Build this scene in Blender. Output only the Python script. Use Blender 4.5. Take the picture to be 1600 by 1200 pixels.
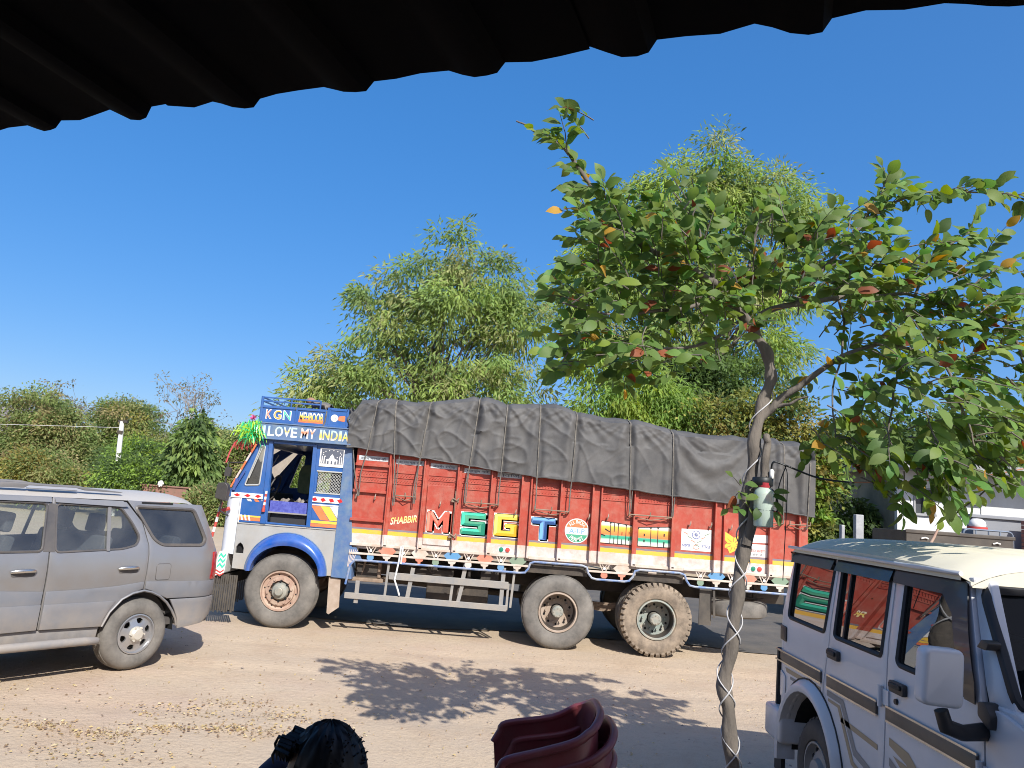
import bpy, bmesh, math, random
import numpy as np
from mathutils import Vector, Matrix, noise
from mathutils.geometry import delaunay_2d_cdt

for o in list(bpy.data.objects):
    bpy.data.objects.remove(o)
S = bpy.context.scene
COL = S.collection
R = math.radians

# ---------------------------------------------------------------- camera, sky, sun, exposure
cam = bpy.data.cameras.new('camera')
cam.sensor_width = 36.0
cam.lens = 27.07
cam.clip_start = 0.05
cam.clip_end = 6000
camo = bpy.data.objects.new('camera', cam)
COL.objects.link(camo)
camo.matrix_world = (Matrix.Translation((0, 0, 2.05)) @ Matrix.Rotation(R(90 + 8.754), 4, 'X')
                     @ Matrix.Rotation(R(4.375), 4, 'Z'))
S.camera = camo

SUN_TO = Vector((0.46, -1.12, 1.0)).normalized()      # direction towards the sun
SUN_EL = math.asin(SUN_TO.z)
SUN_AZ = math.atan2(SUN_TO.x, SUN_TO.y)               # clockwise from +Y
W = bpy.data.worlds.new('World')
S.world = W
W.use_nodes = True
nt = W.node_tree
nt.nodes.clear()
sky = nt.nodes.new('ShaderNodeTexSky')
sky.sky_type = 'NISHITA'
sky.sun_disc = False
sky.sun_elevation = SUN_EL
sky.sun_rotation = SUN_AZ
sky.altitude = 0
sky.air_density = 0.7
sky.dust_density = 2.0
sky.ozone_density = 4.5
bg = nt.nodes.new('ShaderNodeBackground')
bg.inputs['Strength'].default_value = 0.115
wo = nt.nodes.new('ShaderNodeOutputWorld')
gm = nt.nodes.new('ShaderNodeGamma')
gm.inputs[1].default_value = 0.48
hs_ = nt.nodes.new('ShaderNodeHueSaturation')
hs_.inputs['Hue'].default_value = 0.510
hs_.inputs['Saturation'].default_value = 1.95
hs_.inputs['Value'].default_value = 2.3
nt.links.new(sky.outputs[0], gm.inputs[0])
nt.links.new(gm.outputs[0], hs_.inputs['Color'])
nt.links.new(hs_.outputs[0], bg.inputs[0])
nt.links.new(bg.outputs[0], wo.inputs[0])
sl = bpy.data.lights.new('sun', 'SUN')
sl.energy = 4.0
sl.angle = R(0.53)
sl.color = (1.0, 0.97, 0.915)
so = bpy.data.objects.new('sun', sl)
COL.objects.link(so)
so.rotation_euler = SUN_TO.to_track_quat('Z', 'Y').to_euler()
so.location = (6, -12, 12)
vs = S.view_settings
vs.view_transform = 'Standard'
vs.look = 'None'
vs.exposure = 0.68
vs.gamma = 1.0
vs.use_curve_mapping = False
S.cycles.filter_width = 1.0
S.cycles.max_bounces = 8
S.cycles.transparent_max_bounces = 12

# ---------------------------------------------------------------- materials
MATS = {}


def _ramp(n, stops):
    cr = n.color_ramp
    while len(cr.elements) < len(stops):
        cr.elements.new(0.5)
    for e, (p, c) in zip(cr.elements, stops):
        e.position = p
        e.color = (c[0], c[1], c[2], 1)


def mat(name, col, rough=0.6, metal=0.0, col2=None, ns=3.0, nd=5.0, dust=None, dust_s=2.0, dust_w=0.25, zd=None,
        bump=0.0, bs=40.0, coat=0.0, stretch=None, spec=0.5, emit=None, bdist=0.01):
    """principled paint; col2 mixes in through noise; dust=(colour, amount); zd=(z0,z1,colour,amount) dirt below a height"""
    m = bpy.data.materials.new(name)
    m.use_nodes = True
    N = m.node_tree.nodes
    L = m.node_tree.links
    b = N['Principled BSDF']
    b.inputs['Roughness'].default_value = rough
    b.inputs['Metallic'].default_value = metal
    b.inputs['Coat Weight'].default_value = coat
    b.inputs['Specular IOR Level'].default_value = spec
    tc = N.new('ShaderNodeTexCoord')
    vec = tc.outputs['Object']
    if stretch:
        mp = N.new('ShaderNodeMapping')
        mp.inputs['Scale'].default_value = stretch
        L.new(vec, mp.inputs['Vector'])
        vec = mp.outputs[0]
    rgb = N.new('ShaderNodeRGB')
    rgb.outputs[0].default_value = (*col, 1)
    cur = rgb.outputs[0]

    def mix(a, bcol, fac):
        x = N.new('ShaderNodeMix')
        x.data_type = 'RGBA'
        L.new(fac, x.inputs[0])
        L.new(a, x.inputs[6])
        x.inputs[7].default_value = (*bcol, 1)
        return x.outputs[2]

    def nz(scale, detail, lo, hi, rgh=0.6):
        t = N.new('ShaderNodeTexNoise')
        t.inputs['Scale'].default_value = scale
        t.inputs['Detail'].default_value = detail
        t.inputs['Roughness'].default_value = rgh
        L.new(vec, t.inputs['Vector'])
        r = N.new('ShaderNodeMapRange')
        r.inputs[1].default_value = lo
        r.inputs[2].default_value = hi
        L.new(t.outputs[0], r.inputs[0])
        return r.outputs[0]

    def mul(a, k):
        x = N.new('ShaderNodeMath')
        x.operation = 'MULTIPLY'
        L.new(a, x.inputs[0])
        if isinstance(k, float) or isinstance(k, int):
            x.inputs[1].default_value = k
        else:
            L.new(k, x.inputs[1])
        return x.outputs[0]
    if col2:
        cur = mix(cur, col2, nz(ns, nd, 0.38, 0.66))
    if dust:
        cur = mix(cur, dust[0], mul(nz(dust_s, 8, 0.5 - dust_w, 0.5 + dust_w, 0.7), dust[1]))
    if zd:
        z0, z1, zc, za = zd
        sp = N.new('ShaderNodeSeparateXYZ')
        L.new(tc.outputs['Object'], sp.inputs[0])
        r = N.new('ShaderNodeMapRange')
        r.inputs[1].default_value = z0
        r.inputs[2].default_value = z1
        r.inputs[3].default_value = 1
        r.inputs[4].default_value = 0
        L.new(sp.outputs[2], r.inputs[0])
        cur = mix(cur, zc, mul(mul(r.outputs[0], nz(5, 8, 0.25, 0.6)), za))
    L.new(cur, b.inputs['Base Color'])
    if bump:
        t = N.new('ShaderNodeTexNoise')
        t.inputs['Scale'].default_value = bs
        t.inputs['Detail'].default_value = 6
        L.new(vec, t.inputs['Vector'])
        bp = N.new('ShaderNodeBump')
        bp.inputs['Strength'].default_value = bump
        bp.inputs['Distance'].default_value = bdist
        L.new(t.outputs[0], bp.inputs['Height'])
        L.new(bp.outputs[0], b.inputs['Normal'])
    MATS[name] = m
    return m


def glass(name, tint, gl=0.09, rough=0.02, dust=0.0, dcol=(0.5, 0.47, 0.42), ior=1.52):
    """thin pane: tinted transparency with a clear-coat like reflection, optional dust film"""
    m = bpy.data.materials.new(name)
    m.use_nodes = True
    N = m.node_tree.nodes
    L = m.node_tree.links
    N.clear()
    out = N.new('ShaderNodeOutputMaterial')
    tr = N.new('ShaderNodeBsdfTransparent')
    tr.inputs[0].default_value = (*tint, 1)
    gs = N.new('ShaderNodeBsdfGlossy')
    gs.inputs['Roughness'].default_value = rough
    gs.inputs['Color'].default_value = (0.95, 0.97, 1, 1)
    fr = N.new('ShaderNodeFresnel')
    fr.inputs[0].default_value = ior
    mr = N.new('ShaderNodeMapRange')
    mr.inputs[3].default_value = gl
    mr.inputs[4].default_value = 1.0
    L.new(fr.outputs[0], mr.inputs[0])
    mx = N.new('ShaderNodeMixShader')
    L.new(mr.outputs[0], mx.inputs[0])
    L.new(tr.outputs[0], mx.inputs[1])
    L.new(gs.outputs[0], mx.inputs[2])
    last = mx.outputs[0]
    if dust:
        df = N.new('ShaderNodeBsdfDiffuse')
        df.inputs[0].default_value = (*dcol, 1)
        t = N.new('ShaderNodeTexNoise')
        t.inputs['Scale'].default_value = 3
        t.inputs['Detail'].default_value = 6
        tc = N.new('ShaderNodeTexCoord')
        L.new(tc.outputs['Object'], t.inputs['Vector'])
        r = N.new('ShaderNodeMapRange')
        r.inputs[1].default_value = 0.3
        r.inputs[2].default_value = 0.75
        r.inputs[3].default_value = dust * 0.4
        r.inputs[4].default_value = dust * 1.4
        L.new(t.outputs[0], r.inputs[0])
        m2 = N.new('ShaderNodeMixShader')
        L.new(r.outputs[0], m2.inputs[0])
        L.new(last, m2.inputs[1])
        L.new(df.outputs[0], m2.inputs[2])
        last = m2.outputs[0]
    L.new(last, out.inputs[0])
    MATS[name] = m
    return m


def leafmat(name, trans=0.35, rough=0.45, gain=1.0, spec=0.4):
    """leaf colour comes from the per-leaf 'tint' attribute (each leaf has its own pigment)"""
    m = bpy.data.materials.new(name)
    m.use_nodes = True
    N = m.node_tree.nodes
    L = m.node_tree.links
    b = N['Principled BSDF']
    b.inputs['Roughness'].default_value = rough
    b.inputs['Specular IOR Level'].default_value = spec
    a = N.new('ShaderNodeAttribute')
    a.attribute_name = 'tint'
    L.new(a.outputs['Color'], b.inputs['Base Color'])
    t = N.new('ShaderNodeBsdfTranslucent')
    hs = N.new('ShaderNodeHueSaturation')
    hs.inputs['Hue'].default_value = 0.485
    hs.inputs['Saturation'].default_value = 1.15
    hs.inputs['Value'].default_value = 1.5 * gain
    L.new(a.outputs['Color'], hs.inputs['Color'])
    L.new(hs.outputs[0], t.inputs[0])
    mx = N.new('ShaderNodeMixShader')
    mx.inputs[0].default_value = trans
    L.new(b.outputs[0], mx.inputs[1])
    L.new(t.outputs[0], mx.inputs[2])
    L.new(mx.outputs[0], N['Material Output'].inputs[0])
    MATS[name] = m
    return m


def zramp(name, stops, rough=0.5, coord='Generated', dust=None, axis=2, const=False):
    """paint whose colour runs along one axis of the piece (a hand-painted blend)"""
    m = bpy.data.materials.new(name)
    m.use_nodes = True
    N = m.node_tree.nodes
    L = m.node_tree.links
    b = N['Principled BSDF']
    b.inputs['Roughness'].default_value = rough
    tc = N.new('ShaderNodeTexCoord')
    sp = N.new('ShaderNodeSeparateXYZ')
    L.new(tc.outputs[coord], sp.inputs[0])
    r = N.new('ShaderNodeValToRGB')
    if const:
        r.color_ramp.interpolation = 'CONSTANT'
    _ramp(r, stops)
    L.new(sp.outputs[axis], r.inputs[0])
    L.new(r.outputs[0], b.inputs['Base Color'])
    MATS[name] = m
    return m


# ---------------------------------------------------------------- mesh helpers
class MB:
    def __init__(s):
        s.v = []
        s.f = []
        s.m = []

    def add(s, vs_, fs_, mi=0):
        k = len(s.v)
        s.v += [tuple(p) for p in vs_]
        s.f += [tuple(i + k for i in f) for f in fs_]
        s.m += [mi] * len(fs_)
        return s

    def box(s, x0, x1, y0, y1, z0, z1, mi=0):
        return s.add([(x0, y0, z0), (x1, y0, z0), (x1, y1, z0), (x0, y1, z0), (x0, y0, z1), (x1, y0, z1), (x1, y1, z1), (x0, y1, z1)],
                     [(0, 3, 2, 1), (4, 5, 6, 7), (0, 1, 5, 4), (1, 2, 6, 5), (2, 3, 7, 6), (3, 0, 4, 7)], mi)

    def bar(s, a, b, w, h, mi=0, up=(0, 0, 1)):
        """rectangular bar from a to b"""
        a = Vector(a)
        b = Vector(b)
        d = (b - a).normalized()
        u = Vector(up)
        if abs(d.dot(u)) > 0.95:
            u = Vector((0, 1, 0))
        x = d.cross(u).normalized() * (w / 2)
        z = x.cross(d).normalized() * (h / 2)
        P = [a - x - z, a + x - z, a + x + z, a - x + z, b - x - z, b + x - z, b + x + z, b - x + z]
        return s.add(P, [(0, 1, 2, 3), (7, 6, 5, 4), (0, 4, 5, 1), (1, 5, 6, 2), (2, 6, 7, 3), (3, 7, 4, 0)], mi)

    def tube(s, pts, r, n=8, mi=0, caps=True, closed=False):
        pts = [Vector(p) for p in pts]
        k = len(pts)
        rr = r if isinstance(r, (list, tuple)) else [r] * k
        V = []
        nrm = None
        for i, p in enumerate(pts):
            if closed:
                t = pts[(i + 1) % k] - pts[i - 1]
            else:
                t = pts[min(i + 1, k - 1)] - pts[max(i - 1, 0)]
            t = t.normalized() if t.length > 1e-9 else Vector((0, 0, 1))
            if nrm is None:
                a = Vector((0, 0, 1)) if abs(t.z) < 0.9 else Vector((1, 0, 0))
                nrm = t.cross(a).normalized()
            else:
                q = nrm - t * nrm.dot(t)
                nrm = q.normalized() if q.length > 1e-6 else nrm
            bn = t.cross(nrm)
            for j in range(n):
                a = 2 * math.pi * j / n
                V.append(p + (nrm * math.cos(a) + bn * math.sin(a)) * rr[i])
        F = []
        rng = k if closed else k - 1
        for i in range(rng):
            for j in range(n):
                a0 = i * n + j
                a1 = i * n + (j + 1) % n
                i2 = (i + 1) % k
                F.append((a0, a1, i2 * n + (j + 1) % n, i2 * n + j))
        if caps and not closed:
            F.append(tuple(range(n - 1, -1, -1)))
            F.append(tuple((k - 1) * n + j for j in range(n)))
        return s.add(V, F, mi)

    def lathe(s, prof, c, n=32, mi=0, closed=False, axis='y'):
        """prof: (radius, along-axis) pairs turned about an axis through c"""
        V = []
        for (r, a) in prof:
            for j in range(n):
                t = 2 * math.pi * j / n
                if axis == 'y':
                    V.append((c[0] + r * math.cos(t), c[1] + a, c[2] + r * math.sin(t)))
                else:
                    V.append((c[0] + r * math.cos(t), c[1] + r * math.sin(t), c[2] + a))
        F = []
        k = len(prof)
        for i in range(k if closed else k - 1):
            i2 = (i + 1) % k
            for j in range(n):
                q = (i * n + j, i * n + (j + 1) % n, i2 * n + (j + 1) % n, i2 * n + j)
                F.append(q)
        return s.add(V, F, mi)

    def prism(s, poly, d0, d1, mi=0, plane='xz'):
        n = len(poly)
        if plane == 'xz':
            V = [(p[0], d0, p[1]) for p in poly] + [(p[0], d1, p[1]) for p in poly]
        elif plane == 'yz':
            V = [(d0, p[0], p[1]) for p in poly] + [(d1, p[0], p[1]) for p in poly]
        else:
            V = [(p[0], p[1], d0) for p in poly] + [(p[0], p[1], d1) for p in poly]
        F = [tuple(range(n)), tuple(range(2 * n - 1, n - 1, -1))]
        for i in range(n):
            j = (i + 1) % n
            F.append((j, i, i + n, j + n))
        return s.add(V, F, mi)

    def flat(s, poly, y, mi=0):
        """a painted shape lying in an xz plane, facing -y"""
        a = sum(poly[i][0] * poly[(i + 1) % len(poly)][1] - poly[(i + 1) % len(poly)][0] * poly[i][1] for i in range(len(poly)))
        if a < 0:
            poly = poly[::-1]
        return s.add([(p[0], y, p[1]) for p in poly], [tuple(range(len(poly)))], mi)

    def grid(s, fn, us, vs_, mi=0, flip=False):
        V = [fn(u, v) for v in vs_ for u in us]
        n = len(us)
        F = []
        for j in range(len(vs_) - 1):
            for i in range(n - 1):
                q = (j * n + i, j * n + i + 1, (j + 1) * n + i + 1, (j + 1) * n + i)
                F.append(q[::-1] if flip else q)
        return s.add(V, F, mi)

    def mirror(s, w):
        o = MB()
        o.v = [(p[0], w - p[1], p[2]) for p in s.v]
        o.f = [f[::-1] for f in s.f]
        o.m = list(s.m)
        return o

    def join(s, o):
        k = len(s.v)
        s.v += o.v
        s.f += [tuple(i + k for i in f) for f in o.f]
        s.m += o.m
        return s

    def build(s, name, mats, parent=None, smooth=None, bevel=0, segs=2, recalc=False, kind=None):
        me = bpy.data.meshes.new(name)
        me.from_pydata([tuple(p) for p in s.v], [], s.f)
        if not isinstance(mats, (list, tuple)):
            mats = [mats]
        for m in mats:
            me.materials.append(MATS[m] if isinstance(m, str) else m)
        me.polygons.foreach_set('material_index', s.m)
        if bevel or recalc:
            bm = bmesh.new()
            bm.from_mesh(me)
            if recalc:
                bmesh.ops.recalc_face_normals(bm, faces=bm.faces)
            if bevel:
                es = [e for e in bm.edges if len(e.link_faces) == 2 and e.calc_face_angle(0) > 0.5]
                bmesh.ops.bevel(bm, geom=es, offset=bevel, segments=segs, profile=0.5, affect='EDGES', clamp_overlap=True)
            bm.to_mesh(me)
            bm.free()
        if smooth:
            me.polygons.foreach_set('use_smooth', [True] * len(me.polygons))
            me.set_sharp_from_angle(angle=R(smooth))
        me.update()
        return obj(name, me, parent, kind)


def obj(name, data, parent=None, kind=None):
    o = bpy.data.objects.new(name, data)
    COL.objects.link(o)
    if parent is not None:
        o.parent = parent
    if kind:
        o['kind'] = kind
    return o


def tag(o, label, cat, group=None):
    o['label'] = label
    o['category'] = cat
    if group:
        o['group'] = group
    return o


def thing(name, label, cat, loc=(0, 0, 0), rz=0, group=None):
    o = obj(name, None)
    o.location = loc
    o.rotation_euler = (0, 0, rz)
    o.empty_display_size = 0.2
    return tag(o, label, cat, group)


def kids(o):
    return [c for c in bpy.data.objects if c.parent == o]


def inside(p, poly):
    x, y = p
    c = False
    j = len(poly) - 1
    for i in range(len(poly)):
        xi, yi = poly[i]
        xj, yj = poly[j]
        if (yi > y) != (yj > y) and x < (xj - xi) * (y - yi) / (yj - yi) + xi:
            c = not c
        j = i
    return c


def rounded(poly, r, n=4):
    out = []
    k = len(poly)
    for i in range(k):
        p = Vector(poly[i])
        a = Vector(poly[i - 1]) - p
        b = Vector(poly[(i + 1) % k]) - p
        rr = min(r, a.length * 0.45, b.length * 0.45)
        p0 = p + a.normalized() * rr
        p1 = p + b.normalized() * rr
        for t in range(n + 1):
            u = t / n
            q = p0 * (1 - u) ** 2 + p * 2 * u * (1 - u) + p1 * u * u
            out.append((q.x, q.y))
    return out


def resample(poly, g):
    out = []
    k = len(poly)
    for i in range(k):
        a = Vector(poly[i])
        b = Vector(poly[(i + 1) % k])
        m = max(1, int((b - a).length / g))
        for t in range(m):
            q = a.lerp(b, t / m)
            out.append((q.x, q.y))
    return out


def arc(cx, cz, r, a0, a1, n=14, rz=None):
    rz = rz or r
    return [(cx + r * math.cos(R(a0 + (a1 - a0) * i / n)), cz + rz * math.sin(R(a0 + (a1 - a0) * i / n))) for i in range(n + 1)]


def panel(mb, outline, holes=(), yf=None, t=0.02, g=0.1, mi=0, off=0.0):
    """sheet-metal piece cut to an xz outline (with holes), bent onto the surface y=yf(x,z), thickness t inwards (+y)"""
    yf = yf or (lambda x, z: 0.0)
    loops = [resample(outline, g)] + [resample(h, g) for h in holes]
    pts = []
    edges = []
    for lp in loops:
        k = len(pts)
        pts += lp
        edges += [(k + i, k + (i + 1) % len(lp)) for i in range(len(lp))]
    xs = [p[0] for p in loops[0]]
    zs = [p[1] for p in loops[0]]
    bp = np.array(pts)
    nx = int((max(xs) - min(xs)) / g)
    nz_ = int((max(zs) - min(zs)) / g)
    for i in range(1, nx + 1):
        for j in range(1, nz_ + 1):
            p = (min(xs) + i * g * 0.999, min(zs) + j * g * 0.999)
            if inside(p, loops[0]) and not any(inside(p, h) for h in loops[1:]):
                if ((bp - np.array(p)) ** 2).sum(1).min() > (0.45 * g) ** 2:
                    pts.append(p)
    r = delaunay_2d_cdt([Vector(p) for p in pts], edges, [], 0, 1e-5)
    V2 = r[0]
    tris = []
    for f in r[2]:
        c = (sum(V2[i].x for i in f) / len(f), sum(V2[i].y for i in f) / len(f))
        if inside(c, loops[0]) and not any(inside(c, h) for h in loops[1:]):
            a = sum(V2[f[i]].x * V2[f[(i + 1) % len(f)]].y - V2[f[(i + 1) % len(f)]].x * V2[f[i]].y for i in range(len(f)))
            tris.append(tuple(f) if a > 0 else tuple(f[::-1]))
    n = len(V2)
    V = [(p.x, yf(p.x, p.y) + off, p.y) for p in V2]
    if t:
        V += [(p.x, yf(p.x, p.y) + off + t, p.y) for p in V2]
    F = list(tris)
    if t:
        F += [tuple(i + n for i in f[::-1]) for f in tris]
        cnt = {}
        for f in tris:
            for i in range(len(f)):
                e = (f[i], f[(i + 1) % len(f)])
                cnt[e] = 1
        for (a, b) in cnt:
            if (b, a) not in cnt:
                F.append((b, a, a + n, b + n))
    return mb.add(V, F, mi)


def text_polys(body, bold=0.0, shear=0.0):
    """glyph outlines of a string as flat mesh: (verts2d, faces), height about 0.7"""
    cu = bpy.data.curves.new('writing', 'FONT')
    cu.body = body
    cu.size = 1.0
    cu.offset = bold
    cu.shear = shear
    cu.resolution_u = 3
    o = bpy.data.objects.new('writing', cu)
    me = o.to_mesh()
    v = [(p.co.x, p.co.y) for p in me.vertices]
    f = [tuple(p.vertices) for p in me.polygons]
    o.to_mesh_clear()
    bpy.data.objects.remove(o)
    bpy.data.curves.remove(cu)
    return v, f


def write(mb, body, x0, x1, z0, z1, y, mi=0, bold=0.012, shear=0.0, slope=0.0):
    """painted lettering fitted into a rectangle of an xz plane"""
    v, f = text_polys(body, bold, shear)
    if not v:
        return
    a = np.array(v)
    lo = a.min(0)
    hi = a.max(0)
    P = []
    for p in v:
        x = x0 + (p[0] - lo[0]) / (hi[0] - lo[0]) * (x1 - x0)
        z = z0 + (p[1] - lo[1]) / (hi[1] - lo[1]) * (z1 - z0) + slope * (x - x0)
        P.append((x, y, z))
    # face -y
    F = []
    for q in f:
        s_ = sum(P[q[i]][0] * P[q[(i + 1) % len(q)]][2] - P[q[(i + 1) % len(q)]][0] * P[q[i]][2] for i in range(len(q)))
        F.append(q if s_ > 0 else q[::-1])
    mb.add(P, F, mi)


rnd = random.Random(7)
rng = np.random.default_rng(11)


def tint_mesh(name, V, F4, tint, matname, parent=None, smooth=False):
    """many small leaf faces at once; V (n,3), F4 (m,k) same-size polygons, tint (n,3)"""
    me = bpy.data.meshes.new(name)
    V = np.asarray(V, np.float32)
    F4 = np.asarray(F4, np.int32)
    me.vertices.add(len(V))
    me.vertices.foreach_set('co', V.ravel())
    m, k = F4.shape
    me.loops.add(m * k)
    me.loops.foreach_set('vertex_index', F4.ravel())
    me.polygons.add(m)
    me.polygons.foreach_set('loop_start', np.arange(0, m * k, k, dtype=np.int32))
    if smooth:
        me.polygons.foreach_set('use_smooth', np.ones(m, bool))
    a = me.attributes.new('tint', 'FLOAT_COLOR', 'POINT')
    c = np.ones((len(V), 4), np.float32)
    c[:, :3] = tint
    a.data.foreach_set('color', c.ravel())
    me.materials.append(MATS[matname])
    me.update(calc_edges=True)
    return obj(name, me, parent)
# ---------------------------------------------------------------- shared materials
DUST = (0.42, 0.34, 0.25)
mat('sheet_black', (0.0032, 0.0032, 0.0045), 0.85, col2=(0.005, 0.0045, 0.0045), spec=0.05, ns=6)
mat('cab_blue', (0.006, 0.085, 0.31), 0.32, col2=(0.008, 0.10, 0.34), ns=2, dust=(DUST, 0.14), dust_s=3, bump=0.03, bs=12, coat=0.3)
mat('blue_faded', (0.02, 0.105, 0.29), 0.6, col2=(0.10, 0.18, 0.28), ns=5, dust=(DUST, 0.25), dust_s=6)
mat('blue_rail', (0.05, 0.16, 0.42), 0.5, col2=(0.35, 0.38, 0.42), ns=9, dust=(DUST, 0.25))
mat('arch_blue', (0.005, 0.075, 0.36), 0.25, col2=(0.02, 0.12, 0.40), ns=4, dust=(DUST, 0.16), dust_s=5, coat=0.5)
mat('cab_grey', (0.36, 0.37, 0.37), 0.5, col2=(0.30, 0.305, 0.30), ns=3, dust=(DUST, 0.35), dust_s=4, zd=(0.75, 1.2, DUST, 0.5))
mat('cab_white', (0.72, 0.75, 0.80), 0.4, dust=(DUST, 0.2), dust_s=4)
mat('white_paint', (0.78, 0.77, 0.75), 0.5, dust=(DUST, 0.25), dust_s=5)
mat('dirty_white', (0.62, 0.56, 0.50), 0.6, col2=(0.50, 0.38, 0.30), ns=6, dust=(DUST, 0.5), dust_s=5)
mat('red_dark', (0.32, 0.045, 0.028), 0.5, col2=(0.26, 0.04, 0.028), ns=5, dust=(DUST, 0.25))
mat('sign_red', (0.6, 0.02, 0.02), 0.4)
mat('pole_red', (0.50, 0.03, 0.025), 0.5, dust=(DUST, 0.2))
mat('paint_red', (0.62, 0.075, 0.04), 0.5, dust=(DUST, 0.30), dust_s=9)
mat('paint_red_light', (0.85, 0.24, 0.16), 0.5)
mat('paint_green', (0.012, 0.34, 0.19), 0.5, dust=(DUST, 0.30), dust_s=9)
mat('paint_green_light', (0.06, 0.55, 0.36), 0.5)
mat('paint_green_dark', (0.008, 0.20, 0.12), 0.5)
mat('paint_yellow', (0.85, 0.52, 0.03), 0.5, dust=(DUST, 0.30), dust_s=9)
mat('paint_yellow_light', (0.95, 0.72, 0.15), 0.5)
mat('paint_yellow_dark', (0.70, 0.36, 0.01), 0.5)
mat('paint_blue', (0.03, 0.15, 0.42), 0.5, dust=(DUST, 0.30), dust_s=9)
mat('paint_blue_light', (0.16, 0.38, 0.72), 0.5)
mat('paint_blue_dark', (0.012, 0.06, 0.20), 0.5)
mat('paint_orange', (0.78, 0.16, 0.035), 0.5, dust=(DUST, 0.30), dust_s=9)
mat('paint_coral', (0.62, 0.16, 0.09), 0.55, col2=(0.55, 0.22, 0.15), ns=8, dust=(DUST, 0.3))
mat('paint_pink', (0.68, 0.50, 0.44), 0.55, col2=(0.66, 0.62, 0.58), ns=6, dust=(DUST, 0.3))
mat('paint_sea', (0.06, 0.25, 0.48), 0.55, dust=(DUST, 0.3))
mat('paint_moss', (0.16, 0.26, 0.18), 0.55, dust=(DUST, 0.3))
mat('paint_black', (0.02, 0.02, 0.025), 0.5)
mat('letter_white', (0.78, 0.77, 0.74), 0.5, dust=(DUST, 0.3), dust_s=9)
mat('ink_blue', (0.06, 0.10, 0.30), 0.5)
mat('ink_grey', (0.10, 0.11, 0.14), 0.5)
mat('steel_grey', (0.23, 0.24, 0.25), 0.55, 0.2, col2=(0.30, 0.29, 0.27), ns=6, dust=(DUST, 0.5), dust_s=7)
mat('frame_dark', (0.016, 0.014, 0.014), 0.7, col2=(0.035, 0.026, 0.02), ns=5, dust=(DUST, 0.14), dust_s=5)
mat('rust_iron', (0.12, 0.075, 0.05), 0.75, col2=(0.24, 0.16, 0.11), ns=7, dust=(DUST, 0.5), dust_s=6)
mat('rubber', (0.06, 0.057, 0.054), 0.85, col2=(0.12, 0.11, 0.10), ns=5, dust=((0.31, 0.28, 0.24), 0.58), dust_s=4, bump=0.15, bs=60)
mat('tread_rubber', (0.10, 0.078, 0.06), 0.9, col2=(0.20, 0.15, 0.11), ns=6, dust=(DUST, 0.6), dust_s=6, bump=0.2, bs=50)
mat('dark_rubber', (0.022, 0.022, 0.023), 0.75, dust=(DUST, 0.25))
mat('hub_rust', (0.33, 0.20, 0.15), 0.7, col2=(0.42, 0.30, 0.23), ns=9, dust=(DUST, 0.4), dust_s=9, bump=0.1, bs=50)
mat('hub_pale', (0.40, 0.32, 0.26), 0.7, col2=(0.28, 0.20, 0.15), ns=9, dust=(DUST, 0.4), dust_s=9)
mat('hub_teal', (0.20, 0.27, 0.26), 0.65, col2=(0.33, 0.30, 0.25), ns=7, dust=(DUST, 0.45), dust_s=6)
mat('hub_cap', (0.24, 0.27, 0.25), 0.6, 0.3, col2=(0.35, 0.33, 0.28), ns=15, dust=(DUST, 0.4))
mat('hole_black', (0.006, 0.006, 0.007), 0.9)
mat('black_plastic', (0.016, 0.016, 0.019), 0.5, dust=(DUST, 0.12))
mat('cab_inside', (0.03, 0.03, 0.035), 0.8)
mat('seat_green', (0.07, 0.10, 0.05), 0.9, col2=(0.12, 0.14, 0.07), ns=8)
mat('seat_cloth', (0.30, 0.26, 0.22), 0.95, col2=(0.16, 0.14, 0.13), ns=12)
mat('weave_blue', (0.05, 0.06, 0.30), 0.7, col2=(0.10, 0.12, 0.42), ns=25)
mat('wire_mesh', (0.50, 0.50, 0.47), 0.5, 0.3)
mat('rope_cord', (0.11, 0.10, 0.09), 0.9, col2=(0.2, 0.18, 0.15), ns=20)
mat('rope_white', (0.70, 0.70, 0.68), 0.8)
mat('tinsel_green', (0.03, 0.55, 0.20), 0.35)
mat('tinsel_lime', (0.38, 0.62, 0.05), 0.35)
mat('tinsel_red', (0.42, 0.05, 0.05), 0.5)
mat('tinsel_pink', (0.55, 0.08, 0.25), 0.5)
mat('label_white', (0.55, 0.58, 0.60), 0.6, col2=(0.40, 0.41, 0.42), ns=9)
glass('pane_dark', (0.55, 0.60, 0.58), 0.05, dust=0.10)
zramp('text_love', [(0.0, (0.80, 0.80, 0.78)), (0.35, (0.80, 0.78, 0.66)), (0.55, (0.85, 0.55, 0.08)), (0.8, (0.55, 0.62, 0.55)), (1.0, (0.45, 0.55, 0.60))])
zramp('text_love_cold', [(0.0, (0.85, 0.86, 0.86)), (0.45, (0.80, 0.82, 0.84)), (0.75, (0.45, 0.62, 0.62)), (1.0, (0.40, 0.55, 0.66))])
zramp('text_love_hot', [(0.0, (0.85, 0.84, 0.84)), (0.3, (0.85, 0.75, 0.72)), (0.55, (0.80, 0.25, 0.10)), (0.8, (0.80, 0.55, 0.50)), (1.0, (0.6, 0.6, 0.62))])
zramp('text_love_gold', [(0.0, (0.86, 0.80, 0.70)), (0.25, (0.85, 0.55, 0.08)), (0.5, (0.78, 0.62, 0.15)), (0.8, (0.45, 0.58, 0.50)), (1.0, (0.40, 0.52, 0.55))])
zramp('text_fire', [(0.0, (0.75, 0.12, 0.04)), (0.35, (0.85, 0.40, 0.04)), (0.6, (0.88, 0.66, 0.10)), (0.85, (0.85, 0.84, 0.72)), (1.0, (0.8, 0.8, 0.75))])
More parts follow.
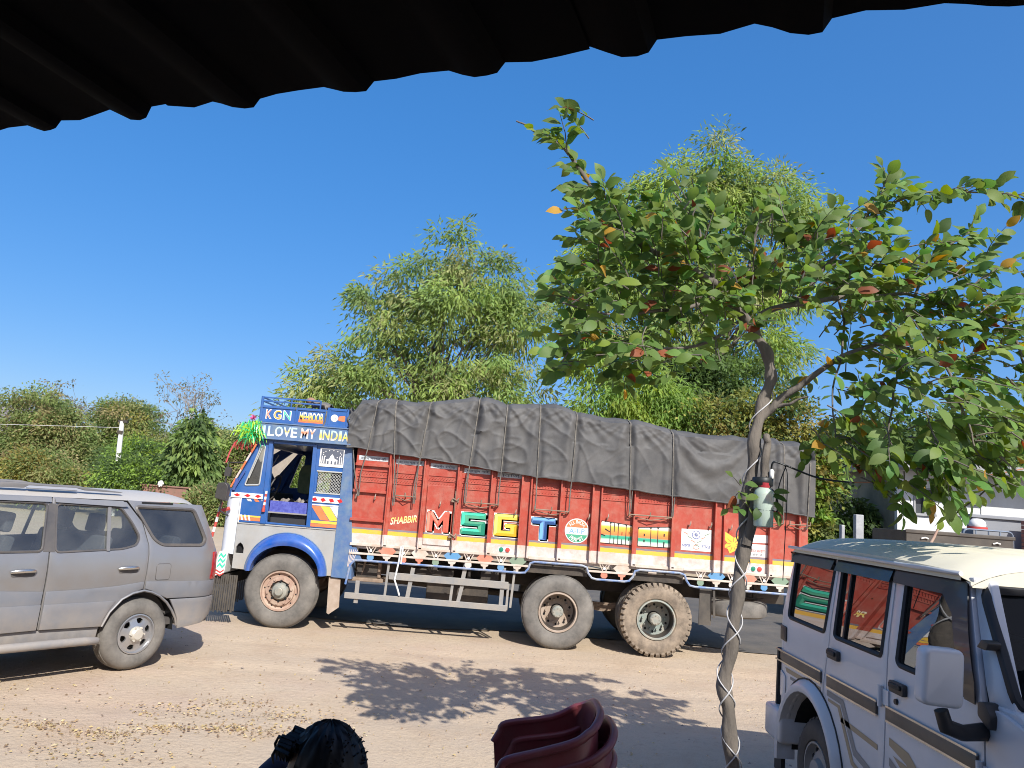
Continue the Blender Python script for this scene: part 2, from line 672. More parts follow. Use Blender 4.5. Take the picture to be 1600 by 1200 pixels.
zramp('text_warm', [(0.0, (0.85, 0.80, 0.70)), (0.4, (0.85, 0.66, 0.30)), (0.7, (0.86, 0.62, 0.10)), (1.0, (0.85, 0.80, 0.70))])
zramp('text_tricolour', [(0.0, (0.80, 0.66, 0.36)), (0.12, (0.84, 0.82, 0.72)), (0.2, (0.45, 0.70, 0.52)), (0.27, (0.03, 0.34, 0.20)),
                         (0.37, (0.05, 0.38, 0.24)), (0.42, (0.72, 0.20, 0.06)), (0.55, (0.80, 0.28, 0.06)), (0.75, (0.86, 0.50, 0.06)), (0.85, (0.84, 0.78, 0.66))])


def body_paint(name='body_paint', stripe=True):
    """the painted boards of the cargo body: white foot, yellow stripe, thin grey line, red above; chipped and dusty"""
    m = bpy.data.materials.new(name)
    m.use_nodes = True
    N = m.node_tree.nodes
    L = m.node_tree.links
    b = N['Principled BSDF']
    b.inputs['Roughness'].default_value = 0.48
    tc = N.new('ShaderNodeTexCoord')
    sp = N.new('ShaderNodeSeparateXYZ')
    L.new(tc.outputs['Object'], sp.inputs[0])

    def nz(scale, lo, hi, det=6, vec=None):
        t = N.new('ShaderNodeTexNoise')
        t.inputs['Scale'].default_value = scale
        t.inputs['Detail'].default_value = det
        t.inputs['Roughness'].default_value = 0.65
        L.new(vec or tc.outputs['Object'], t.inputs['Vector'])
        r = N.new('ShaderNodeMapRange')
        r.inputs[1].default_value = lo
        r.inputs[2].default_value = hi
        L.new(t.outputs[0], r.inputs[0])
        return r.outputs[0]

    def mix(a, c, f):
        x = N.new('ShaderNodeMix')
        x.data_type = 'RGBA'
        L.new(f, x.inputs[0])
        for s_, q in ((6, a), (7, c)):
            if isinstance(q, tuple):
                x.inputs[s_].default_value = (*q, 1)
            else:
                L.new(q, x.inputs[s_])
        return x.outputs[2]

    def mth(op, a, k):
        x = N.new('ShaderNodeMath')
        x.operation = op
        for i, q in ((0, a), (1, k)):
            if isinstance(q, (int, float)):
                x.inputs[i].default_value = q
            else:
                L.new(q, x.inputs[i])
        return x.outputs[0]
    z = mth('ADD', sp.outputs[2], mth('MULTIPLY', mth('SUBTRACT', nz(14, 0, 1), 0.5), 0.012))
    red = mix((0.41, 0.058, 0.032), (0.36, 0.058, 0.036), nz(1.6, 0.35, 0.65))
    red = mix(red, (0.40, 0.14, 0.10), mth('MULTIPLY', nz(5, 0.48, 0.8, 10), 0.6))
    mp = N.new('ShaderNodeMapping')
    mp.inputs['Scale'].default_value = (9, 9, 0.9)
    L.new(tc.outputs['Object'], mp.inputs[0])
    red = mix(red, (0.24, 0.04, 0.03), mth('MULTIPLY', nz(2.2, 0.55, 0.8, 6, mp.outputs[0]), 0.5))
    wh = mix((0.62, 0.55, 0.52), (0.55, 0.41, 0.34), nz(3.5, 0.40, 0.64))
    wh = mix(wh, (0.36, 0.24, 0.17), mth('MULTIPLY', nz(6, 0.52, 0.75, 9), 0.75))
    ye = mix((0.80, 0.44, 0.03), (0.72, 0.40, 0.10), nz(8, 0.4, 0.7))
    if stripe:
        c = mix(wh, ye, mth('GREATER_THAN', z, 1.440))
        c = mix(c, (0.20, 0.17, 0.20), mth('GREATER_THAN', z, 1.500))
        c = mix(c, red, mth('GREATER_THAN', z, 1.528))
    else:
        c = mix(wh, red, mth('GREATER_THAN', z, 1.445))
    c = mix(c, DUST, mth('MULTIPLY', nz(7, 0.45, 0.85, 10), 0.35))
    L.new(c, b.inputs['Base Color'])
    t = N.new('ShaderNodeTexNoise')
    t.inputs['Scale'].default_value = 7
    L.new(tc.outputs['Object'], t.inputs[0])
    bp = N.new('ShaderNodeBump')
    bp.inputs['Strength'].default_value = 0.25
    bp.inputs['Distance'].default_value = 0.02
    L.new(t.outputs[0], bp.inputs['Height'])
    L.new(bp.outputs[0], b.inputs['Normal'])
    MATS[name] = m


body_paint()
body_paint('post_paint', False)


# ---------------------------------------------------------------- ground, road, hills
def sm(a, b, x):
    t = np.clip((x - a) / (b - a), 0, 1)
    return t * t * (3 - 2 * t)


def ground_h(x, y):
    """height of the sandy yard"""
    x = np.asarray(x, float)
    y = np.asarray(y, float)
    r = 0.10 * sm(1.2, 2.0, x) * sm(8.6, 6.6, y)
    far = sm(24, 60, y)
    und = 0.25 * np.sin(x * 0.07 + 1) * np.sin(y * 0.05) * far
    near = sm(12.2, 11.2, y) * 0.5
    det = (np.sin(x * 2.1 + 0.7 * np.sin(y * 1.3)) * np.sin(y * 1.7 + 0.5 * np.sin(x * 1.1)) * 0.010
           + np.sin(x * 5.3 + y * 2.2) * np.sin(y * 4.7 - x * 1.3) * 0.006) * near
    return r + und + det - 0.012 * near


def ground_material():
    m = bpy.data.materials.new('sandy_ground')
    m.use_nodes = True
    N = m.node_tree.nodes
    L = m.node_tree.links
    b = N['Principled BSDF']
    b.inputs['Roughness'].default_value = 0.95
    b.inputs['Specular IOR Level'].default_value = 0.1
    tc = N.new('ShaderNodeTexCoord')
    P = tc.outputs['Object']

    def nz(scale, lo, hi, det=8, rgh=0.6, vec=None):
        t = N.new('ShaderNodeTexNoise')
        t.inputs['Scale'].default_value = scale
        t.inputs['Detail'].default_value = det
        t.inputs['Roughness'].default_value = rgh
        L.new(vec or P, t.inputs['Vector'])
        r = N.new('ShaderNodeMapRange')
        r.inputs[1].default_value = lo
        r.inputs[2].default_value = hi
        L.new(t.outputs[0], r.inputs[0])
        return r.outputs[0], t.outputs[0]

    def mix(a, c, f, k=None):
        if k is not None:
            q = N.new('ShaderNodeMath')
            q.operation = 'MULTIPLY'
            L.new(f, q.inputs[0])
            q.inputs[1].default_value = k
            f = q.outputs[0]
        x = N.new('ShaderNodeMix')
        x.data_type = 'RGBA'
        L.new(f, x.inputs[0])
        for s_, q in ((6, a), (7, c)):
            if isinstance(q, tuple):
                x.inputs[s_].default_value = (*q, 1)
            else:
                L.new(q, x.inputs[s_])
        return x.outputs[2]
    c = mix((0.52, 0.412, 0.300), (0.48, 0.372, 0.262), nz(0.5, 0.35, 0.65)[0])
    c = mix(c, (0.45, 0.365, 0.28), nz(0.9, 0.45, 0.7, 6)[0], 0.7)
    c = mix(c, (0.50, 0.35, 0.29), nz(0.33, 0.52, 0.72, 4)[0], 0.5)
    c = mix(c, (0.36, 0.25, 0.165), nz(1.3, 0.50, 0.72, 9, 0.65)[0], 0.38)
    c = mix(c, (0.27, 0.195, 0.135), nz(9, 0.55, 0.78, 10, 0.7)[0], 0.6)
    c = mix(c, (0.33, 0.26, 0.19), nz(28, 0.52, 0.70, 6, 0.7)[0], 0.3)
    c = mix(c, (0.25, 0.19, 0.14), nz(70, 0.62, 0.72, 3)[0], 0.6)
    c = mix(c, (0.62, 0.52, 0.40), nz(45, 0.63, 0.74, 3)[0], 0.6)
    # beyond the road: dry grass
    sp = N.new('ShaderNodeSeparateXYZ')
    L.new(P, sp.inputs[0])
    r = N.new('ShaderNodeMapRange')
    r.inputs[1].default_value = 24
    r.inputs[2].default_value = 60
    L.new(sp.outputs[1], r.inputs[0])
    grass = mix((0.36, 0.31, 0.15), (0.22, 0.22, 0.09), nz(0.15, 0.4, 0.65)[0])
    c = mix(c, grass, r.outputs[0])
    L.new(c, b.inputs['Base Color'])
    h1 = nz(16, 0, 1, 9, 0.65)[1]
    h2 = nz(60, 0, 1, 4)[1]
    ad = N.new('ShaderNodeMath')
    ad.operation = 'MULTIPLY_ADD'
    L.new(h2, ad.inputs[0])
    ad.inputs[1].default_value = 0.35
    L.new(h1, ad.inputs[2])
    bp = N.new('ShaderNodeBump')
    bp.inputs['Strength'].default_value = 0.6
    bp.inputs['Distance'].default_value = 0.03
    L.new(ad.outputs[0], bp.inputs['Height'])
    L.new(bp.outputs[0], b.inputs['Normal'])
    MATS['sandy_ground'] = m


ground_material()
xs = np.unique(np.concatenate([-np.geomspace(9, 2500, 26)[::-1], np.arange(-9, 9.01, 0.12), np.geomspace(9, 2500, 26)]))
ys = np.unique(np.concatenate([[-60, -30, -14, -6], np.arange(-2, 13.01, 0.12), np.geomspace(13.4, 3000, 40)]))
X, Y = np.meshgrid(xs, ys)
Z = ground_h(X, Y)
# shallow tyre ruts in the sand
for (y0, sl_, k) in ((9.2, 0.05, 0.012), (10.6, 0.03, 0.010), (7.6, 0.10, 0.010)):
    dd = Y - (y0 + sl_ * X)
    Z = Z - k * np.exp(-(dd / 0.13) ** 2) * (np.abs(X) < 9) + 0.5 * k * np.exp(-((np.abs(dd) - 0.26) / 0.1) ** 2) * (np.abs(X) < 9)
g = MB()
g.v = np.stack([X.ravel(), Y.ravel(), Z.ravel()], 1).tolist()
nx = len(xs)
g.f = [(j * nx + i, j * nx + i + 1, (j + 1) * nx + i + 1, (j + 1) * nx + i) for j in range(len(ys) - 1) for i in range(nx - 1)]
g.m = [0] * len(g.f)
g.build('ground', 'sandy_ground', smooth=80, kind='structure')

mat('asphalt', (0.055, 0.056, 0.060), 0.85, col2=(0.075, 0.073, 0.072), ns=0.8, dust=((0.34, 0.27, 0.2), 0.35), dust_s=1.2, bump=0.4, bs=90)
rd = MB()
rx = [-400, -120, -60] + list(np.arange(-30, 30.1, 0.5)) + [60, 120, 400]


def road_edge(x):
    return 12.75 + 0.16 * math.sin(x * 0.9) + 0.10 * math.sin(x * 2.3 + 1) + 0.05 * math.sin(x * 6.1)


rd.grid(lambda u, v: (u, road_edge(u) * (1 - v) + (20.6 + 0.1 * math.sin(u * 1.3)) * v, 0.012), rx, [0, 0.05, 0.5, 0.95, 1])
rd.build('road', 'asphalt', kind='structure')

mat('dry_hill', (0.20, 0.17, 0.16), 0.95, col2=(0.15, 0.14, 0.14), ns=0.02)
hl = MB()


def ridge(u):
    return (60 + 26 * math.exp(-((u + 640) / 70) ** 2) + 12 * math.sin(u * 0.013) + 6 * math.sin(u * 0.041 + 2)
            - 16 * sm(-560, -330, u) - 34 * sm(-330, 300, u))


us = list(np.arange(-1800, 1801, 20))
hl.grid(lambda u, v: (u, 880 + 300 * v, -2 + ridge(u) * math.sin(min(v * 3, 1) * math.pi / 2) - 60 * max(0, v - 0.5)), us, [0, 0.06, 0.13, 0.22, 0.33, 0.5, 1])
hl.build('hills', 'dry_hill', smooth=60, kind='structure')
# ---------------------------------------------------------------- the goods truck (local: x along the truck, front at -x, y=0 near side, z up)
TW = 2.42
truck = thing('goods_truck', 'blue and red painted goods truck with a tarpaulin covered load beside the road', 'truck', (0, 11.6, 0))

# --- cab shell
cs = MB()
AC = (-3.10, 0.79)
up = [(-3.89, 1.47), (-2.285, 1.47), (-2.36, 2.72), (-3.68, 2.72), (-4.02, 1.93), (-4.02, 1.83), (-3.89, 1.83)]
doorh = [(-3.46, 1.50), (-2.87, 1.49), (-2.90, 2.66), (-3.50, 2.66)]
qwin = rounded([(-3.85, 2.01), (-3.635, 2.03), (-3.615, 2.61), (-3.675, 2.61)], 0.03)
meshh = [(-2.79, 1.985), (-2.43, 1.985), (-2.43, 2.30), (-2.79, 2.30)]
fwinh = [(-3.44, 1.95), (-2.93, 1.95), (-2.95, 2.62), (-3.46, 2.62)]
panel(cs, up, [doorh, qwin, meshh], t=0.05, g=0.3)
far = MB()
panel(far, up, [fwinh, qwin, meshh], t=0.05, g=0.3)
cs.join(far.mirror(TW))
cs.box(-3.70, -2.36, 0.05, TW - 0.05, 2.675, 2.715)                       # roof
cs.box(-2.40, -2.34, 0.05, TW - 0.05, 0.82, 2.675)                       # rear wall
cs.box(-3.9, -2.4, 0.05, TW - 0.05, 1.40, 1.46)                          # floor
cs.prism([(-3.47, 1.47), (-3.50, 2.69), (-3.56, 2.69), (-3.55, 1.47)], -0.03, 0.0)   # front door post
cs.prism([(-2.87, 1.47), (-2.90, 2.69), (-2.84, 2.69), (-2.81, 1.47)], -0.022, 0.0)
cs.prism([(-3.50, 2.66), (-2.89, 2.66), (-2.89, 2.69), (-3.50, 2.69)], -0.018, 0.0)
cs.box(-2.83, -2.39, -0.02, 0.0, 2.655, 2.67)
cs.build('cab_shell', 'cab_blue', truck, bevel=0.006)
lw = MB()
low = [(-3.89, 0.80)] + arc(*AC, 0.52, 180, 0, 18, 0.42)[0:] + [(-2.275, 0.80), (-2.285, 1.462), (-3.89, 1.462)]
niche = rounded([(-3.925 + .0, 1.02), (-3.79, 1.02), (-3.79, 1.12), (-3.858, 1.175), (-3.925, 1.12)], 0.02)
niche = [(max(p[0], -3.875), p[1]) for p in niche]
niche = [(-3.865, 1.02), (-3.75, 1.02), (-3.75, 1.10), (-3.775, 1.15), (-3.808, 1.175), (-3.84, 1.15), (-3.865, 1.10)]
panel(lw, low, [niche], t=0.05, g=0.25)
lw.box(-3.885, -2.29, -0.012, 0.0, 1.448, 1.466)
lw.build('lower_cab_panel', 'cab_grey', truck, bevel=0.005)
f2 = MB()
panel(f2, low, [], t=0.05, g=0.25)
f2.mirror(TW).build('lower_cab_panel', 'cab_grey', truck)
nb = MB()
nb.box(-3.89, -3.72, 0.06, 0.2, 1.0, 1.2)
nb.build('filler_niche', 'hole_black', truck)
# white rounded front corner and nose
fc = MB()


def corner_y(x, z=0):
    t = max(0, (-3.95 - x) / 0.19)
    return 0.22 * (1 - math.sqrt(max(0, 1 - min(t, 1) ** 2))) - 0.004


panel(fc, [(-4.138, 1.03), (-3.895, 1.00), (-3.895, 1.84), (-4.138, 1.84)], yf=corner_y, t=0.03, g=0.05)
fc.join(MB().join(fc).mirror(TW))
fc.grid(lambda u, v: (-4.135, u, v), [0.2, TW / 2, TW - 0.2], [1.03, 1.84], flip=True)
fc.build('front_corner', 'cab_white', truck, smooth=40)
nose = MB()
for yy in (0.03, TW - 0.09):
    nose.prism([(-4.10, 1.83), (-4.02, 1.83), (-3.66, 2.70), (-3.72, 2.72)], yy, yy + 0.06)
nose.box(-4.12, -4.0, 0.1, TW - 0.1, 1.84, 1.95)
nose.box(-3.74, -3.66, 0.1, TW - 0.1, 2.62, 2.72)
nose.prism([(-4.07, 1.93), (-4.03, 1.93), (-3.70, 2.66), (-3.74, 2.66)], TW / 2 - 0.03, TW / 2 + 0.03)
nose.build('windscreen_frame', 'cab_blue', truck, bevel=0.006)
ws = MB()
ws.grid(lambda u, v: (-4.045 + 0.335 * v, u, 1.95 + 0.68 * v), [0.09, TW - 0.09], [0, 1], flip=True)
ws.build('windscreen', 'pane_dark', truck)
# fender arch
ar = MB()
na = 26


def arch_pt(i, k):
    a = R(180 - 180 * i / na)
    u = k / 6
    rx_ = 0.50 + (0.60 - 0.50) * u
    rz_ = 0.395 + (0.575 - 0.395) * u
    y = -0.10 + 0.10 * max(0, (u - 0.25) / 0.75) ** 2.2 if u > 0.25 else -0.10 + 0.015 * (1 - u / 0.25)
    return (AC[0] + rx_ * math.cos(a), y - 0.006, AC[1] + rz_ * math.sin(a))


ar.grid(lambda u, v: arch_pt(u, v), range(na + 1), range(7))
ar.grid(lambda u, v: (arch_pt(u, 0)[0], arch_pt(u, 0)[1] * (1 - v) + 0.45 * v, arch_pt(u, 0)[2]), range(na + 1), [0, 1], flip=True)
ar.build('fender_arch', 'arch_blue', truck, smooth=50)
mb = MB()
mb.tube([arch_pt(i, 6) for i in range(na + 1)], 0.010, 6)
mb.build('fender_bead', 'blue_faded', truck, smooth=60)
# rear corner strip of the cab
rc = MB()
rc.prism([(-2.43, 0.78), (-2.125, 0.77), (-2.315, 2.72), (-2.425, 2.73)], -0.014, 0.3)
rc.build('rear_corner_strip', 'blue_faded', truck, bevel=0.008)
# painted trim on the cab side
tr = MB()
tr.box(-4.03, -3.51, -0.013, -0.002, 1.825, 1.90)
tr.box(-2.85, -2.34, -0.013, -0.002, 1.842, 1.925)
for q in (0, 1):
    pass
tr.build('reflector_band', 'white_paint', truck)
td = MB()
for k in range(3):
    x = -3.94 + k * 0.155
    td.flat([(x - .05, 1.862), (x, 1.888), (x + .05, 1.862), (x, 1.838)], -0.016)
for k in range(4):
    x = -2.79 + k * 0.125
    td.flat([(x - .042, 1.896), (x + .012, 1.914), (x + .045, 1.872), (x - .008, 1.852)], -0.016)
td.build('reflector_diamonds', 'sign_red', truck)
# decal stripes behind the door
dc = MB()
for (xa, xb, mi) in ((-2.80, -2.67, 1), (-2.66, -2.53, 2), (-2.52, -2.375, 0)):
    dc.flat([(xa - .035, 1.79), (xb - .03, 1.79), (xb + .125 if mi else -2.345, 1.585 if mi else 1.53), (xa + .125, 1.585)], -0.004, mi)
dc.flat([(-2.84, 1.815), (-2.42, 1.815), (-2.40, 1.797), (-2.83, 1.797)], -0.004, 0)
dc.flat([(-2.86, 1.575), (-2.36, 1.575), (-2.36, 1.535), (-2.86, 1.535)], -0.0045, 2)
dc.flat([(-2.86, 1.53), (-2.40, 1.53), (-2.40, 1.485), (-2.86, 1.485)], -0.0045, 1)
dc.build('decal_stripes', ['white_paint', 'paint_orange', 'paint_yellow'], truck)
dc = MB()
dc.flat([(-3.87, 1.575), (-3.56, 1.575), (-3.56, 1.55), (-3.87, 1.55)], -0.004, 2)
dc.flat([(-3.87, 1.545), (-3.56, 1.545), (-3.56, 1.50), (-3.87, 1.50)], -0.004, 1)
for k in range(3):
    dc.flat([(-3.86 + k * .055, 1.58), (-3.835 + k * .055, 1.58), (-3.81 + k * .055, 1.50), (-3.835 + k * .055, 1.50)], -0.006, 0)
    dc.flat([(-3.80 + k * .11, 1.815), (-3.74 + k * .11, 1.815), (-3.71 + k * .11, 1.782), (-3.77 + k * .11, 1.782)], -0.004, (0, 1, 0)[k])
dc.box(-3.885, -3.868, -0.012, 0, 1.47, 1.82, 0)
dc.build('decal_stripes', ['white_paint', 'paint_orange', 'paint_yellow'], truck)
# sticker window with a white domed building on a starry ground
st = MB()
st.box(-2.785, -2.415, -0.012, 0.0, 2.375, 2.648, 1)
st.flat([(-2.765, 2.42), (-2.435, 2.42), (-2.435, 2.635), (-2.765, 2.635)], -0.0145, 0)
for sx in (-2.745, -2.715, -2.485, -2.455):
    st.flat([(sx - .007, 2.42), (sx + .007, 2.42), (sx + .007, 2.52), (sx, 2.535), (sx - .007, 2.52)], -0.017, 1)
st.flat([(-2.685, 2.42), (-2.515, 2.42), (-2.515, 2.485), (-2.56, 2.495), (-2.575, 2.535), (-2.6, 2.565), (-2.625, 2.535), (-2.64, 2.495), (-2.685, 2.485)], -0.017, 1)
for sx in (-2.655, -2.60, -2.545):
    st.flat([(sx - .012, 2.42), (sx + .012, 2.42), (sx + .012, 2.455), (sx, 2.468), (sx - .012, 2.455)], -0.0195, 0)
for k in range(13):
    a = 2 * math.pi * k / 13
    sx, sz = -2.6 + 0.135 * math.cos(a), 2.565 + 0.055 * math.sin(a)
    if abs(sx + 2.6) < 0.05 and sz < 2.57:
        continue
    st.flat([(sx + .008 * math.cos(t * math.pi / 4), sz + .008 * math.sin(t * math.pi / 4)) for t in range(8)], -0.017, 1)
st.build('window_sticker', ['ink_grey', 'letter_white'], truck)
ms = MB()
x0, x1, z0, z1 = -2.785, -2.435, 1.99, 2.295
n = 8
st_ = (x1 - x0) / n
for k in range(-n, n + 9):
    for sg in (1, -1):
        # diagonal wire clipped to the opening
        pts = []
        for t in np.linspace(0, 1, 41):
            z = z0 + t * (z1 - z0)
            x = x0 + k * st_ + (z - z0) * sg + (0 if sg > 0 else 0.0)
            if x0 <= x <= x1:
                pts.append((x, 0.012 if sg > 0 else 0.018, z))
        if len(pts) > 2:
            ms.tube([pts[0], pts[-1]], 0.0042, 4)
ms.box(x0 - .02, x1 + .02, -0.01, 0.005, z1, z1 + .018)
ms.box(x0 - .02, x1 + .02, -0.008, 0.005, z0 - .018, z0)
ms.build('mesh_window', 'wire_mesh', truck)
ms2 = MB()
ms2.v = [(p[0], TW - 0.03 - p[1], p[2]) for p in ms.v]
ms2.f = list(ms.f)
ms2.m = list(ms.m)
ms2.build('mesh_window', 'wire_mesh', truck)
qf = MB()
qf.tube([(p[0], -0.006, p[1]) for p in qwin], 0.011, 5, closed=True)
qf.tube([(-3.80, -0.005, 2.12), (-3.66, -0.005, 2.58)], 0.008, 5)
qf.build('quarter_window_frame', 'wire_mesh', truck)
qg = MB()
panel(qg, qwin, t=0, g=0.3, off=0.02)
qg.build('quarter_window', 'pane_dark', truck)
# door furniture
dp = MB()
n = 7
for k in range(n):
    a, b = 1.66 + (1.95 - 1.66) * k / n, 1.66 + (1.95 - 1.66) * (k + 1) / n
    dp.tube([(-3.515 + .012 * k / n, -0.05, a), (-3.515 + .012 * (k + 1) / n, -0.05, b)], 0.018, 8, k % 2)
dp.tube([(-3.515, -0.05, 1.645), (-3.515, -0.05, 1.70)], 0.026, 8, 1)
dp.build('grab_pole', ['white_paint', 'pole_red'], truck, smooth=50)
sp_ = MB()
sp_.box(-3.46, -2.89, 0.06, 0.10, 1.655, 1.815)
sp_.build('woven_seat_side', 'weave_blue', truck)
sl_ = MB()
sl_.box(-3.47, -2.88, 0.03, 0.13, 1.635, 1.655)
sl_.build('seat_ledge', 'steel_grey', truck)
it = MB()
it.box(-3.46, -2.45, 0.10, 0.75, 1.46, 1.78, 0)
it.box(-3.45, -2.42, 1.3, TW - 0.1, 1.46, 1.80, 0)
it.box(-2.62, -2.43, 0.12, 0.9, 1.80, 2.35, 0)
it.box(-4.0, -3.72, 0.15, TW - 0.15, 1.46, 1.92, 0)
it.build('cab_seat', 'cab_inside', truck, bevel=0.03)
cu = MB()
for k in range(24):
    a = k * 2.4
    cu.add([(p[0], p[1], p[2]) for p in []], [])
cu.grid(lambda u, v: (u, 0.2 + 0.5 * v, 1.80 + 0.035 * math.sin(u * 23 + v * 7) + 0.03 * math.sin(v * 15 + u * 5) + 0.02 * math.sin(u * 61)), np.linspace(-3.45, -2.92, 20), np.linspace(-0.15, 1, 10))
cu.build('crumpled_cloth', 'seat_cloth', truck, smooth=50)
sg = MB()
sg.prism(rounded([(-3.32, 1.95), (-3.12, 1.93), (-3.08, 2.30), (-3.13, 2.42), (-3.28, 2.40), (-3.33, 2.25)], 0.05), 0.95, 1.1)
sg.build('seat_back', 'seat_green', truck, bevel=0.02)
sw = MB()
sw.tube([(-3.62 + .13 * math.sin(a) * .5, 0.7 + .22 * math.cos(a), 2.0 + .2 * math.sin(a)) for a in np.linspace(0, 2 * math.pi, 25)[:-1]], 0.014, 6, closed=True)
sw.tube([(-3.62, 0.7, 2.0), (-3.85, 0.7, 1.8)], 0.02, 6)
sw.build('steering_wheel', 'black_plastic', truck, smooth=60)
# --- name boards over the cab
lb = MB()
lb.prism([(-3.70, 2.725), (-2.325, 2.725), (-2.345, 2.965), (-3.70, 2.945)], -0.07, TW + 0.07)
lb.box(-3.70, -2.33, -0.10, -0.07, 2.712, 2.735)
lb.box(-3.70, -2.345, -0.085, -0.07, 2.948, 2.966)
lb.build('visor_board', 'blue_faded', truck, bevel=0.006)
tx = MB()
for (s_, xa, xb, mi) in (('I', -3.66, -3.625, 1), ('L', -3.585, -3.49, 1), ('O', -3.48, -3.36, 1), ('V', -3.355, -3.245, 0), ('E', -3.24, -3.15, 1), ('M', -3.09, -2.98, 2), ('Y', -2.975, -2.87, 2),
                         ('I', -2.81, -2.775, 3), ('N', -2.76, -2.66, 3), ('D', -2.64, -2.54, 3), ('I', -2.52, -2.48, 3), ('A', -2.47, -2.375, 3)):
    write(tx, s_, xa, xb, 2.765, 2.915, -0.073, mi, bold=0.02)
tx.build('painted_lettering', ['text_love', 'text_love_cold', 'text_love_hot', 'text_love_gold'], truck)
kb = MB()
kb.prism([(-3.74, 2.968), (-2.40, 2.985), (-2.43, 3.25), (-2.74, 3.26), (-2.74, 3.215), (-3.745, 3.215)], -0.03, 0.02)
kb.prism([(-3.74, 2.968), (-2.40, 2.985), (-2.43, 3.25), (-3.745, 3.25)], TW - 0.02, TW + 0.03)
kb.box(-3.745, -3.70, 0.02, TW - 0.02, 2.97, 3.21)
kb.box(-3.745, -2.74, -0.045, -0.03, 3.185, 3.222)
kb.box(-3.74, -2.42, -0.045, -0.03, 2.968, 2.995)
for x in (-3.73, -3.20, -2.76, -2.70, -2.43):
    kb.box(x - .016, x + .016, -0.042, -0.03, 2.995, 3.185 if x < -2.75 else 3.25)
kb.box(-2.70, -2.43, -0.042, -0.03, 3.215, 3.252)
kb.build('roof_rack_board', 'cab_blue', truck, bevel=0.004)
rl = MB()
for z in (3.29, 3.345):
    rl.tube([(-3.74, -0.01, z), (-2.85, -0.01, z + .0)], 0.013, 6)
    rl.tube([(-3.74, TW + 0.01, z), (-2.5, TW + 0.01, z)], 0.013, 6)
    rl.tube([(-3.74, -0.01, z), (-3.74, TW + .01, z)], 0.013, 6)
for x in (-3.74, -3.3, -2.86):
    rl.tube([(x, -0.01, 3.2), (x, -0.01, 3.35)], 0.013, 6)
rl.tube([(-3.74, -0.01, 2.95), (-3.74, -0.01, 3.36)], 0.022, 8)
rl.build('roof_rack_rail', 'cab_blue', truck, smooth=60)
tk = MB()
for (s_, xa, xb, mi) in (('K', -3.66, -3.565, 0), ('G', -3.545, -3.42, 2), ('N', -3.40, -3.275, 1)):
    write(tk, s_, xa, xb, 3.02, 3.165, -0.034, 3, bold=0.035)
    write(tk, s_, xa + .012, xb - .012, 3.03, 3.152, -0.037, mi, bold=0.0)
write(tk, 'MEHBOOB', -3.15, -2.80, 3.02, 3.16, -0.034, 4, bold=0.02)
tk.flat([(-3.16, 3.005), (-2.79, 3.005), (-2.79, 3.055), (-3.16, 3.055)], -0.0325, 5)
tk.flat([(-2.625 + .055 * math.cos(t * math.pi / 10), 3.105 + .055 * math.sin(t * math.pi / 10)) for t in range(20)], -0.034, 3)
tk.flat(rounded([(-2.565, 3.07), (-2.465, 3.06), (-2.465, 3.15), (-2.565, 3.135)], 0.02), -0.034, 5)
write(tk, '78', -2.655, -2.595, 3.085, 3.125, -0.036, 6, bold=0.0)
tk.build('painted_lettering', ['paint_red_light', 'paint_green_light', 'paint_yellow_dark', 'letter_white', 'text_fire', 'paint_orange', 'label_white'], truck)

# --- bumper, mirror, poles
bu = MB()
bu.prism(rounded([(-4.17, 0.66), (-3.985, 0.72), (-3.965, 1.02), (-4.09, 1.03)], 0.02), -0.02, TW + 0.02)
bu.build('bumper', 'white_paint', truck)
gz = MB()
for k in range(3):
    z = 0.82 + k * 0.072
    gz.flat([(-4.10 + .005 * k, z), (-4.06, z + .05), (-4.02, z + .005), (-3.985, z + .05), (-3.985, z + .012), (-4.02, z - .03), (-4.06, z + .012), (-4.10 + .005 * k, z - .035)], -0.023, 0)
for k in range(2):
    z = 0.705 + k * 0.045
    gz.flat([(-4.15, z - .02), (-4.10, z + .02), (-4.04, z - .01), (-3.99, z + .03), (-3.99, z + .008), (-4.04, z - .032), (-4.10, z - .002), (-4.15, z - .04)], -0.023, 1)
gz.build('bumper_chevrons', ['paint_green_light', 'pole_red'], truck)
mi_ = MB()
mi_.prism(rounded([(-4.16, 1.80), (-3.99, 1.76), (-3.98, 1.97), (-4.02, 2.03), (-4.14, 2.02)], 0.03), -0.32, -0.20)
mi_.build('wing_mirror', 'black_plastic', truck, bevel=0.02)
m2 = MB()
m2.prism(rounded([(-4.07, 2.12), (-3.99, 2.12), (-3.98, 2.24), (-4.06, 2.26)], 0.02), -0.30, -0.24)
m2.tube([(-4.05, -0.26, 2.02), (-4.04, -0.26, 2.32), (-3.95, 0.0, 2.34), (-3.85, 0.06, 2.34)], 0.012, 6)
m2.tube([(-4.07, -0.26, 1.80), (-4.10, -0.2, 1.62), (-4.05, 0.02, 1.55)], 0.014, 6)
m2.build('mirror_arm', 'black_plastic', truck, smooth=40)
pole = MB()
n = 8
for k in range(n):
    f = lambda t: (-4.225 + 0.09 * t, -0.06, 1.16 + 0.58 * t)
    pole.tube([f(k / n), f((k + 1) / n)], 0.021, 8, k % 2, caps=(k in (0, n - 1)))
pole.tube([(-4.16, -0.06, 1.60), (-4.02, -0.02, 1.66)], 0.03, 6, 1)
pole.build('width_marker_pole', ['white_paint', 'pole_red'], truck, smooth=50)
dg = MB()
n = 5
for k in range(n):
    f = lambda t: (-4.045 + 0.30 * t, -0.03, 1.97 + 0.66 * t)
    dg.tube([f(k / n), f((k + 1) / n)], 0.015, 6, k % 2)
dg.build('pillar_rod', ['paint_orange', 'paint_pink'], truck, smooth=50)
wp = MB()
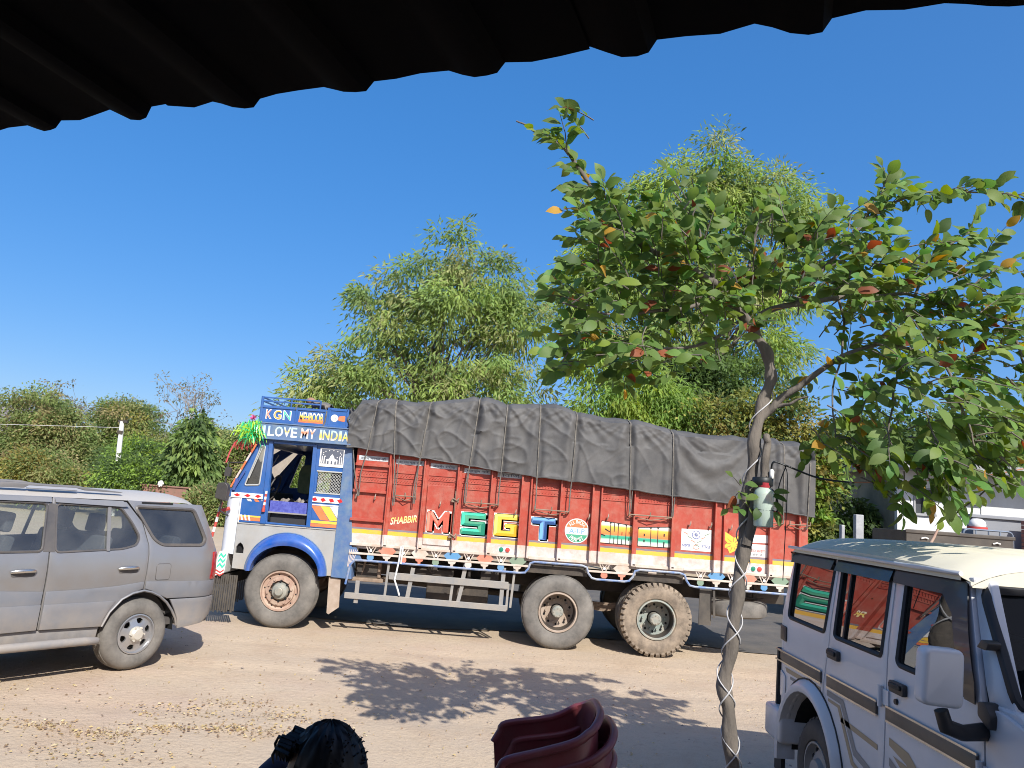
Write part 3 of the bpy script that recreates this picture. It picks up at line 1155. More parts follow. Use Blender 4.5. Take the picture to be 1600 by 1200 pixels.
wp.tube([(-3.99, -0.035, 1.95), (-3.86, -0.04, 2.22)], 0.013, 6)
wp.tube([(-4.0, -0.03, 1.93), (-3.96, -0.035, 2.1)], 0.024, 6)
wp.build('pillar_handle', 'ink_blue', truck, smooth=50)
fr = MB()
for k in range(46):
    y = 0.02 + (TW - 0.04) * k / 45 if k > 16 else 0.0 + 0.02 * (k % 3)
    x = -4.12 + 0.01 * (k % 2) if k > 16 else -4.14 + 0.34 * k / 16
    w_ = 0.011
    zt = 0.68 if k > 16 else 0.70
    fr.box(x - w_, x + w_, y, y + 0.006, 0.16 + 0.05 * rnd.random(), zt)
fr.build('rubber_fringe', 'dark_rubber', truck, kind='stuff')
hl_ = MB()
hl_.box(-4.14, -3.95, 0.1, TW - 0.1, 0.55, 0.70)
hl_.build('bumper_beam', 'frame_dark', truck)

# --- wheels
def tyre_mesh(c, w, lug):
    """c=(x,y0,z): outer face at y0, width w"""
    m = MB()
    ro, ri = 0.525, 0.285
    prof = [(ri, 0.035), (ri + .02, 0.012), (ri + .07, 0.002), (0.40, -0.004), (0.445, 0.0), (0.482, 0.016), (0.508, 0.034), (ro - .004, 0.055),
            (ro, w * 0.35), (ro, w * 0.65), (ro - .004, w - 0.055), (0.482, w - 0.016), (0.40, w), (ri + .03, w - 0.01), (ri, w - 0.03)]
    if lug:
        prof = [(r if r < 0.5 else r - 0.022, a) for r, a in prof]
    m.lathe(prof[::-1], c, 44, 0)
    if lug:
        nl = 38
        for k in range(nl):
            a = 2 * math.pi * k / nl
            for side in (0, 1):
                aa = a + side * math.pi / nl
                dw = 0.052
                V = []
                for (r, ya, da) in ((0.462, 0.004, 0.0), (0.492, 0.004, 0.0), (0.526, 0.03, 0.0), (0.529, w * 0.52, 0.10), (0.49, w * 0.52, 0.10)):
                    for s_ in (-1, 1):
                        t = aa + s_ * dw / 1.05 + da
                        y = ya if side == 0 else w - ya
                        V.append((c[0] + r * math.cos(t), c[1] + y, c[2] + r * math.sin(t)))
                F = []
                for q in range(4):
                    f = (2 * q, 2 * q + 1, 2 * q + 3, 2 * q + 2)
                    F.append(f if side == 0 else f[::-1])
                F += [(0, 2, 4, 6, 8), (9, 7, 5, 3, 1)]
                m.add(V, F, 0)
    else:
        # circumferential grooves stay as bands just proud of the tread
        for a in (0.06, 0.12, 0.18):
            m.lathe([(ro + .001, a * w / .25), (ro + .008, a * w / .25 + .006), (ro + .008, a * w / .25 + .034), (ro + .001, a * w / .25 + .04)], c, 44, 0)
    return m


def truck_wheel(c, front, lug=False, rim='hub_rust', right=False):
    r = obj('wheel', None, truck)
    mt = tyre_mesh((0, 0, 0), 0.255, lug)
    rm = MB()
    if front:
        prof = [(0.288, 0.035), (0.283, 0.012), (0.268, 0.012), (0.262, 0.05), (0.235, 0.062), (0.215, 0.058), (0.205, 0.03), (0.150, 0.022), (0.150, 0.09), (0.02, 0.10)]
        rm.lathe(prof[::-1], (0, 0, 0), 40, 0)
        rm.lathe([(0.001, -0.055), (0.05, -0.055), (0.062, -0.045), (0.062, -0.01), (0.105, 0.0), (0.125, 0.03), (0.125, 0.09)], (0, 0, 0), 32, 1)
        for k in range(10):
            a = 2 * math.pi * (k + .3) / 10
            rm.lathe([(0.001, 0.002), (0.015, 0.002), (0.015, 0.045)], (0.178 * math.cos(a), 0.0, 0.178 * math.sin(a)), 7, 0)
            rm.lathe([(0.001, 0.054), (0.013, 0.054), (0.013, 0.06)], (0.235 * math.cos(a + .3), 0.004, 0.235 * math.sin(a + .3)), 7, 2)
        # irregular openings round the hub
        for k in range(8):
            a = 2 * math.pi * k / 8
            rm.lathe([(0.001, 0.012), (0.017, 0.012), (0.017, 0.03)], (0.140 * math.cos(a), 0.0, 0.140 * math.sin(a)), 7, 2)
    else:
        rm.lathe([(0.288, 0.035), (0.283, 0.008), (0.266, 0.006), (0.255, 0.03)][::-1], (0, 0, 0), 40, 0)
        rm.lathe([(0.255, 0.03), (0.245, 0.10), (0.24, 0.235)][::-1], (0, 0, 0), 40, 3)  # barrel coloured dark to stand for the shade inside the dish
        rm.lathe([(0.24, 0.235), (0.19, 0.24), (0.10, 0.235)][::-1], (0, 0, 0), 40, 0)
        rm.lathe([(0.001, 0.045), (0.07, 0.045), (0.085, 0.06), (0.088, 0.10), (0.088, 0.2)], (0, 0, 0), 26, 1)
        for k in range(10):
            a = 2 * math.pi * k / 10
            rm.lathe([(0.001, 0.195), (0.014, 0.195), (0.016, 0.24)], (0.165 * math.cos(a), 0, 0.165 * math.sin(a)), 7, 0)
            a += 0.3
            rm.lathe([(0.001, 0.231), (0.018, 0.231), (0.018, 0.238)], (0.195 * math.cos(a), -0.0, 0.195 * math.sin(a)), 8, 2)
        for k in range(8):
            a = 2 * math.pi * k / 8
            rm.lathe([(0.001, 0.036), (0.010, 0.036), (0.010, 0.05)], (0.055 * math.cos(a), 0, 0.055 * math.sin(a)), 6, 1)
    if right:
        mt = mt.mirror(0)
        rm = rm.mirror(0)
    t = mt.build('tyre', 'tread_rubber' if lug else 'rubber', r, smooth=35)
    d = rm.build('rim', [rim, 'hub_cap', 'hole_black', 'frame_dark'], r, smooth=35)
    r.location = c
    return r


def copy_tree(o, parent=None):
    c = o.copy()
    COL.objects.link(c)
    c.parent = parent
    for ch in kids(o):
        copy_tree(ch, c)
    return c


truck_wheel((-3.15, -0.02, 0.525), True, rim='hub_rust')
w1 = truck_wheel((0.92, -0.02, 0.525), False, rim='hub_pale')
truck_wheel((2.36, -0.02, 0.525), False, lug=True, rim='hub_teal')
w2 = truck_wheel((0.92, 0.31, 0.525), False, rim='hub_teal')
for c in ((2.36, 0.31, 0.525),):
    q = copy_tree(w2, truck)
    q.location = c
wr = truck_wheel((-3.15, TW + .02, 0.525), True, right=True)
wr2 = truck_wheel((0.92, TW + .02, 0.525), False, right=True)
for c in ((2.36, TW + .02, 0.525), (0.92, TW - .31, 0.525), (2.36, TW - .31, 0.525)):
    q = copy_tree(wr2, truck)
    q.location = c

# --- chassis
ch = MB()
for y in (0.78, 1.60):
    ch.box(-3.9, 4.5, y, y + 0.08, 0.80, 1.06)
for x in (-3.7, -2.2, -1.0, 0.2, 1.64, 3.0, 4.3):
    ch.box(x - .06, x + .06, 0.86, 1.60, 0.82, 1.0)
for x in (-2.1, -1.3, -0.5, 0.3, 1.2, 2.0, 2.8, 3.6, 4.4):
    ch.box(x - .05, x + .05, 0.45, TW - 0.45, 1.08, 1.2)
ch.build('chassis_frame', 'frame_dark', truck, bevel=0.006)
ax = MB()
for x in (0.92, 2.36):
    ax.tube([(x, 0.3, 0.53), (x, 0.95, 0.53), (x, 1.05, 0.56), (x, 1.35, 0.56), (x, 1.45, 0.53), (x, TW - 0.3, 0.53)], [0.10, 0.10, 0.2, 0.2, 0.10, 0.10], 12)
ax.tube([(-3.15, 0.2, 0.5), (-3.15, TW - .2, 0.5)], 0.07, 8)
ax.tube([(-2.6, 1.2, 0.72), (0.8, 1.2, 0.58)], 0.055, 10)
ax.build('axle', 'frame_dark', truck, smooth=50)
lf = MB()
for (xc, hl2) in ((-3.15, 0.65), (1.64, 0.95)):
    for k in range(6):
        L_ = hl2 * (1 - k * 0.13)
        lf.grid(lambda u, v: (xc + u * L_, 0.62 + 0.08 * v, 0.76 - 0.022 * k - 0.12 * (1 - u * u)), np.linspace(-1, 1, 9), [0, 1])
        lf.grid(lambda u, v: (xc + u * L_, 0.62, 0.76 - 0.022 * k - 0.12 * (1 - u * u) - 0.018 * v), np.linspace(-1, 1, 9), [0, 1], flip=True)
lf.build('leaf_spring', 'rust_iron', truck)
tnk = MB()
tnk.prism(rounded([(-1.05, 0.46), (-0.12, 0.44), (-0.12, 0.80), (-1.05, 0.82)], 0.05), 0.30, 0.74)
tnk.build('fuel_tank', 'frame_dark', truck, bevel=0.02)
bt = MB()
bt.box(-2.2, -1.68, 0.10, 0.5, 0.74, 0.79, 0)
bt.box(-2.1, -1.78, 0.2, 0.5, 0.79, 0.98, 1)
bt.tube([(-1.76, 0.2, 0.80), (-1.76, 0.2, 1.06)], 0.03, 8, 0)
bt.tube([(-2.02, 0.22, 0.82), (-1.98, 0.2, 1.04)], 0.022, 6, 0)
bt.build('battery_tray', ['rust_iron', 'frame_dark'], truck, bevel=0.008)
bx = MB()
bx.box(-1.28, -0.66, 0.22, 0.5, 0.89, 0.98)
bx.tube([(-0.97, 0.2, 0.99), (-0.97, 0.48, 0.99)], 0.07, 12)
bx.box(-0.25, 0.02, 0.2, 0.5, 0.88, 1.04)
bx.tube([(-0.42, 0.15, 0.86), (-0.42, 0.15, 1.12)], 0.025, 8)
bx.tube([(-1.5, 0.5, 0.86), (-1.2, 0.42, 0.8), (-0.6, 0.45, 0.84)], 0.03, 8)
bx.build('air_tank', 'frame_dark', truck, bevel=0.01)
# side guard
sgd = MB()
sgd.bar((-2.2, -0.02, 0.545), (0.17, -0.02, 0.53), 0.03, 0.085)
sgd.bar((-1.58, -0.02, 0.865), (0.17, -0.02, 0.855), 0.03, 0.10)
sgd.build('side_guard_rail', 'steel_grey', truck, bevel=0.004)
for (xa, xb, za, zb, w_) in ((-1.62, -1.60, 0.54, 1.06, 0.035), (-1.29, -1.24, 0.55, 1.0, 0.06), (-0.66, -0.64, 0.55, 0.9, 0.04), (-0.55, -0.50, 0.54, 0.82, 0.055), (-0.50, -0.46, 0.90, 1.2, 0.06),
                           (0.08, 0.09, 0.55, 1.1, 0.06), (0.165, 0.17, 0.50, 0.88, 0.035), (0.22, 0.25, 0.54, 1.10, 0.035), (-2.03, -2.03, 0.44, 0.76, 0.06)):
    q = MB()
    q.bar((xa, 0.005, za), (xb, 0.005, zb), w_, 0.03, up=(0, 1, 0))
    q.build('side_guard_post', 'steel_grey', truck, bevel=0.003)
# mud flaps and spare tyre
mf = MB()
mf.prism([(-2.46, 0.77), (-2.29, 0.76), (-2.27, 0.36), (-2.41, 0.25), (-2.44, 0.27)], 0.02, 0.035)
mf.build('mud_flap', 'hub_pale', truck)
mf = MB()
mf.box(2.99, 3.17, 0.04, 0.06, 0.50, 1.05)
mf.bar((3.20, -0.01, 0.62), (3.185, -0.01, 1.03), 0.03, 0.02)
mf.build('mud_flap', 'dark_rubber', truck)
spt = MB()
spt.lathe([(0.28, 0.02), (0.33, 0.0), (0.42, 0.0), (0.485, 0.03), (0.50, 0.07), (0.50, 0.18), (0.485, 0.22), (0.42, 0.25), (0.33, 0.25), (0.28, 0.23)], (3.62, 0.50, 0.62), 36, axis='z', closed=True)
spt.build('spare_tyre', 'rubber', truck, smooth=40)
sps = MB()
sps.bar((3.3, 0.5, 0.88), (3.3, 0.5, 1.1), 0.05, 0.05)
sps.bar((3.95, 0.5, 0.88), (3.95, 0.5, 1.1), 0.05, 0.05)
sps.bar((3.1, 0.5, 0.885), (4.1, 0.5, 0.885), 0.08, 0.02)
sps.build('spare_carrier', 'frame_dark', truck)
# --- cargo body
BX0, BX1 = -2.235, 4.56
posts = [(-1.69, .05), (-1.17, .05), (-0.665, .05), (-0.16, .05), (0.34, .14), (0.88, .05), (1.395, .13), (1.98, .06), (2.55, .06), (3.225, .13), (4.0, .06), (4.43, .05)]
edges = [BX0] + [p[0] for p in posts] + [BX1]
for i in range(len(edges) - 1):
    xa = edges[i] + 0.001
    xb = edges[i + 1] - 0.001
    p = MB()
    p.box(xa, xb, 0.0, 0.04, 1.275, 3.02)
    a = xa + 0.04
    b = xb - 0.04
    if i == 0:
        for z in (2.45, 2.06, 1.64):
            p.box(xa, xb - .02, -0.05, 0.0, z - .02, z + .02)
    p.build('side_panel', 'body_paint', truck, bevel=0.003)
    em = MB()
    for z in ((2.36, 2.285, 2.195) if i != 0 else (2.36, 2.27, 2.195)):
        em.box(a, b, -0.012, 0, z, z + 0.012)
    for z in (2.31, 2.225):
        n = int((b - a) / 0.042)
        for k in range(n):
            x = a + (k + .5) * (b - a) / n
            em.prism([(x - .017, z), (x - .006, z), (x + .017, z + .034), (x + .006, z + .034)], -0.011, 0)
    em.build('pressed_border', 'body_paint', truck)
for (x, w_) in posts:
    p = MB()
    if w_ > 0.1:
        p.box(x - w_ / 2, x + w_ / 2, -0.035, 0, 1.275, 3.0)
        p.box(x - w_ / 2 - .012, x - w_ / 2 + .012, -0.085, 0, 1.275, 3.0)
        p.box(x + w_ / 2 - .012, x + w_ / 2 + .012, -0.085, 0, 1.275, 3.0)
    else:
        p.box(x - .010 - w_ / 2, x + .010 - w_ / 2, -0.085, 0, 1.275, 3.0)
        p.box(x - w_ / 2, x + w_ / 2, -0.03, 0, 1.275, 3.0)
    p.build('side_post', 'post_paint', truck, bevel=0.003)
dr = MB()
dr.box(-1.135, -0.735, -0.02, -0.002, 1.35, 2.225)
dr.build('access_door', 'body_paint', truck, bevel=0.006)
dh = MB()
dh.tube([(-0.70, -0.06, 1.36), (-0.70, -0.06, 2.16)], 0.016, 6)
for z in (1.50, 2.02):
    dh.box(-0.76, -0.655, -0.075, 0.0, z - .025, z + .025)
    dh.tube([(-0.74, -0.08, z + .03), (-0.68, -0.10, z), (-0.65, -0.08, z + .04)], 0.012, 6)
dh.build('door_bolt', 'rust_iron', truck, smooth=40)
fs = MB()
fs.box(BX0, BX1, TW - 0.04, TW, 1.275, 3.02)
fs.box(BX0, BX0 + .04, 0.04, TW - .04, 1.275, 3.02)
fs.box(BX1 - .05, BX1, 0.045, TW - .045, 1.275, 3.02)
fs.box(BX0, BX1, 0.04, TW - .04, 1.22, 1.272)
fs.build('far_side_boards', 'body_paint', truck)
# tie rails, hooks
for (xa, xb, z) in ((-1.60, -1.30, 2.03), (-0.57, -0.07, 2.01), (0.47, 0.98, 1.985), (1.87, 2.50, 2.015), (3.78, 4.15, 2.05), (4.25, 4.55, 2.05)):
    q = MB()
    q.tube([(xa, -0.095, z), (xb, -0.095, z - .0)], 0.010, 6)
    q.tube([(xa, -0.03, z - .02), ((xa + xb) / 2, -0.085, z - .065), (xb, -0.03, z - .015)], 0.007, 5)
    for x in (xa, (xa + xb) / 2, xb):
        q.tube([(x, 0.0, z - .03), (x, -0.095, z), (x, -0.10, z + .05)], 0.010, 6)
    q.build('tie_rail', 'rust_iron', truck, smooth=40)
hk = [(-1.90, 2.0), (-0.93, 1.97), (0.19, 1.93), (1.28, 1.95), (1.56, 1.97), (2.78, 1.96), (3.09, 1.96), (3.39, 1.95), (-2.18, 2.0)]
for (x, z) in hk:
    q = MB()
    q.tube([(x, 0.0, z - .04), (x, -0.05, z - .05), (x + .01, -0.075, z - .01), (x + .015, -0.065, z + .03)], [0.010, 0.010, 0.010, 0.004], 6)
    q.build('rope_hook', 'hub_pale', truck, smooth=40)
# strip labels under the tarpaulin hem
for k, (xa, xb, zb, tx_) in enumerate(((-2.20, -1.76, 2.515, 'करम नवाज की'), (-1.64, -1.22, 2.495, 'या महबूब की'), (-1.12, -0.72, 2.475, 'अजमेर शरीफ'), (-0.61, -0.22, 2.44, 'महबूब की'), (-0.11, 0.25, 2.415, 'नवाज'))):
    q = MB()
    q.flat([(xa, zb), (xb, zb), (xb, zb + .07), (xa, zb + .07)], -0.0035, 0)
    write(q, tx_, xa + .03, xb - .03, zb + .012, zb + .058, -0.0055, 1, bold=0.004)
    q.build('lettered_strip', ['label_white', 'ink_grey'], truck)


# painted writing on the boards
def glyph(mb, strokes, x0, x1, z0, z1, y, mi, grow=0.0):
    for poly, c in strokes:
        P = [(x0 + (x1 - x0) * p[0], z0 + (z1 - z0) * p[1]) for p in poly]
        mb.flat(P, y - 0.0004 * c, mi[c])


GL = {}
s4 = 0.26
GL['M'] = ([[(0, 0), (s4, 0), (s4, .62), (.5, .2), (1 - s4, .62), (1 - s4, 0), (1, 0), (1, 1), (.80, 1), (.5, .52), (.2, 1), (0, 1)]],
           [[(0, 0), (.13, .06), (.13, .86), (0, 1)], [(.2, 1), (.5, .52), (.5, .36), (.13, .86)]],
           [[(.5, .52), (.8, 1), (.87, .86), (.5, .36)], [(1, 0), (.87, .06), (.87, .86), (1, 1)]])
GL['S'] = ([[(0, 0), (1, 0), (1, .6), (.3, .6), (.3, .74), (1, .74), (1, 1), (0, 1), (0, .40), (.7, .40), (.7, .26), (0, .26)]],
           [[(0, 1), (1, 1), (.9, .88), (.14, .88)], [(0, .26), (.7, .26), (.8, .14), (.08, .14)], [(0, .40), (0, 1), (.14, .88), (.14, .5)]],
           [[(0, .40), (.7, .40), (.84, .5), (.14, .5)], [(0, 0), (1, 0), (.84, .13), (.1, .13)], [(1, 0), (1, .6), (.84, .5), (.84, .13)]])
GL['G'] = ([[(0, 0), (1, 0), (1, .56), (.46, .56), (.46, .38), (.70, .38), (.70, .24), (.3, .24), (.3, .76), (1, .76), (1, 1), (0, 1)]],
           [[(0, 1), (1, 1), (.9, .88), (.14, .88)], [(0, 0), (0, 1), (.14, .88), (.14, .12)]],
           [[(0, 0), (1, 0), (.86, .12), (.14, .12)], [(1, 0), (1, .56), (.86, .47), (.86, .12)]])
GL['T'] = ([[(.36, 0), (.66, 0), (.66, .72), (1, .72), (1, 1), (0, 1), (0, .72), (.36, .72)]],
           [[(0, 1), (1, 1), (.94, .88), (.06, .88)], [(.36, 0), (.36, .72), (.5, .84), (.5, .06)]],
           [[(0, .72), (.36, .72), (.44, .84), (.06, .84)], [(.66, .72), (1, .72), (.94, .84), (.56, .84)], [(.66, 0), (.66, .72), (.56, .84), (.54, .06)]])
for ch_, xa, xb, za, zb, col_ in (('M', -1.10, -0.775, 1.545, 1.845, 'red'), ('S', -0.595, -0.235, 1.545, 1.86, 'green'), ('G', -0.105, 0.245, 1.56, 1.875, 'yellow'), ('T', 0.445, 0.80, 1.545, 1.865, 'blue')):
    q = MB()
    base, hi, lo = GL[ch_]
    for p in base:      # white block shadow behind the letter
        for (dx, dz) in ((-.012, .014), (.030, -.018), (.030, .010), (-.008, -.020), (.015, -.030)):
            q.flat([(xa + (xb - xa) * a + dx, za + (zb - za) * b + dz) for a, b in p], -0.0032, 1)
    for p in base:
        q.flat([(xa + (xb - xa) * a, za + (zb - za) * b) for a, b in p], -0.006, 0)
    for p in hi:
        q.flat([(xa + (xb - xa) * a, za + (zb - za) * b) for a, b in p], -0.0085, 2)
    for p in lo:
        q.flat([(xa + (xb - xa) * a, za + (zb - za) * b) for a, b in p], -0.0085, 3)
    dk = {'red': 'paint_red', 'green': 'paint_green_dark', 'yellow': 'paint_yellow_dark', 'blue': 'paint_blue_dark'}[col_]
    q.v = [(p[0], p[1] - (0.021 if ch_ == 'M' else 0), p[2]) for p in q.v]
    q.build('painted_letter', ['paint_' + col_, 'letter_white', 'paint_%s_light' % col_, dk], truck)
q = MB()
write(q, 'SHABBIR', -1.64, -1.25, 1.595, 1.70, -0.004, 0, bold=0.018, shear=0.15, slope=0.17)
q.build('painted_lettering', 'text_warm', truck)
# round permit badge
q = MB()
RC = (1.125, 1.715)
rad = 0.18


def seg(z0, z1, r):
    out = []
    for t in range(41):
        a = 2 * math.pi * t / 40
        out.append((r * math.cos(a), max(min(r * math.sin(a), z1), z0)))
    o2 = []
    for p in out:
        if not o2 or (abs(p[0] - o2[-1][0]) + abs(p[1] - o2[-1][1])) > 1e-4:
            o2.append(p)
    return [(RC[0] + p[0], RC[1] + p[1]) for p in o2[:-1]]


q.flat(seg(-1, 1, rad), -0.0035, 0)
q.flat(seg(0.05, 1, rad - .014), -0.0055, 1)
q.flat(seg(-1, -0.055, rad - .014), -0.0055, 2)


def curved(mb, body, r, amid, span, h, y, mi, inward):
    v, f = text_polys(body, 0.012)
    a = np.array(v)
    lo, hi = a.min(0), a.max(0)
    P = []
    for p in v:
        u = (p[0] - lo[0]) / (hi[0] - lo[0]) - 0.5
        w_ = (p[1] - lo[1]) / (hi[1] - lo[1]) - 0.5
        if inward:
            ang = R(amid) + u * span
            rr = r - w_ * h
        else:
            ang = R(amid) - u * span
            rr = r + w_ * h
        P.append((RC[0] + rr * math.cos(ang), y, RC[1] + rr * math.sin(ang)))
    F = []
    for t in f:
        s_ = sum(P[t[i]][0] * P[t[(i + 1) % len(t)]][2] - P[t[(i + 1) % len(t)]][0] * P[t[i]][2] for i in range(len(t)))
        F.append(t if s_ > 0 else t[::-1])
    mb.add(P, F, mi)


curved(q, 'ALL INDIA', 0.132, 90, 2.1, 0.055, -0.0075, 0, False)
curved(q, 'PERMIT', 0.128, 270, 1.6, 0.055, -0.0075, 0, True)
write(q, 'A-I-P', RC[0] - .115, RC[0] + .115, RC[1] - .035, RC[1] + .03, -0.0075, 3, bold=0.0)
q.build('permit_badge', ['letter_white', 'paint_orange', 'paint_green', 'paint_blue_light'], truck)


# tricolour block lettering over two bays
def block_word(xa, xb, zt0, zt1, zb0, zb1, letters):
    q = MB()
    topf = lambda x: zt0 + (zt1 - zt0) * (x - xa) / (xb - xa)
    botf = lambda x: zb0 + (zb1 - zb0) * (x - xa) / (xb - xa)
    q.flat([(xa, botf(xa) - .012), (xb, botf(xb) - .012), (xb, topf(xb) + .012), (xa, topf(xa) + .012)], -0.0035, 1)
    n = sum(w for _, w in letters)
    x = xa
    for ch_, w in letters:
        a = x + 0.006
        b = x + (xb - xa) * w / n - 0.006
        x += (xb - xa) * w / n
        m_ = (a + b) / 2
        c = lambda u, v: (a + (b - a) * u, botf(a + (b - a) * u) + (topf(a + (b - a) * u) - botf(a + (b - a) * u)) * v)
        q.flat([c(0, 0), c(1, 0), c(1, .93), c(.9, 1), c(.1, 1), c(0, .93)], -0.006, 0)
        s_ = .055 / max(w, .5)
        sl = []
        if ch_ == 'S':
            sl = [[(.45, .62), (1, .52), (1, .57), (.45, .69)], [(0, .36), (.5, .31), (.5, .36), (0, .42)]]
        if ch_ == 'H':
            sl = [[(.5 - s_, .58), (.5 + s_, .58), (.5 + s_, 1), (.5 - s_, 1)], [(.5 - s_, 0), (.5 + s_, 0), (.5 + s_, .3), (.5 - s_, .3)]]
        if ch_ == 'A':
            sl = [[(.5 - s_, .45), (.5 + s_, .45), (.5 + s_, .62), (.5 - s_, .62)], [(.5 - s_, 0), (.5 + s_, 0), (.5 + s_, .25), (.5 - s_, .25)]]
        if ch_ == 'B':
            sl = [[(.5 - s_, .54), (.5 + s_, .54), (.5 + s_, .68), (.5 - s_, .68)], [(.5 - s_, .2), (.5 + s_, .2), (.5 + s_, .34), (.5 - s_, .34)]]
        if ch_ == 'R':
            sl = [[(.5 - s_, .54), (.5 + s_, .54), (.5 + s_, .68), (.5 - s_, .68)], [(.5 - s_, 0), (.5 + s_, 0), (.5 + s_, .26), (.5 - s_, .26)]]
        for p in sl:
            q.flat([c(*t) for t in p], -0.0085, 1)
    q.build('painted_lettering', ['text_tricolour', 'paint_black'], truck)


block_word(1.475, 1.945, 1.885, 1.845, 1.575, 1.570, [('S', 1.25), ('H', 1), ('A', 1), ('B', .8)])
block_word(2.03, 2.515, 1.825, 1.865, 1.570, 1.575, [('B', 1), ('I', .55), ('R', 1)])
# white board with wheel emblem
q = MB()
q.flat([(2.675, 1.555), (3.125, 1.555), (3.125, 1.875), (2.675, 1.865)], -0.0035, 0)
cx, cz = 2.895, 1.79
for k in range(24):
    a, b = 2 * math.pi * k / 24, 2 * math.pi * (k + 1) / 24
    q.flat([(cx + .062 * math.cos(a), cz + .062 * math.sin(a)), (cx + .062 * math.cos(b), cz + .062 * math.sin(b)), (cx + .053 * math.cos(b), cz + .053 * math.sin(b)), (cx + .053 * math.cos(a), cz + .053 * math.sin(a))], -0.0055, 1)
    q.flat([(cx + .055 * math.cos(a), cz + .055 * math.sin(a)), (cx + .008 * math.cos(a - .2), cz + .008 * math.sin(a - .2)), (cx + .008 * math.cos(a + .2), cz + .008 * math.sin(a + .2))], -0.0055, 1)
for sgn in (-1, 1):
    for k in range(4):
        x0_, z0_ = 2.9 + sgn * (0.20 - .055 * k), 1.83 - .055 * k
        q.flat([(x0_, z0_), (x0_ - sgn * .075, z0_ - .035), (x0_ - sgn * .08, z0_ - .05), (x0_ - sgn * .02, z0_ - .022)], -0.0055, 2 if k % 2 == (sgn > 0) else 3)
for k in range(10):
    a, b = R(200 + 14 * k), R(200 + 14 * (k + 1))
    q.flat([(2.9 + .052 * math.cos(a), 1.615 + .04 * math.sin(a)), (2.9 + .052 * math.cos(b), 1.615 + .04 * math.sin(b)), (2.9 + .04 * math.cos(b), 1.615 + .03 * math.sin(b)), (2.9 + .04 * math.cos(a), 1.615 + .03 * math.sin(a))], -0.0055, 2)
write(q, 'भारत', 2.69, 2.815, 1.60, 1.645, -0.0055, 1, bold=0.006)
write(q, 'भारत', 2.985, 3.11, 1.60, 1.645, -0.0055, 1, bold=0.006)
q.build('painted_board', ['letter_white', 'ink_blue', 'paint_coral', 'paint_moss'], truck)
# yellow crest and white boards near the tail
q = MB()
q.flat([(3.32, 1.87), (3.46, 1.79), (3.56, 1.83), (3.62, 1.72), (3.55, 1.64), (3.60, 1.585), (3.48, 1.60), (3.40, 1.555), (3.37, 1.62), (3.30, 1.645), (3.36, 1.71), (3.31, 1.76)], -0.0035, 0)
for k in range(9):
    a = 2 * math.pi * k / 9
    q.flat([(3.45 + .04 * math.cos(a), 1.69 + .04 * math.sin(a)), (3.45 + .15 * math.cos(a + .2), 1.69 + .12 * math.sin(a + .2)), (3.45 + .05 * math.cos(a + .3), 1.69 + .05 * math.sin(a + .3))], -0.0055, 1)
q.build('painted_crest', ['paint_yellow', 'paint_orange'], truck)
q = MB()
q.flat([(3.70, 1.735), (3.965, 1.745), (3.965, 1.86), (3.70, 1.855)], -0.0035, 0)
q.flat([(3.66, 1.53), (3.96, 1.535), (3.96, 1.72), (3.66, 1.715)], -0.0035, 0)
write(q, 'भारत सरकार', 3.70, 3.92, 1.60, 1.64, -0.0055, 1, bold=0.0)
write(q, 'सेवा में', 3.74, 3.88, 1.55, 1.585, -0.0055, 2, bold=0.0)
q.build('painted_board', ['letter_white', 'pole_red', 'ink_grey'], truck)
for xr in (0.075, 3.80):
    q = MB()
    q.flat(rounded([(xr - .10, 1.325), (xr + .10, 1.325), (xr + .10, 1.40), (xr - .10, 1.40)], 0.03), -0.0035, 0)
    for k, mi in ((-1, 1), (1, 2)):
        q.lathe([(0.034, 0.0), (0.034, -0.012), (0.001, -0.016)], (xr + k * .047, -0.003, 1.362), 14, mi)
    q.build('side_reflector', ['white_paint', 'paint_green_dark', 'pole_red'], truck)

# --- painted frill below the boards
fb = MB()
for (a, b) in ((-2.2, 0.44), (1.30, 2.02), (2.72, 4.56)):
    fb.box(a, b, -0.03, 0.0, 1.262, 1.300)
    fb.box(a, b, -0.034, -0.005, 1.136, 1.166)
fb.box(0.44, 1.30, -0.03, 0.0, 1.255, 1.300)
fb.box(2.02, 2.72, -0.03, 0.0, 1.255, 1.300)
fb.build('frill_rail', 'dirty_white', truck, bevel=0.004)
for (a, b) in ((0.40, 1.32), (1.98, 2.74)):
    fd = MB()
    fd.box(a, b, 0.05, 0.4, 1.06, 1.235)
    fd.build('wheel_arch_board', 'frame_dark', truck)
br = MB()


def dip(x0_, x1_):
    return [(x0_ - .13, 1.222), (x0_ - .06, 1.20), (x0_ - .035, 1.12), (x0_ + .02, 1.055), (x0_ + .09, 1.04), (x1_ - .09, 1.04), (x1_ - .02, 1.055), (x1_ + .035, 1.12), (x1_ + .06, 1.20), (x1_ + .13, 1.222)]


path = [(-2.2, 0.70), (-2.16, 0.98), (-2.10, 1.05), (-2.0, 1.055), (0.33, 1.05), (0.40, 1.06), (0.445, 1.12), (0.47, 1.20), (0.53, 1.222)] + dip(1.36, 1.95)
path += [(2.66, 1.222), (2.74, 1.20), (2.77, 1.12), (2.82, 1.055), (2.9, 1.04), (4.5, 1.03)]
br.tube([(x, -0.035, z) for x, z in path], 0.017, 6)
br.build('frill_edge_tube', 'blue_rail', truck, smooth=50)
cols = ['paint_coral', 'dirty_white', 'paint_sea', 'paint_coral', 'paint_moss', 'paint_pink', 'paint_sea']


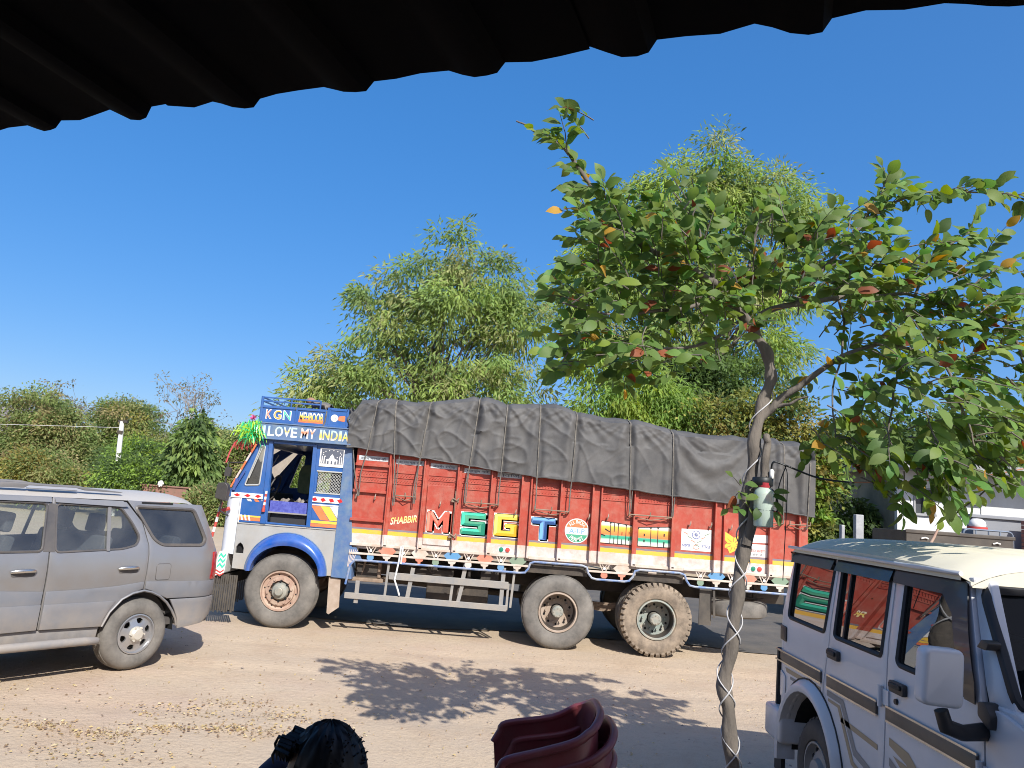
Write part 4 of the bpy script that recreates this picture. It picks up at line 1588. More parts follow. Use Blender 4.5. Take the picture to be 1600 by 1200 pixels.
def frill_piece(x, c1, wdt=0.13):
    q = MB()
    q.prism([(x - wdt, 1.214), (x - wdt + .05, 1.262), (x + wdt - .05, 1.262), (x + wdt, 1.214), (x + wdt - .05, 1.166), (x - wdt + .05, 1.166)], -0.026, -0.012)
    q.prism([(x - .062, 1.136), (x + .062, 1.136), (x + .045, 1.105), (x + .02, 1.095), (x + .02, 1.06), (x - .02, 1.06), (x - .02, 1.095), (x - .05, 1.105)], -0.028, -0.012, 1)
    q.build('frill_plate', [c1, 'dirty_white' if c1 != 'dirty_white' else 'paint_coral'], truck)


def frill_orn(x, c2):
    q = MB()
    for s_ in (-1, 1):
        q.bar((x + s_ * .070, -0.02, 1.258), (x + s_ * .022, -0.02, 1.166), 0.014, 0.010, up=(0, 1, 0), mi=0)
        q.bar((x + s_ * .035, -0.02, 1.258), (x, -0.02, 1.21), 0.010, 0.010, up=(0, 1, 0), mi=0)
    q.lathe([(0.02, 0.0), (0.02, -0.012), (0.001, -0.014)], (x, -0.02, 1.200), 10, 1)
    q.prism([(x - .045, 1.14), (x + .045, 1.14), (x + .05, 1.09), (x + .025, 1.062), (x - .025, 1.062), (x - .05, 1.09)], -0.027, -0.012, 2)
    q.build('frill_ornament', ['dirty_white', 'white_paint', c2], truck)


k = 0
for (a, b, st0) in ((-2.0, 0.40, 0), (1.43, 1.95, 2), (2.86, 4.5, 4)):
    n = int(round((b - a) / 0.245))
    for i in range(n):
        x = a + (i + .5) * (b - a) / n
        if (i + st0) % 2:
            frill_piece(x, cols[(i + st0) // 2 % 7])
        else:
            frill_orn(x, cols[((i + st0) // 2 + 2) % 7])
q = MB()
q.prism([(-2.21, 1.23), (-2.10, 1.23), (-2.0, 1.06), (-2.12, 1.04), (-2.17, 0.92), (-2.21, 0.8)], -0.012, 0.0)
q.build('frill_end_board', 'blue_faded', truck)
q = MB()
for k in range(5):
    q.bar((-2.19 + .028 * k, -0.016, 1.20), (-2.20 + .012 * k, -0.016, 0.95), 0.008, 0.006, up=(0, 1, 0))
q.build('frill_end_stripes', 'paint_pink', truck)
for (xa, za, xb, zb) in ((1.10, 1.06, 1.25, 1.05), (3.28, 1.0, 3.4, 1.0)):
    pass
q = MB()
q.box(2.22, 2.34, 0.035, 0.05, 1.165, 1.205)
q.build('chassis_plate', 'dirty_white', truck)
q = MB()
for z in (1.2,):
    q.tube([(-1.44, -0.05, 1.30), (-1.45, -0.06, 1.1), (-1.47, -0.05, 0.95), (-1.49, -0.06, 0.82), (-1.43, -0.05, 0.68), (-1.40, -0.05, 0.60)], 0.013, 6)
    q.tube([(-1.41, -0.05, 1.31), (-1.42, -0.06, 1.05)], 0.012, 6)
q.build('hanging_tie_cord', 'rope_white', truck, smooth=50)

# ---------------------------------------------------------------- tarpaulin with its ropes
TB = [(-2.36, 2.68), (-2.28, 2.70), (-1.84, 2.65), (-0.87, 2.58), (-0.09, 2.50), (0.68, 2.45), (1.45, 2.41), (2.51, 2.33), (3.09, 2.30), (3.62, 2.27), (4.62, 2.18)]
TT = [(-2.40, 3.24), (-2.34, 3.30), (-2.26, 3.44), (-1.92, 3.49), (-1.43, 3.475), (-0.95, 3.55), (-0.57, 3.62), (-0.37, 3.63), (-0.05, 3.535), (0.41, 3.59), (0.7, 3.61), (1.0, 3.53), (1.49, 3.45), (1.98, 3.46), (2.37, 3.365), (2.71, 3.325), (3.54, 3.33), (3.93, 3.31), (4.5, 3.31), (4.62, 3.26)]
ropes = [(-1.99, -2.13), (-1.73, -1.62), (-1.20, -1.32), (-0.47, -0.57), (-0.04, -0.07), (0.46, 0.48), (1.02, 0.98), (1.83, 1.87), (2.47, 2.50), (4.14, 4.15), (4.56, 4.50)]


def interp(tab, x):
    return float(np.interp(x, [p[0] for p in tab], [p[1] for p in tab]))


mat('tarp_cloth', (0.047, 0.047, 0.049), 0.7, col2=(0.066, 0.064, 0.062), ns=1.3, dust=((0.22, 0.205, 0.19), 0.34), dust_s=2.6, bump=0.35, bs=160, bdist=0.004)
tarp = thing('tarpaulin', 'dark grey tarpaulin roped over the load of the truck', 'tarpaulin', (0, 11.6, 0))
nu, nv = 460, 64
tv = []


def rope_x(i, z):
    xt, xb = ropes[i]
    t = min(max((3.5 - z) / 1.5, 0), 1)
    return xt + (xb - xt) * t


def tarp_pt(x, s):
    """s 0..1 up the near side from hem to shoulder, 1..2 over the top, 2..3 down the far side"""
    zb = interp(TB, x)
    zt = interp(TT, x)
    if s <= 1:
        z = zb + (zt - 0.10 - zb) * s
        y = -0.10 + 0.10 * max(0, s - 0.62) ** 1.5
        n = Vector((0, -1, 0.15))
    elif s <= 2:
        t = s - 1
        a = min(t / 0.12, 1)
        y = -0.077 + 0.02 + 0.20 * a + (TW - 0.28) * max(0, t - 0.06)
        z = zt - 0.10 + 0.10 * math.sin(a * math.pi / 2) + 0.06 * math.sin(math.pi * t) - 0.02
        n = Vector((0, -0.2, 1))
    else:
        t = s - 2
        y = TW + 0.10
        z = zt - 0.1 - (zt - 0.1 - zb) * t
        n = Vector((0, 1, 0))
    # folds
    p = Vector((x, y, z))
    d = 0.0
    wf = 1.0 if s <= 1 else max(0.35, 1 - (s - 1) * 4)
    hang = (1 - abs(s - 0.55)) if s <= 1 else 0.5
    # pleats fanning down from each rope at the shoulder
    for i in range(len(ropes)):
        rxx = rope_x(i, z)
        dx = x - rxx
        if abs(dx) < 0.75:
            drop = max(zt - 0.12 - z, 0.0)
            fan = dx / (0.10 + 0.75 * drop)
            amp = math.exp(-abs(dx) / 0.30) * (0.25 + 0.75 * math.exp(-drop * 1.5))
            d += 0.030 * amp * math.sin(fan * 6 + i * 1.7) * min(1, drop / 0.12)
            d -= 0.045 * math.exp(-(dx / 0.045) ** 2) * (1.0 if s < 1.1 else 0.7)
            d += 0.018 * math.exp(-((abs(dx) - 0.11) / 0.06) ** 2) * min(1, 0.3 + drop * 2)
    q1 = noise.noise(Vector((x * 1.5 + z * 0.5, z * 0.9, 3.0)))
    q2 = noise.noise(Vector((x * 3.2 - z * 1.8, z * 2.2 + x * .6, 8.0)))
    r1 = 1 - abs(noise.noise(Vector((x * 2.3 + z * 2.6, z * 1.5 - x * 1.0, 1.0)))) * 2
    r2 = 1 - abs(noise.noise(Vector((x * 3.4 - z * 3.3, z * 3.0 + x * 0.9, 5.0)))) * 2
    fr_ = 1.0 if x < 0 else max(0.35, 1 - x * 0.25)
    d += 0.042 * q1 + 0.012 * q2 + fr_ * (0.026 * max(0, r1) ** 5 + 0.012 * max(0, r2) ** 6)
    # big draped swags on the rear half
    if x > 2.55:
        t = (x - 2.55) / 1.05
        sw = (3.24 - z) - 0.42 * math.sin(min(t, 1) * math.pi) * 0.9
        d += 0.030 * math.sin(sw * 17) * math.exp(-abs(sw) * 2.2) * (1 if t < 1.3 else 0.2)
        if x > 4.0:
            d += 0.03 * math.sin((x - 4.0) * 20 + z * 2)
    p += n * d * wf
    if s <= 1:
        p.y = min(p.y, -0.095 if z < 3.02 else 0.2)
        if s < 0.05:
            p.z += 0.012 * noise.noise(Vector((x * 3, 0, 0)))
    return p


uu = list(np.linspace(-2.38, 4.62, nu))
vvv = list(np.concatenate([np.linspace(0, 1, 56), np.linspace(1.02, 1.14, 8), np.linspace(1.2, 2, 10), np.linspace(2.1, 3, 6)]))
tm = MB()
tm.grid(lambda u, v: tarp_pt(u, v), uu, vvv)
# front and rear drapes
for (xe, fl, bul) in ((-2.38, True, -0.07), (4.62, False, 0.05)):
    col_ = [tarp_pt(xe, v) for v in vvv]
    cen = len(vvv)

    def endpt(u, v, xe=xe, bul=bul):
        t = v
        s_ = u
        a = tarp_pt(xe, s_)
        b = tarp_pt(xe, 3 - s_)
        p = Vector(a).lerp(Vector(b), t)
        p.x += bul * math.sin(math.pi * t) ** 0.5 + 0.03 * noise.noise(p * 4) * math.sin(math.pi * t)
        return p
    tm.grid(endpt, list(np.linspace(0, 1.5, 30)), list(np.linspace(0, 1, 24)), flip=not fl)
tm.build('tarp_sheet', 'tarp_cloth', tarp, smooth=70)
hem = MB()
hem.tube([tarp_pt(u, 0.0) - Vector((0, 0.004, 0)) for u in uu[::3]], 0.011, 5)
hem.build('tarp_hem', 'tarp_cloth', tarp, smooth=60)
fl_ = MB()
fl_.grid(lambda u, v: (-2.36 - 0.10 * u + 0.03 * math.sin(v * 9) - .05 * v * v, -0.07 + 0.12 * u + 0.025 * math.sin(u * 7 + v * 5), 3.28 - 0.34 * v + 0.02 * math.sin(u * 9)), np.linspace(0, 1, 8), np.linspace(0, 1, 12))
fl_.build('tarp_flap', 'tarp_cloth', tarp, smooth=60)
for i, (xt, xb) in enumerate(ropes):
    q = MB()
    pts = []
    zb_ = (1.98, 1.88, 1.93, 2.0, 2.0, 1.985, 2.0, 2.05, 2.03, 2.05, 1.99)[i]
    for s in np.linspace(1.5, 0, 22):
        zt = interp(TT, xt)
        x = rope_x(i, tarp_pt(xt, s).z)
        p = tarp_pt(x, s)
        pts.append((p.x, p.y - (0.012 if s < 1.05 else 0.0), p.z + (0.012 if s > .95 else 0)))
    pts.append((xb, -0.11, (pts[-1][2] + zb_) / 2))
    pts.append((xb, -0.10, zb_))
    q.tube(pts, 0.0095, 6)
    if i in (1, 2, 3, 7, 8):
        q.tube([(xb + .035, -0.10, pts[-3][2] + .1), (xb + .02, -0.10, zb_)], 0.007, 5)
    if i == 0:
        q.tube([(-2.30, -0.05, 2.7), (-2.22, -0.09, 2.3), (-2.14, -0.10, 1.98)], 0.008, 6)
    q.build('rope', 'rope_cord', tarp, smooth=60)

# tinsel garland and bundle on the cab
gar = thing('tinsel_garland', 'green and lime tinsel pompom hanging at the front of the truck cab', 'garland', (-3.85, 11.62, 2.62))
q = MB()
for k in range(230):
    a = rnd.random() * 6.283
    e = rnd.uniform(-0.6, 1.5)
    L_ = rnd.uniform(0.12, 0.20)
    d = Vector((math.cos(a) * math.cos(e), math.sin(a) * math.cos(e), math.sin(e)))
    c = Vector((0.02, -0.05, 0.17)) + Vector((rnd.gauss(0, .035), rnd.gauss(0, .03), rnd.gauss(0, .03)))
    p1 = c + d * L_
    p2 = p1 + Vector((d.x * .04, d.y * .04, -0.05 - .06 * rnd.random()))
    q.tube([c, c + d * L_ * .6, p1, p2], [0.005, 0.006, 0.006, 0.003], 3, 0 if rnd.random() < .5 else 1)
q.build('tinsel_tuft', ['tinsel_green', 'tinsel_lime'], gar)
q = MB()
for k in range(30):
    x = -0.20 + 0.30 * k / 29 + rnd.gauss(0, .01)
    z = 0.03 + 0.03 * math.sin(k)
    q.tube([(x, -0.04, z), (x - .02, -0.05, z - .05), (x - .02 + rnd.gauss(0, .015), -0.05, z - .10)], 0.006, 3)
q.tube([(-0.22, -0.04, 0.02), (-0.26, -0.10, -0.15), (-0.27, -0.16, -0.3)], 0.012, 5)
q.build('tinsel_fringe', 'tinsel_red', gar)
q = MB()
for k in range(40):
    a = rnd.random() * 6.283
    e = math.asin(rnd.uniform(-1, 1))
    d = Vector((math.cos(a) * math.cos(e), math.sin(a) * math.cos(e), math.sin(e)))
    c = Vector((0.02, -0.09, 0.40))
    q.tube([c, c + d * 0.05], [0.007, 0.003], 3)
q.build('pompom', 'tinsel_pink', gar)
mat('bundle_grey', (0.11, 0.11, 0.11), 0.9, col2=(0.20, 0.17, 0.14), ns=9)
mat('bundle_brown', (0.30, 0.17, 0.11), 0.9, col2=(0.2, 0.12, 0.08), ns=9)
bun = thing('bundle', 'grey and brown cloth bundle lying on the roof rack of the truck cab', 'bundle', (-2.92, 11.62, 3.25))
q = MB()
q.grid(lambda u, v: (-0.10 + 0.30 * u, 0.13 + (0.13 + .02 * math.sin(u * 20)) * math.cos(v), 0.065 + (0.055 + 0.02 * math.sin(u * 13 + v * 3)) * math.sin(v) - 0.05 * u), np.linspace(0, 1, 12), np.linspace(0, 2 * math.pi, 14), flip=True)
q.build('rolled_sheet', 'bundle_grey', bun, smooth=60)
q = MB()
q.grid(lambda u, v: (-0.20 + 0.16 * u, 0.08 + 0.07 * math.cos(v) * math.sin(math.pi * (u * .9 + .05)), 0.10 + 0.06 * math.sin(v) * math.sin(math.pi * (u * .9 + .05))), np.linspace(0, 1, 8), np.linspace(0, 2 * math.pi, 10), flip=True)
q.build('folded_cloth', 'bundle_brown', bun, smooth=60)
q = MB()
q.tube([(-0.30, -0.06, -0.06), (-0.28, -0.05, 0.02), (-0.1, 0.02, 0.06), (0.12, -0.02, 0.04), (0.17, -0.06, -0.06), (0.16, -0.06, -0.22), (0.13, -0.06, -0.30)], 0.012, 6)
q.build('tie_rope', 'rope_cord', bun, smooth=60)
# ---------------------------------------------------------------- silver sport utility vehicle on the left (local: rear at +x, y=0 near side at wheel height)
mat('suv_silver', (0.27, 0.275, 0.29), 0.30, 0.4, col2=(0.245, 0.245, 0.255), ns=2, dust=(DUST, 0.16), dust_s=4, coat=0.15, zd=(0.98, 1.14, (0.25, 0.22, 0.19), 0.4))
mat('suv_lower', (0.165, 0.178, 0.205), 0.5, 0.1, dust=(DUST, 0.2), dust_s=4, zd=(0.4, 0.8, DUST, 0.5))
mat('suv_sill', (0.20, 0.20, 0.21), 0.6, dust=(DUST, 0.55), dust_s=4)
mat('suv_roof', (0.46, 0.44, 0.41), 0.5, 0.1, dust=(DUST, 0.4), dust_s=3)
mat('suv_trim', (0.045, 0.047, 0.055), 0.5, dust=(DUST, 0.25))
mat('rail_grey', (0.14, 0.145, 0.16), 0.5, dust=(DUST, 0.2))
mat('chrome_dull', (0.62, 0.61, 0.58), 0.25, 0.9, dust=(DUST, 0.2))
mat('alloy', (0.42, 0.43, 0.45), 0.3, 0.7, dust=(DUST, 0.3), dust_s=8)
mat('alloy_cap', (0.60, 0.57, 0.50), 0.4, 0.3, dust=(DUST, 0.4), dust_s=12)
mat('tail_red', (0.42, 0.012, 0.015), 0.15, coat=0.5)
mat('car_seat', (0.05, 0.055, 0.065), 0.85, col2=(0.08, 0.08, 0.085), ns=6)
glass('suv_glass', (0.90, 0.94, 0.91), 0.05, dust=0.10, dcol=(0.45, 0.45, 0.42))
glass('suv_glass_dark', (0.68, 0.72, 0.71), 0.05, dust=0.10, dcol=(0.40, 0.41, 0.40))
SW = 1.78
suv = thing('silver_suv', 'dusty silver sport utility vehicle cut off by the left edge', 'car', (-3.79, 8.57, 0.0), R(57))


def sy(x, z):
    y = 0.33 * max(0, z - 1.22) + 0.06 * max(0, 0.8 - z) - 0.018 * math.exp(-((z - 1.02) / 0.16) ** 2)
    if x > 0.66:
        y += ((x - 0.66) / 0.34) ** 2 * 0.16
    if x < -2.9:
        y += ((-2.9 - x) / 0.85) ** 2 * 0.22
    return y


ARCH = [(-0.42, 0.36), (-0.40, 0.48), (-0.34, 0.62), (-0.23, 0.745), (-0.12, 0.80), (0.0, 0.822), (0.10, 0.80), (0.2, 0.755), (0.30, 0.68), (0.38, 0.59), (0.44, 0.50), (0.47, 0.42), (0.475, 0.36)]
FA = [(p[0] - 2.65, p[1]) for p in ARCH]


def both(name, build, m, smooth=40, bevel=0.004, far=True, lab=None):
    a = MB()
    build(a)
    o = a.build(name, m, suv, smooth=smooth, bevel=bevel)
    if far:
        b = a.mirror(SW)
        b.build(name, m, suv, smooth=smooth, bevel=bevel)
    return o


RW = rounded([(-0.965, 1.70), (-0.29, 1.685), (-0.17, 1.53), (-0.09, 1.385), (-0.13, 1.30), (-0.29, 1.262), (-0.985, 1.235)], 0.05)
FW = rounded([(-1.79, 1.70), (-1.05, 1.70), (-1.105, 1.245), (-2.30, 1.235)], 0.05)
QW = rounded([(-0.13, 1.70), (0.60, 1.69), (0.735, 1.355), (0.68, 1.295), (0.17, 1.30), (0.075, 1.36)], 0.05)
clad_top = [(-2.17, 0.90), (-1.43, 0.89), (-1.05, 0.865), (-0.64, 0.87), (-0.005, 0.92)]
rd_out = [(-1.03, 0.505), (-0.415, 0.485)] + ARCH[1:5] + [(-0.004, 0.835), (0.008, 1.30), (-0.055, 1.54), (-0.225, 1.745), (-1.0, 1.765), (-1.035, 1.22)]
fd_out = [(-2.165, 0.51), (-1.042, 0.51), (-1.047, 1.22), (-1.012, 1.765), (-1.83, 1.765), (-2.40, 1.27), (-2.165, 1.20)]
q_out = [(0.004, 0.835)] + ARCH[6:8] + [(0.30, 0.72), (0.97, 0.70), (0.992, 0.88), (0.945, 1.23), (0.835, 1.46), (0.715, 1.745), (-0.215, 1.765), (-0.047, 1.545), (0.016, 1.30)]
both('rear_door', lambda a: panel(a, rd_out, [RW], yf=sy, t=0.03, g=0.09), 'suv_silver')
both('front_door', lambda a: panel(a, fd_out, [FW], yf=sy, t=0.03, g=0.12), 'suv_silver')
both('rear_quarter', lambda a: panel(a, q_out, [QW], yf=sy, t=0.03, g=0.09), 'suv_silver')
ff = [(-3.70, 0.62), (-3.12, 0.60)] + FA[::-1][1:][::-1][0:0] + [(-3.07, 0.50)] + FA[1:-1] + [(-2.178, 0.50), (-2.178, 1.19), (-2.41, 1.25), (-3.2, 1.12), (-3.62, 1.02), (-3.74, 0.85)]
both('front_fender', lambda a: panel(a, ff, [], yf=sy, t=0.03, g=0.12), 'suv_silver')
both('door_cladding', lambda a: panel(a, [(-2.15, 0.50), (-1.05, 0.50), (-1.05, 0.865), (-1.43, 0.89), (-2.15, 0.90)], [], yf=sy, t=0.012, g=0.12, off=-0.014), 'suv_lower')
both('door_cladding', lambda a: panel(a, [(-1.022, 0.50), (-0.42, 0.48)] + ARCH[1:5] + [(-0.012, 0.845), (-0.012, 0.918), (-0.30, 0.885), (-0.64, 0.868), (-1.022, 0.865)], [], yf=sy, t=0.012, g=0.09, off=-0.014), 'suv_lower')
both('cladding_step', lambda a: panel(a, [(-1.022, 0.505), (-0.415, 0.485), (-0.40, 0.56), (-0.345, 0.665), (-0.30, 0.735), (-1.022, 0.74)], [], yf=sy, t=0.01, g=0.09, off=-0.024), 'suv_lower')
both('cladding_step', lambda a: panel(a, [(-2.15, 0.505), (-1.05, 0.505), (-1.05, 0.742), (-2.15, 0.75)], [], yf=sy, t=0.01, g=0.12, off=-0.024), 'suv_lower')
both('quarter_cladding', lambda a: panel(a, [(0.012, 0.845), (0.10, 0.815), (0.2, 0.768), (0.30, 0.725), (0.968, 0.715), (0.985, 0.885), (0.012, 0.918)], [], yf=sy, t=0.012, g=0.09, off=-0.012), 'suv_lower')
both('rear_bumper', lambda a: panel(a, [(0.475, 0.385), (0.80, 0.42), (0.94, 0.49), (1.0, 0.62), (0.985, 0.705), (0.33, 0.712), (0.40, 0.60), (0.455, 0.50)], [], yf=sy, t=0.03, g=0.07, off=-0.03), 'suv_lower', bevel=0.008)
both('sill', lambda a: panel(a, [(-2.17, 0.36), (-0.43, 0.35), (-0.42, 0.475), (-1.03, 0.495), (-2.17, 0.50)], [], yf=sy, t=0.03, g=0.12, off=0.01), 'suv_sill')


def fboard(a):
    a.tube([(-2.15, -0.02, 0.40), (-2.1, -0.05, 0.385), (-0.6, -0.055, 0.365), (-0.47, -0.045, 0.355), (-0.43, -0.0, 0.35)], [0.03, 0.042, 0.042, 0.038, 0.03], 10)


both('side_step', fboard, 'suv_sill', smooth=60, bevel=0)


def lip(a):
    a.tube([(p[0], sy(p[0], p[1]) - 0.012, p[1]) for p in ARCH[1:-1]], 0.014, 6)


both('arch_lip', lip, 'suv_lower', smooth=60, bevel=0)
# glass and its rubber
for nm, W_, m in (('rear_door_window', RW, 'suv_glass'), ('front_door_window', FW, 'suv_glass'), ('quarter_window', QW, 'suv_glass_dark')):
    def gl(a, W_=W_):
        panel(a, W_, [], yf=sy, t=0, g=0.12, off=0.012)
    both(nm, gl, m, bevel=0)

    def rub(a, W_=W_):
        w2 = resample(W_, 0.08)
        a.tube([(p[0], sy(p[0], p[1]) + 0.002, p[1]) for p in w2], 0.013 if W_ is not QW else 0.020, 5, closed=True)
    both('window_seal', rub, 'suv_trim', smooth=60, bevel=0)
both('window_divider', lambda a: a.bar((-0.455, sy(0, 1.24) - 0.004, 1.245), (-0.42, sy(0, 1.70) - 0.004, 1.70), 0.035, 0.012, up=(0, 1, 0)), 'rail_grey', bevel=0)
both('window_pillar', lambda a: panel(a, [(-1.10, 1.245), (-0.99, 1.24), (-0.97, 1.70), (-1.045, 1.70)], [], yf=sy, t=0.006, g=0.1, off=-0.004), 'suv_trim', bevel=0)


def visor(x0_, x1_, bend):
    def f(a):
        pts = [(x0_, 1.755), (x1_, 1.755)]
        if bend:
            pts += [(x1_ + 0.05, 1.70), (x1_ - 0.02, 1.695), (x0_, 1.715)]
        else:
            pts += [(x1_, 1.715), (x0_, 1.715)]
        panel(a, pts[::-1], [], yf=lambda x, z: sy(x, z) - 0.010 - 0.4 * max(0, 1.75 - z), t=0.006, g=0.15)
    return f


both('rain_visor', visor(-0.985, -0.27, True), 'suv_lower', bevel=0)
both('rain_visor', visor(-1.78, -1.02, False), 'suv_lower', bevel=0)


# roof, tail, bonnet, nose
def zr(x):
    return 1.762 + (0.0 if x > -1.6 else -0.02) - (0.10 * max(0, (x - 0.45) / 0.28) ** 2)


rf = MB()


def roofpt(u, v):
    yn = 2 * v - 1
    y0_ = sy(u if u < 0.66 else 0.66, 1.765)
    return (u + (0.045 * (1 - yn * yn) if u > 0.6 else 0), y0_ + (SW - 2 * y0_) * v, zr(u) + 0.095 * (1 - abs(yn) ** 3.2))


rf.grid(roofpt, list(np.linspace(-1.83, 0.715, 26)), list(np.linspace(0, 1, 17)))
rf.build('roof_panel', 'suv_roof', suv, smooth=60)
tg = MB()
redge = [(0.715, 1.66), (0.76, 1.60), (0.835, 1.46), (0.90, 1.32), (0.945, 1.23), (0.975, 1.05), (0.992, 0.88), (0.97, 0.715), (0.985, 0.705), (1.0, 0.62), (0.94, 0.49), (0.80, 0.42)]


def tail(u, v):
    x, z = redge[int(u)]
    y0_ = sy(x, z)
    yn = 2 * v - 1
    return (x + 0.075 * (1 - abs(yn) ** 2.5), y0_ + (SW - 2 * y0_) * v, z)


tg.grid(tail, range(8), list(np.linspace(0, 1, 15)), flip=False)
tg.build('tailgate', 'suv_silver', suv, smooth=50)
rb = MB()
rb.grid(lambda u, v: tuple(Vector(tail(u + 8, v)) + Vector((0.03, 0, 0))), range(4), list(np.linspace(0, 1, 15)))
rb.build('rear_bumper', 'suv_lower', suv, smooth=50)
rg = MB()
rg.grid(lambda u, v: tuple(Vector(tail(int(u), 0.12 + 0.76 * v)) + Vector((0.006, 0, 0.003))), [1, 2, 3], list(np.linspace(0, 1, 9)))
rg.build('rear_window', 'suv_glass_dark', suv, smooth=60)
bn = MB()
bn.grid(lambda u, v: (u, sy(u, 1.1) + 0.02 + (SW - 2 * sy(u, 1.1) - 0.04) * v, 1.24 - 0.16 * ((-2.4 - u) / 1.3) ** 1.5 + 0.05 * (1 - abs(2 * v - 1) ** 3)), list(np.linspace(-3.70, -2.40, 12)), list(np.linspace(0, 1, 11)))
bn.build('bonnet', 'suv_silver', suv, smooth=60)
wsn = MB()
wsn.grid(lambda u, v: (-2.42 + 0.60 * u, 0.07 + 0.10 * u + (SW - 0.14 - 0.2 * u) * v, 1.26 + 0.53 * u + 0.03 * (1 - abs(2 * v - 1) ** 3)), [0, 0.5, 1], list(np.linspace(0, 1, 7)))
wsn.build('windscreen', 'suv_glass', suv, smooth=60)
ns_ = MB()
ns_.grid(lambda u, v: (-3.70 - 0.12 * (1 - abs(2 * v - 1) ** 3) - 0.06 * math.sin(u * math.pi), sy(-3.7, 0.8) + (SW - 2 * sy(-3.7, 0.8)) * v, 0.40 + 0.68 * u), list(np.linspace(0, 1, 6)), list(np.linspace(0, 1, 11)), flip=True)
ns_.build('front_bumper', 'suv_lower', suv, smooth=50)
for s_ in (0, 1):
    h = MB()
    h.lathe([(0.10, 0.02), (0.085, -0.02), (0.001, -0.035)], (0, 0, 0), 14, 0)
    h.v = [(-3.74 + p[1], (0.36 if s_ == 0 else SW - 0.36) + p[0], 0.88 + p[2]) for p in h.v]
    h.build('headlight', 'chrome_dull', suv, smooth=40)
ip = MB()
ip.box(-3.6, 0.92, 0.10, SW - 0.10, 0.42, 0.50)
ip.box(-2.6, -2.25, 0.15, SW - 0.15, 0.5, 1.22)
for sx in (-0.48, 0.48):
    ip.box(sx - 0.48, sx + 0.48, 0.17, 0.18, 0.45, 0.86)
ip.build('floor_pan', 'suv_trim', suv)
def half_drum(mb, x, r, ya, yb, zc):
    n = 14
    a0 = [(x + r * math.cos(math.pi * i / n), r * math.sin(math.pi * i / n) + zc) for i in range(n + 1)]
    mb.add([(p[0], ya, p[1]) for p in a0] + [(p[0], yb, p[1]) for p in a0] + [(x, yb, zc)], [(i, i + 1, i + 2 + n, i + 1 + n) for i in range(n)] + [(i + n + 1, i + n + 2, 2 * n + 2) for i in range(n)])


for x in (0, -2.65):
    for ya, yb in ((0.05, 0.36), (SW - 0.05, SW - 0.36)):
        wl = MB()
        half_drum(wl, x, 0.455, ya, yb, 0.365)
        wl.build('wheel_well', 'hole_black', suv)
for (x, y, w_, rec) in ((-1.62, 0.22, 0.5, 0.26), (-1.62, SW - 0.72, 0.5, 0.26), (-0.62, 0.22, SW - 0.44, 0.24), (0.30, 0.25, SW - 0.5, 0.16)):
    s_ = MB()
    s_.prism(rounded([(x - 0.30, 0.72), (x + 0.16, 0.70), (x + 0.16, 0.86), (x - 0.30, 0.88)], 0.05), y, y + w_)
    s_.prism(rounded([(x + 0.08, 0.80), (x + 0.22, 0.80), (x + rec + 0.10, 1.36), (x + rec, 1.38)], 0.04), y, y + w_)
    if x < 0:
        for k in range(1 if w_ < 0.6 else 2):
            yy = y + w_ * (0.5 if w_ < .6 else 0.25 + 0.5 * k) - 0.13
            s_.prism(rounded([(x + rec + 0.02, 1.40), (x + rec + 0.10, 1.40), (x + rec + 0.13, 1.58), (x + rec + 0.05, 1.60)], 0.03), yy, yy + 0.26)
    s_.build('seat', 'car_seat', suv, bevel=0.02)


# roof rails, vents, handles, lamps
def rr(a):
    y = 0.30
    a.prism([(-1.62, 1.845), (-1.45, 1.885), (-0.72, 1.885), (-0.62, 1.87), (-0.22, 1.845), (-0.25, 1.835), (-0.62, 1.84), (-0.72, 1.862), (-1.20, 1.862), (-1.24, 1.835), (-1.62, 1.83)], y - 0.025, y + 0.025)
    a.prism([(-1.20, 1.83), (-0.72, 1.83), (-0.72, 1.838), (-1.20, 1.838)], y - 0.03, y + 0.03)


both('roof_rail', rr, 'rail_grey', bevel=0.006)
both('roof_vent_slot', lambda a: panel(a, [(-0.05, 1.735), (0.33, 1.735), (0.33, 1.755), (-0.05, 1.755)], [], yf=lambda x, z: sy(x, z), t=0.004, g=0.2, off=-0.004), 'hole_black', far=False, bevel=0)
for (xa, xb) in ((-1.37, -1.15), (-0.32, -0.10)):
    def hd(a, xa=xa, xb=xb):
        m_ = (xa + xb) / 2
        y = sy(m_, 1.06)
        a.tube([(xa, y - 0.004, 1.06), (xa + 0.03, y - 0.025, 1.068), (m_, y - 0.035, 1.072), (xb - 0.03, y - 0.028, 1.07), (xb, y - 0.004, 1.062)], [0.016, 0.020, 0.021, 0.019, 0.014], 8)
    both('door_handle', hd, 'chrome_dull', smooth=60, bevel=0)

    def hr(a, xa=xa, xb=xb):
        panel(a, rounded([(xa + .005, 1.015), (xb - .005, 1.015), (xb, 1.06), (xa, 1.06)], 0.02), [], yf=sy, t=0.002, g=0.1, off=-0.0025)
    both('handle_recess', hr, 'suv_trim', bevel=0, far=False)
fl = MB()
fo = rounded([(0.115, 0.93), (0.285, 0.93), (0.285, 1.10), (0.115, 1.10)], 0.03)
panel(fl, fo, [], yf=sy, t=0.004, g=0.1, off=-0.0045)
fl.build('fuel_flap', 'suv_silver', suv, smooth=40)
fl = MB()
fl.tube([(p[0], sy(p[0], p[1]) - 0.002, p[1]) for p in fo], 0.0045, 4, closed=True)
fl.build('fuel_flap_gap', 'suv_trim', suv)
both('tail_lamp', lambda a: panel(a, [(0.855, 0.905), (0.99, 0.895), (0.955, 1.215), (0.865, 1.215)], [], yf=sy, t=0.02, g=0.05, off=-0.010), 'tail_red', bevel=0.004)


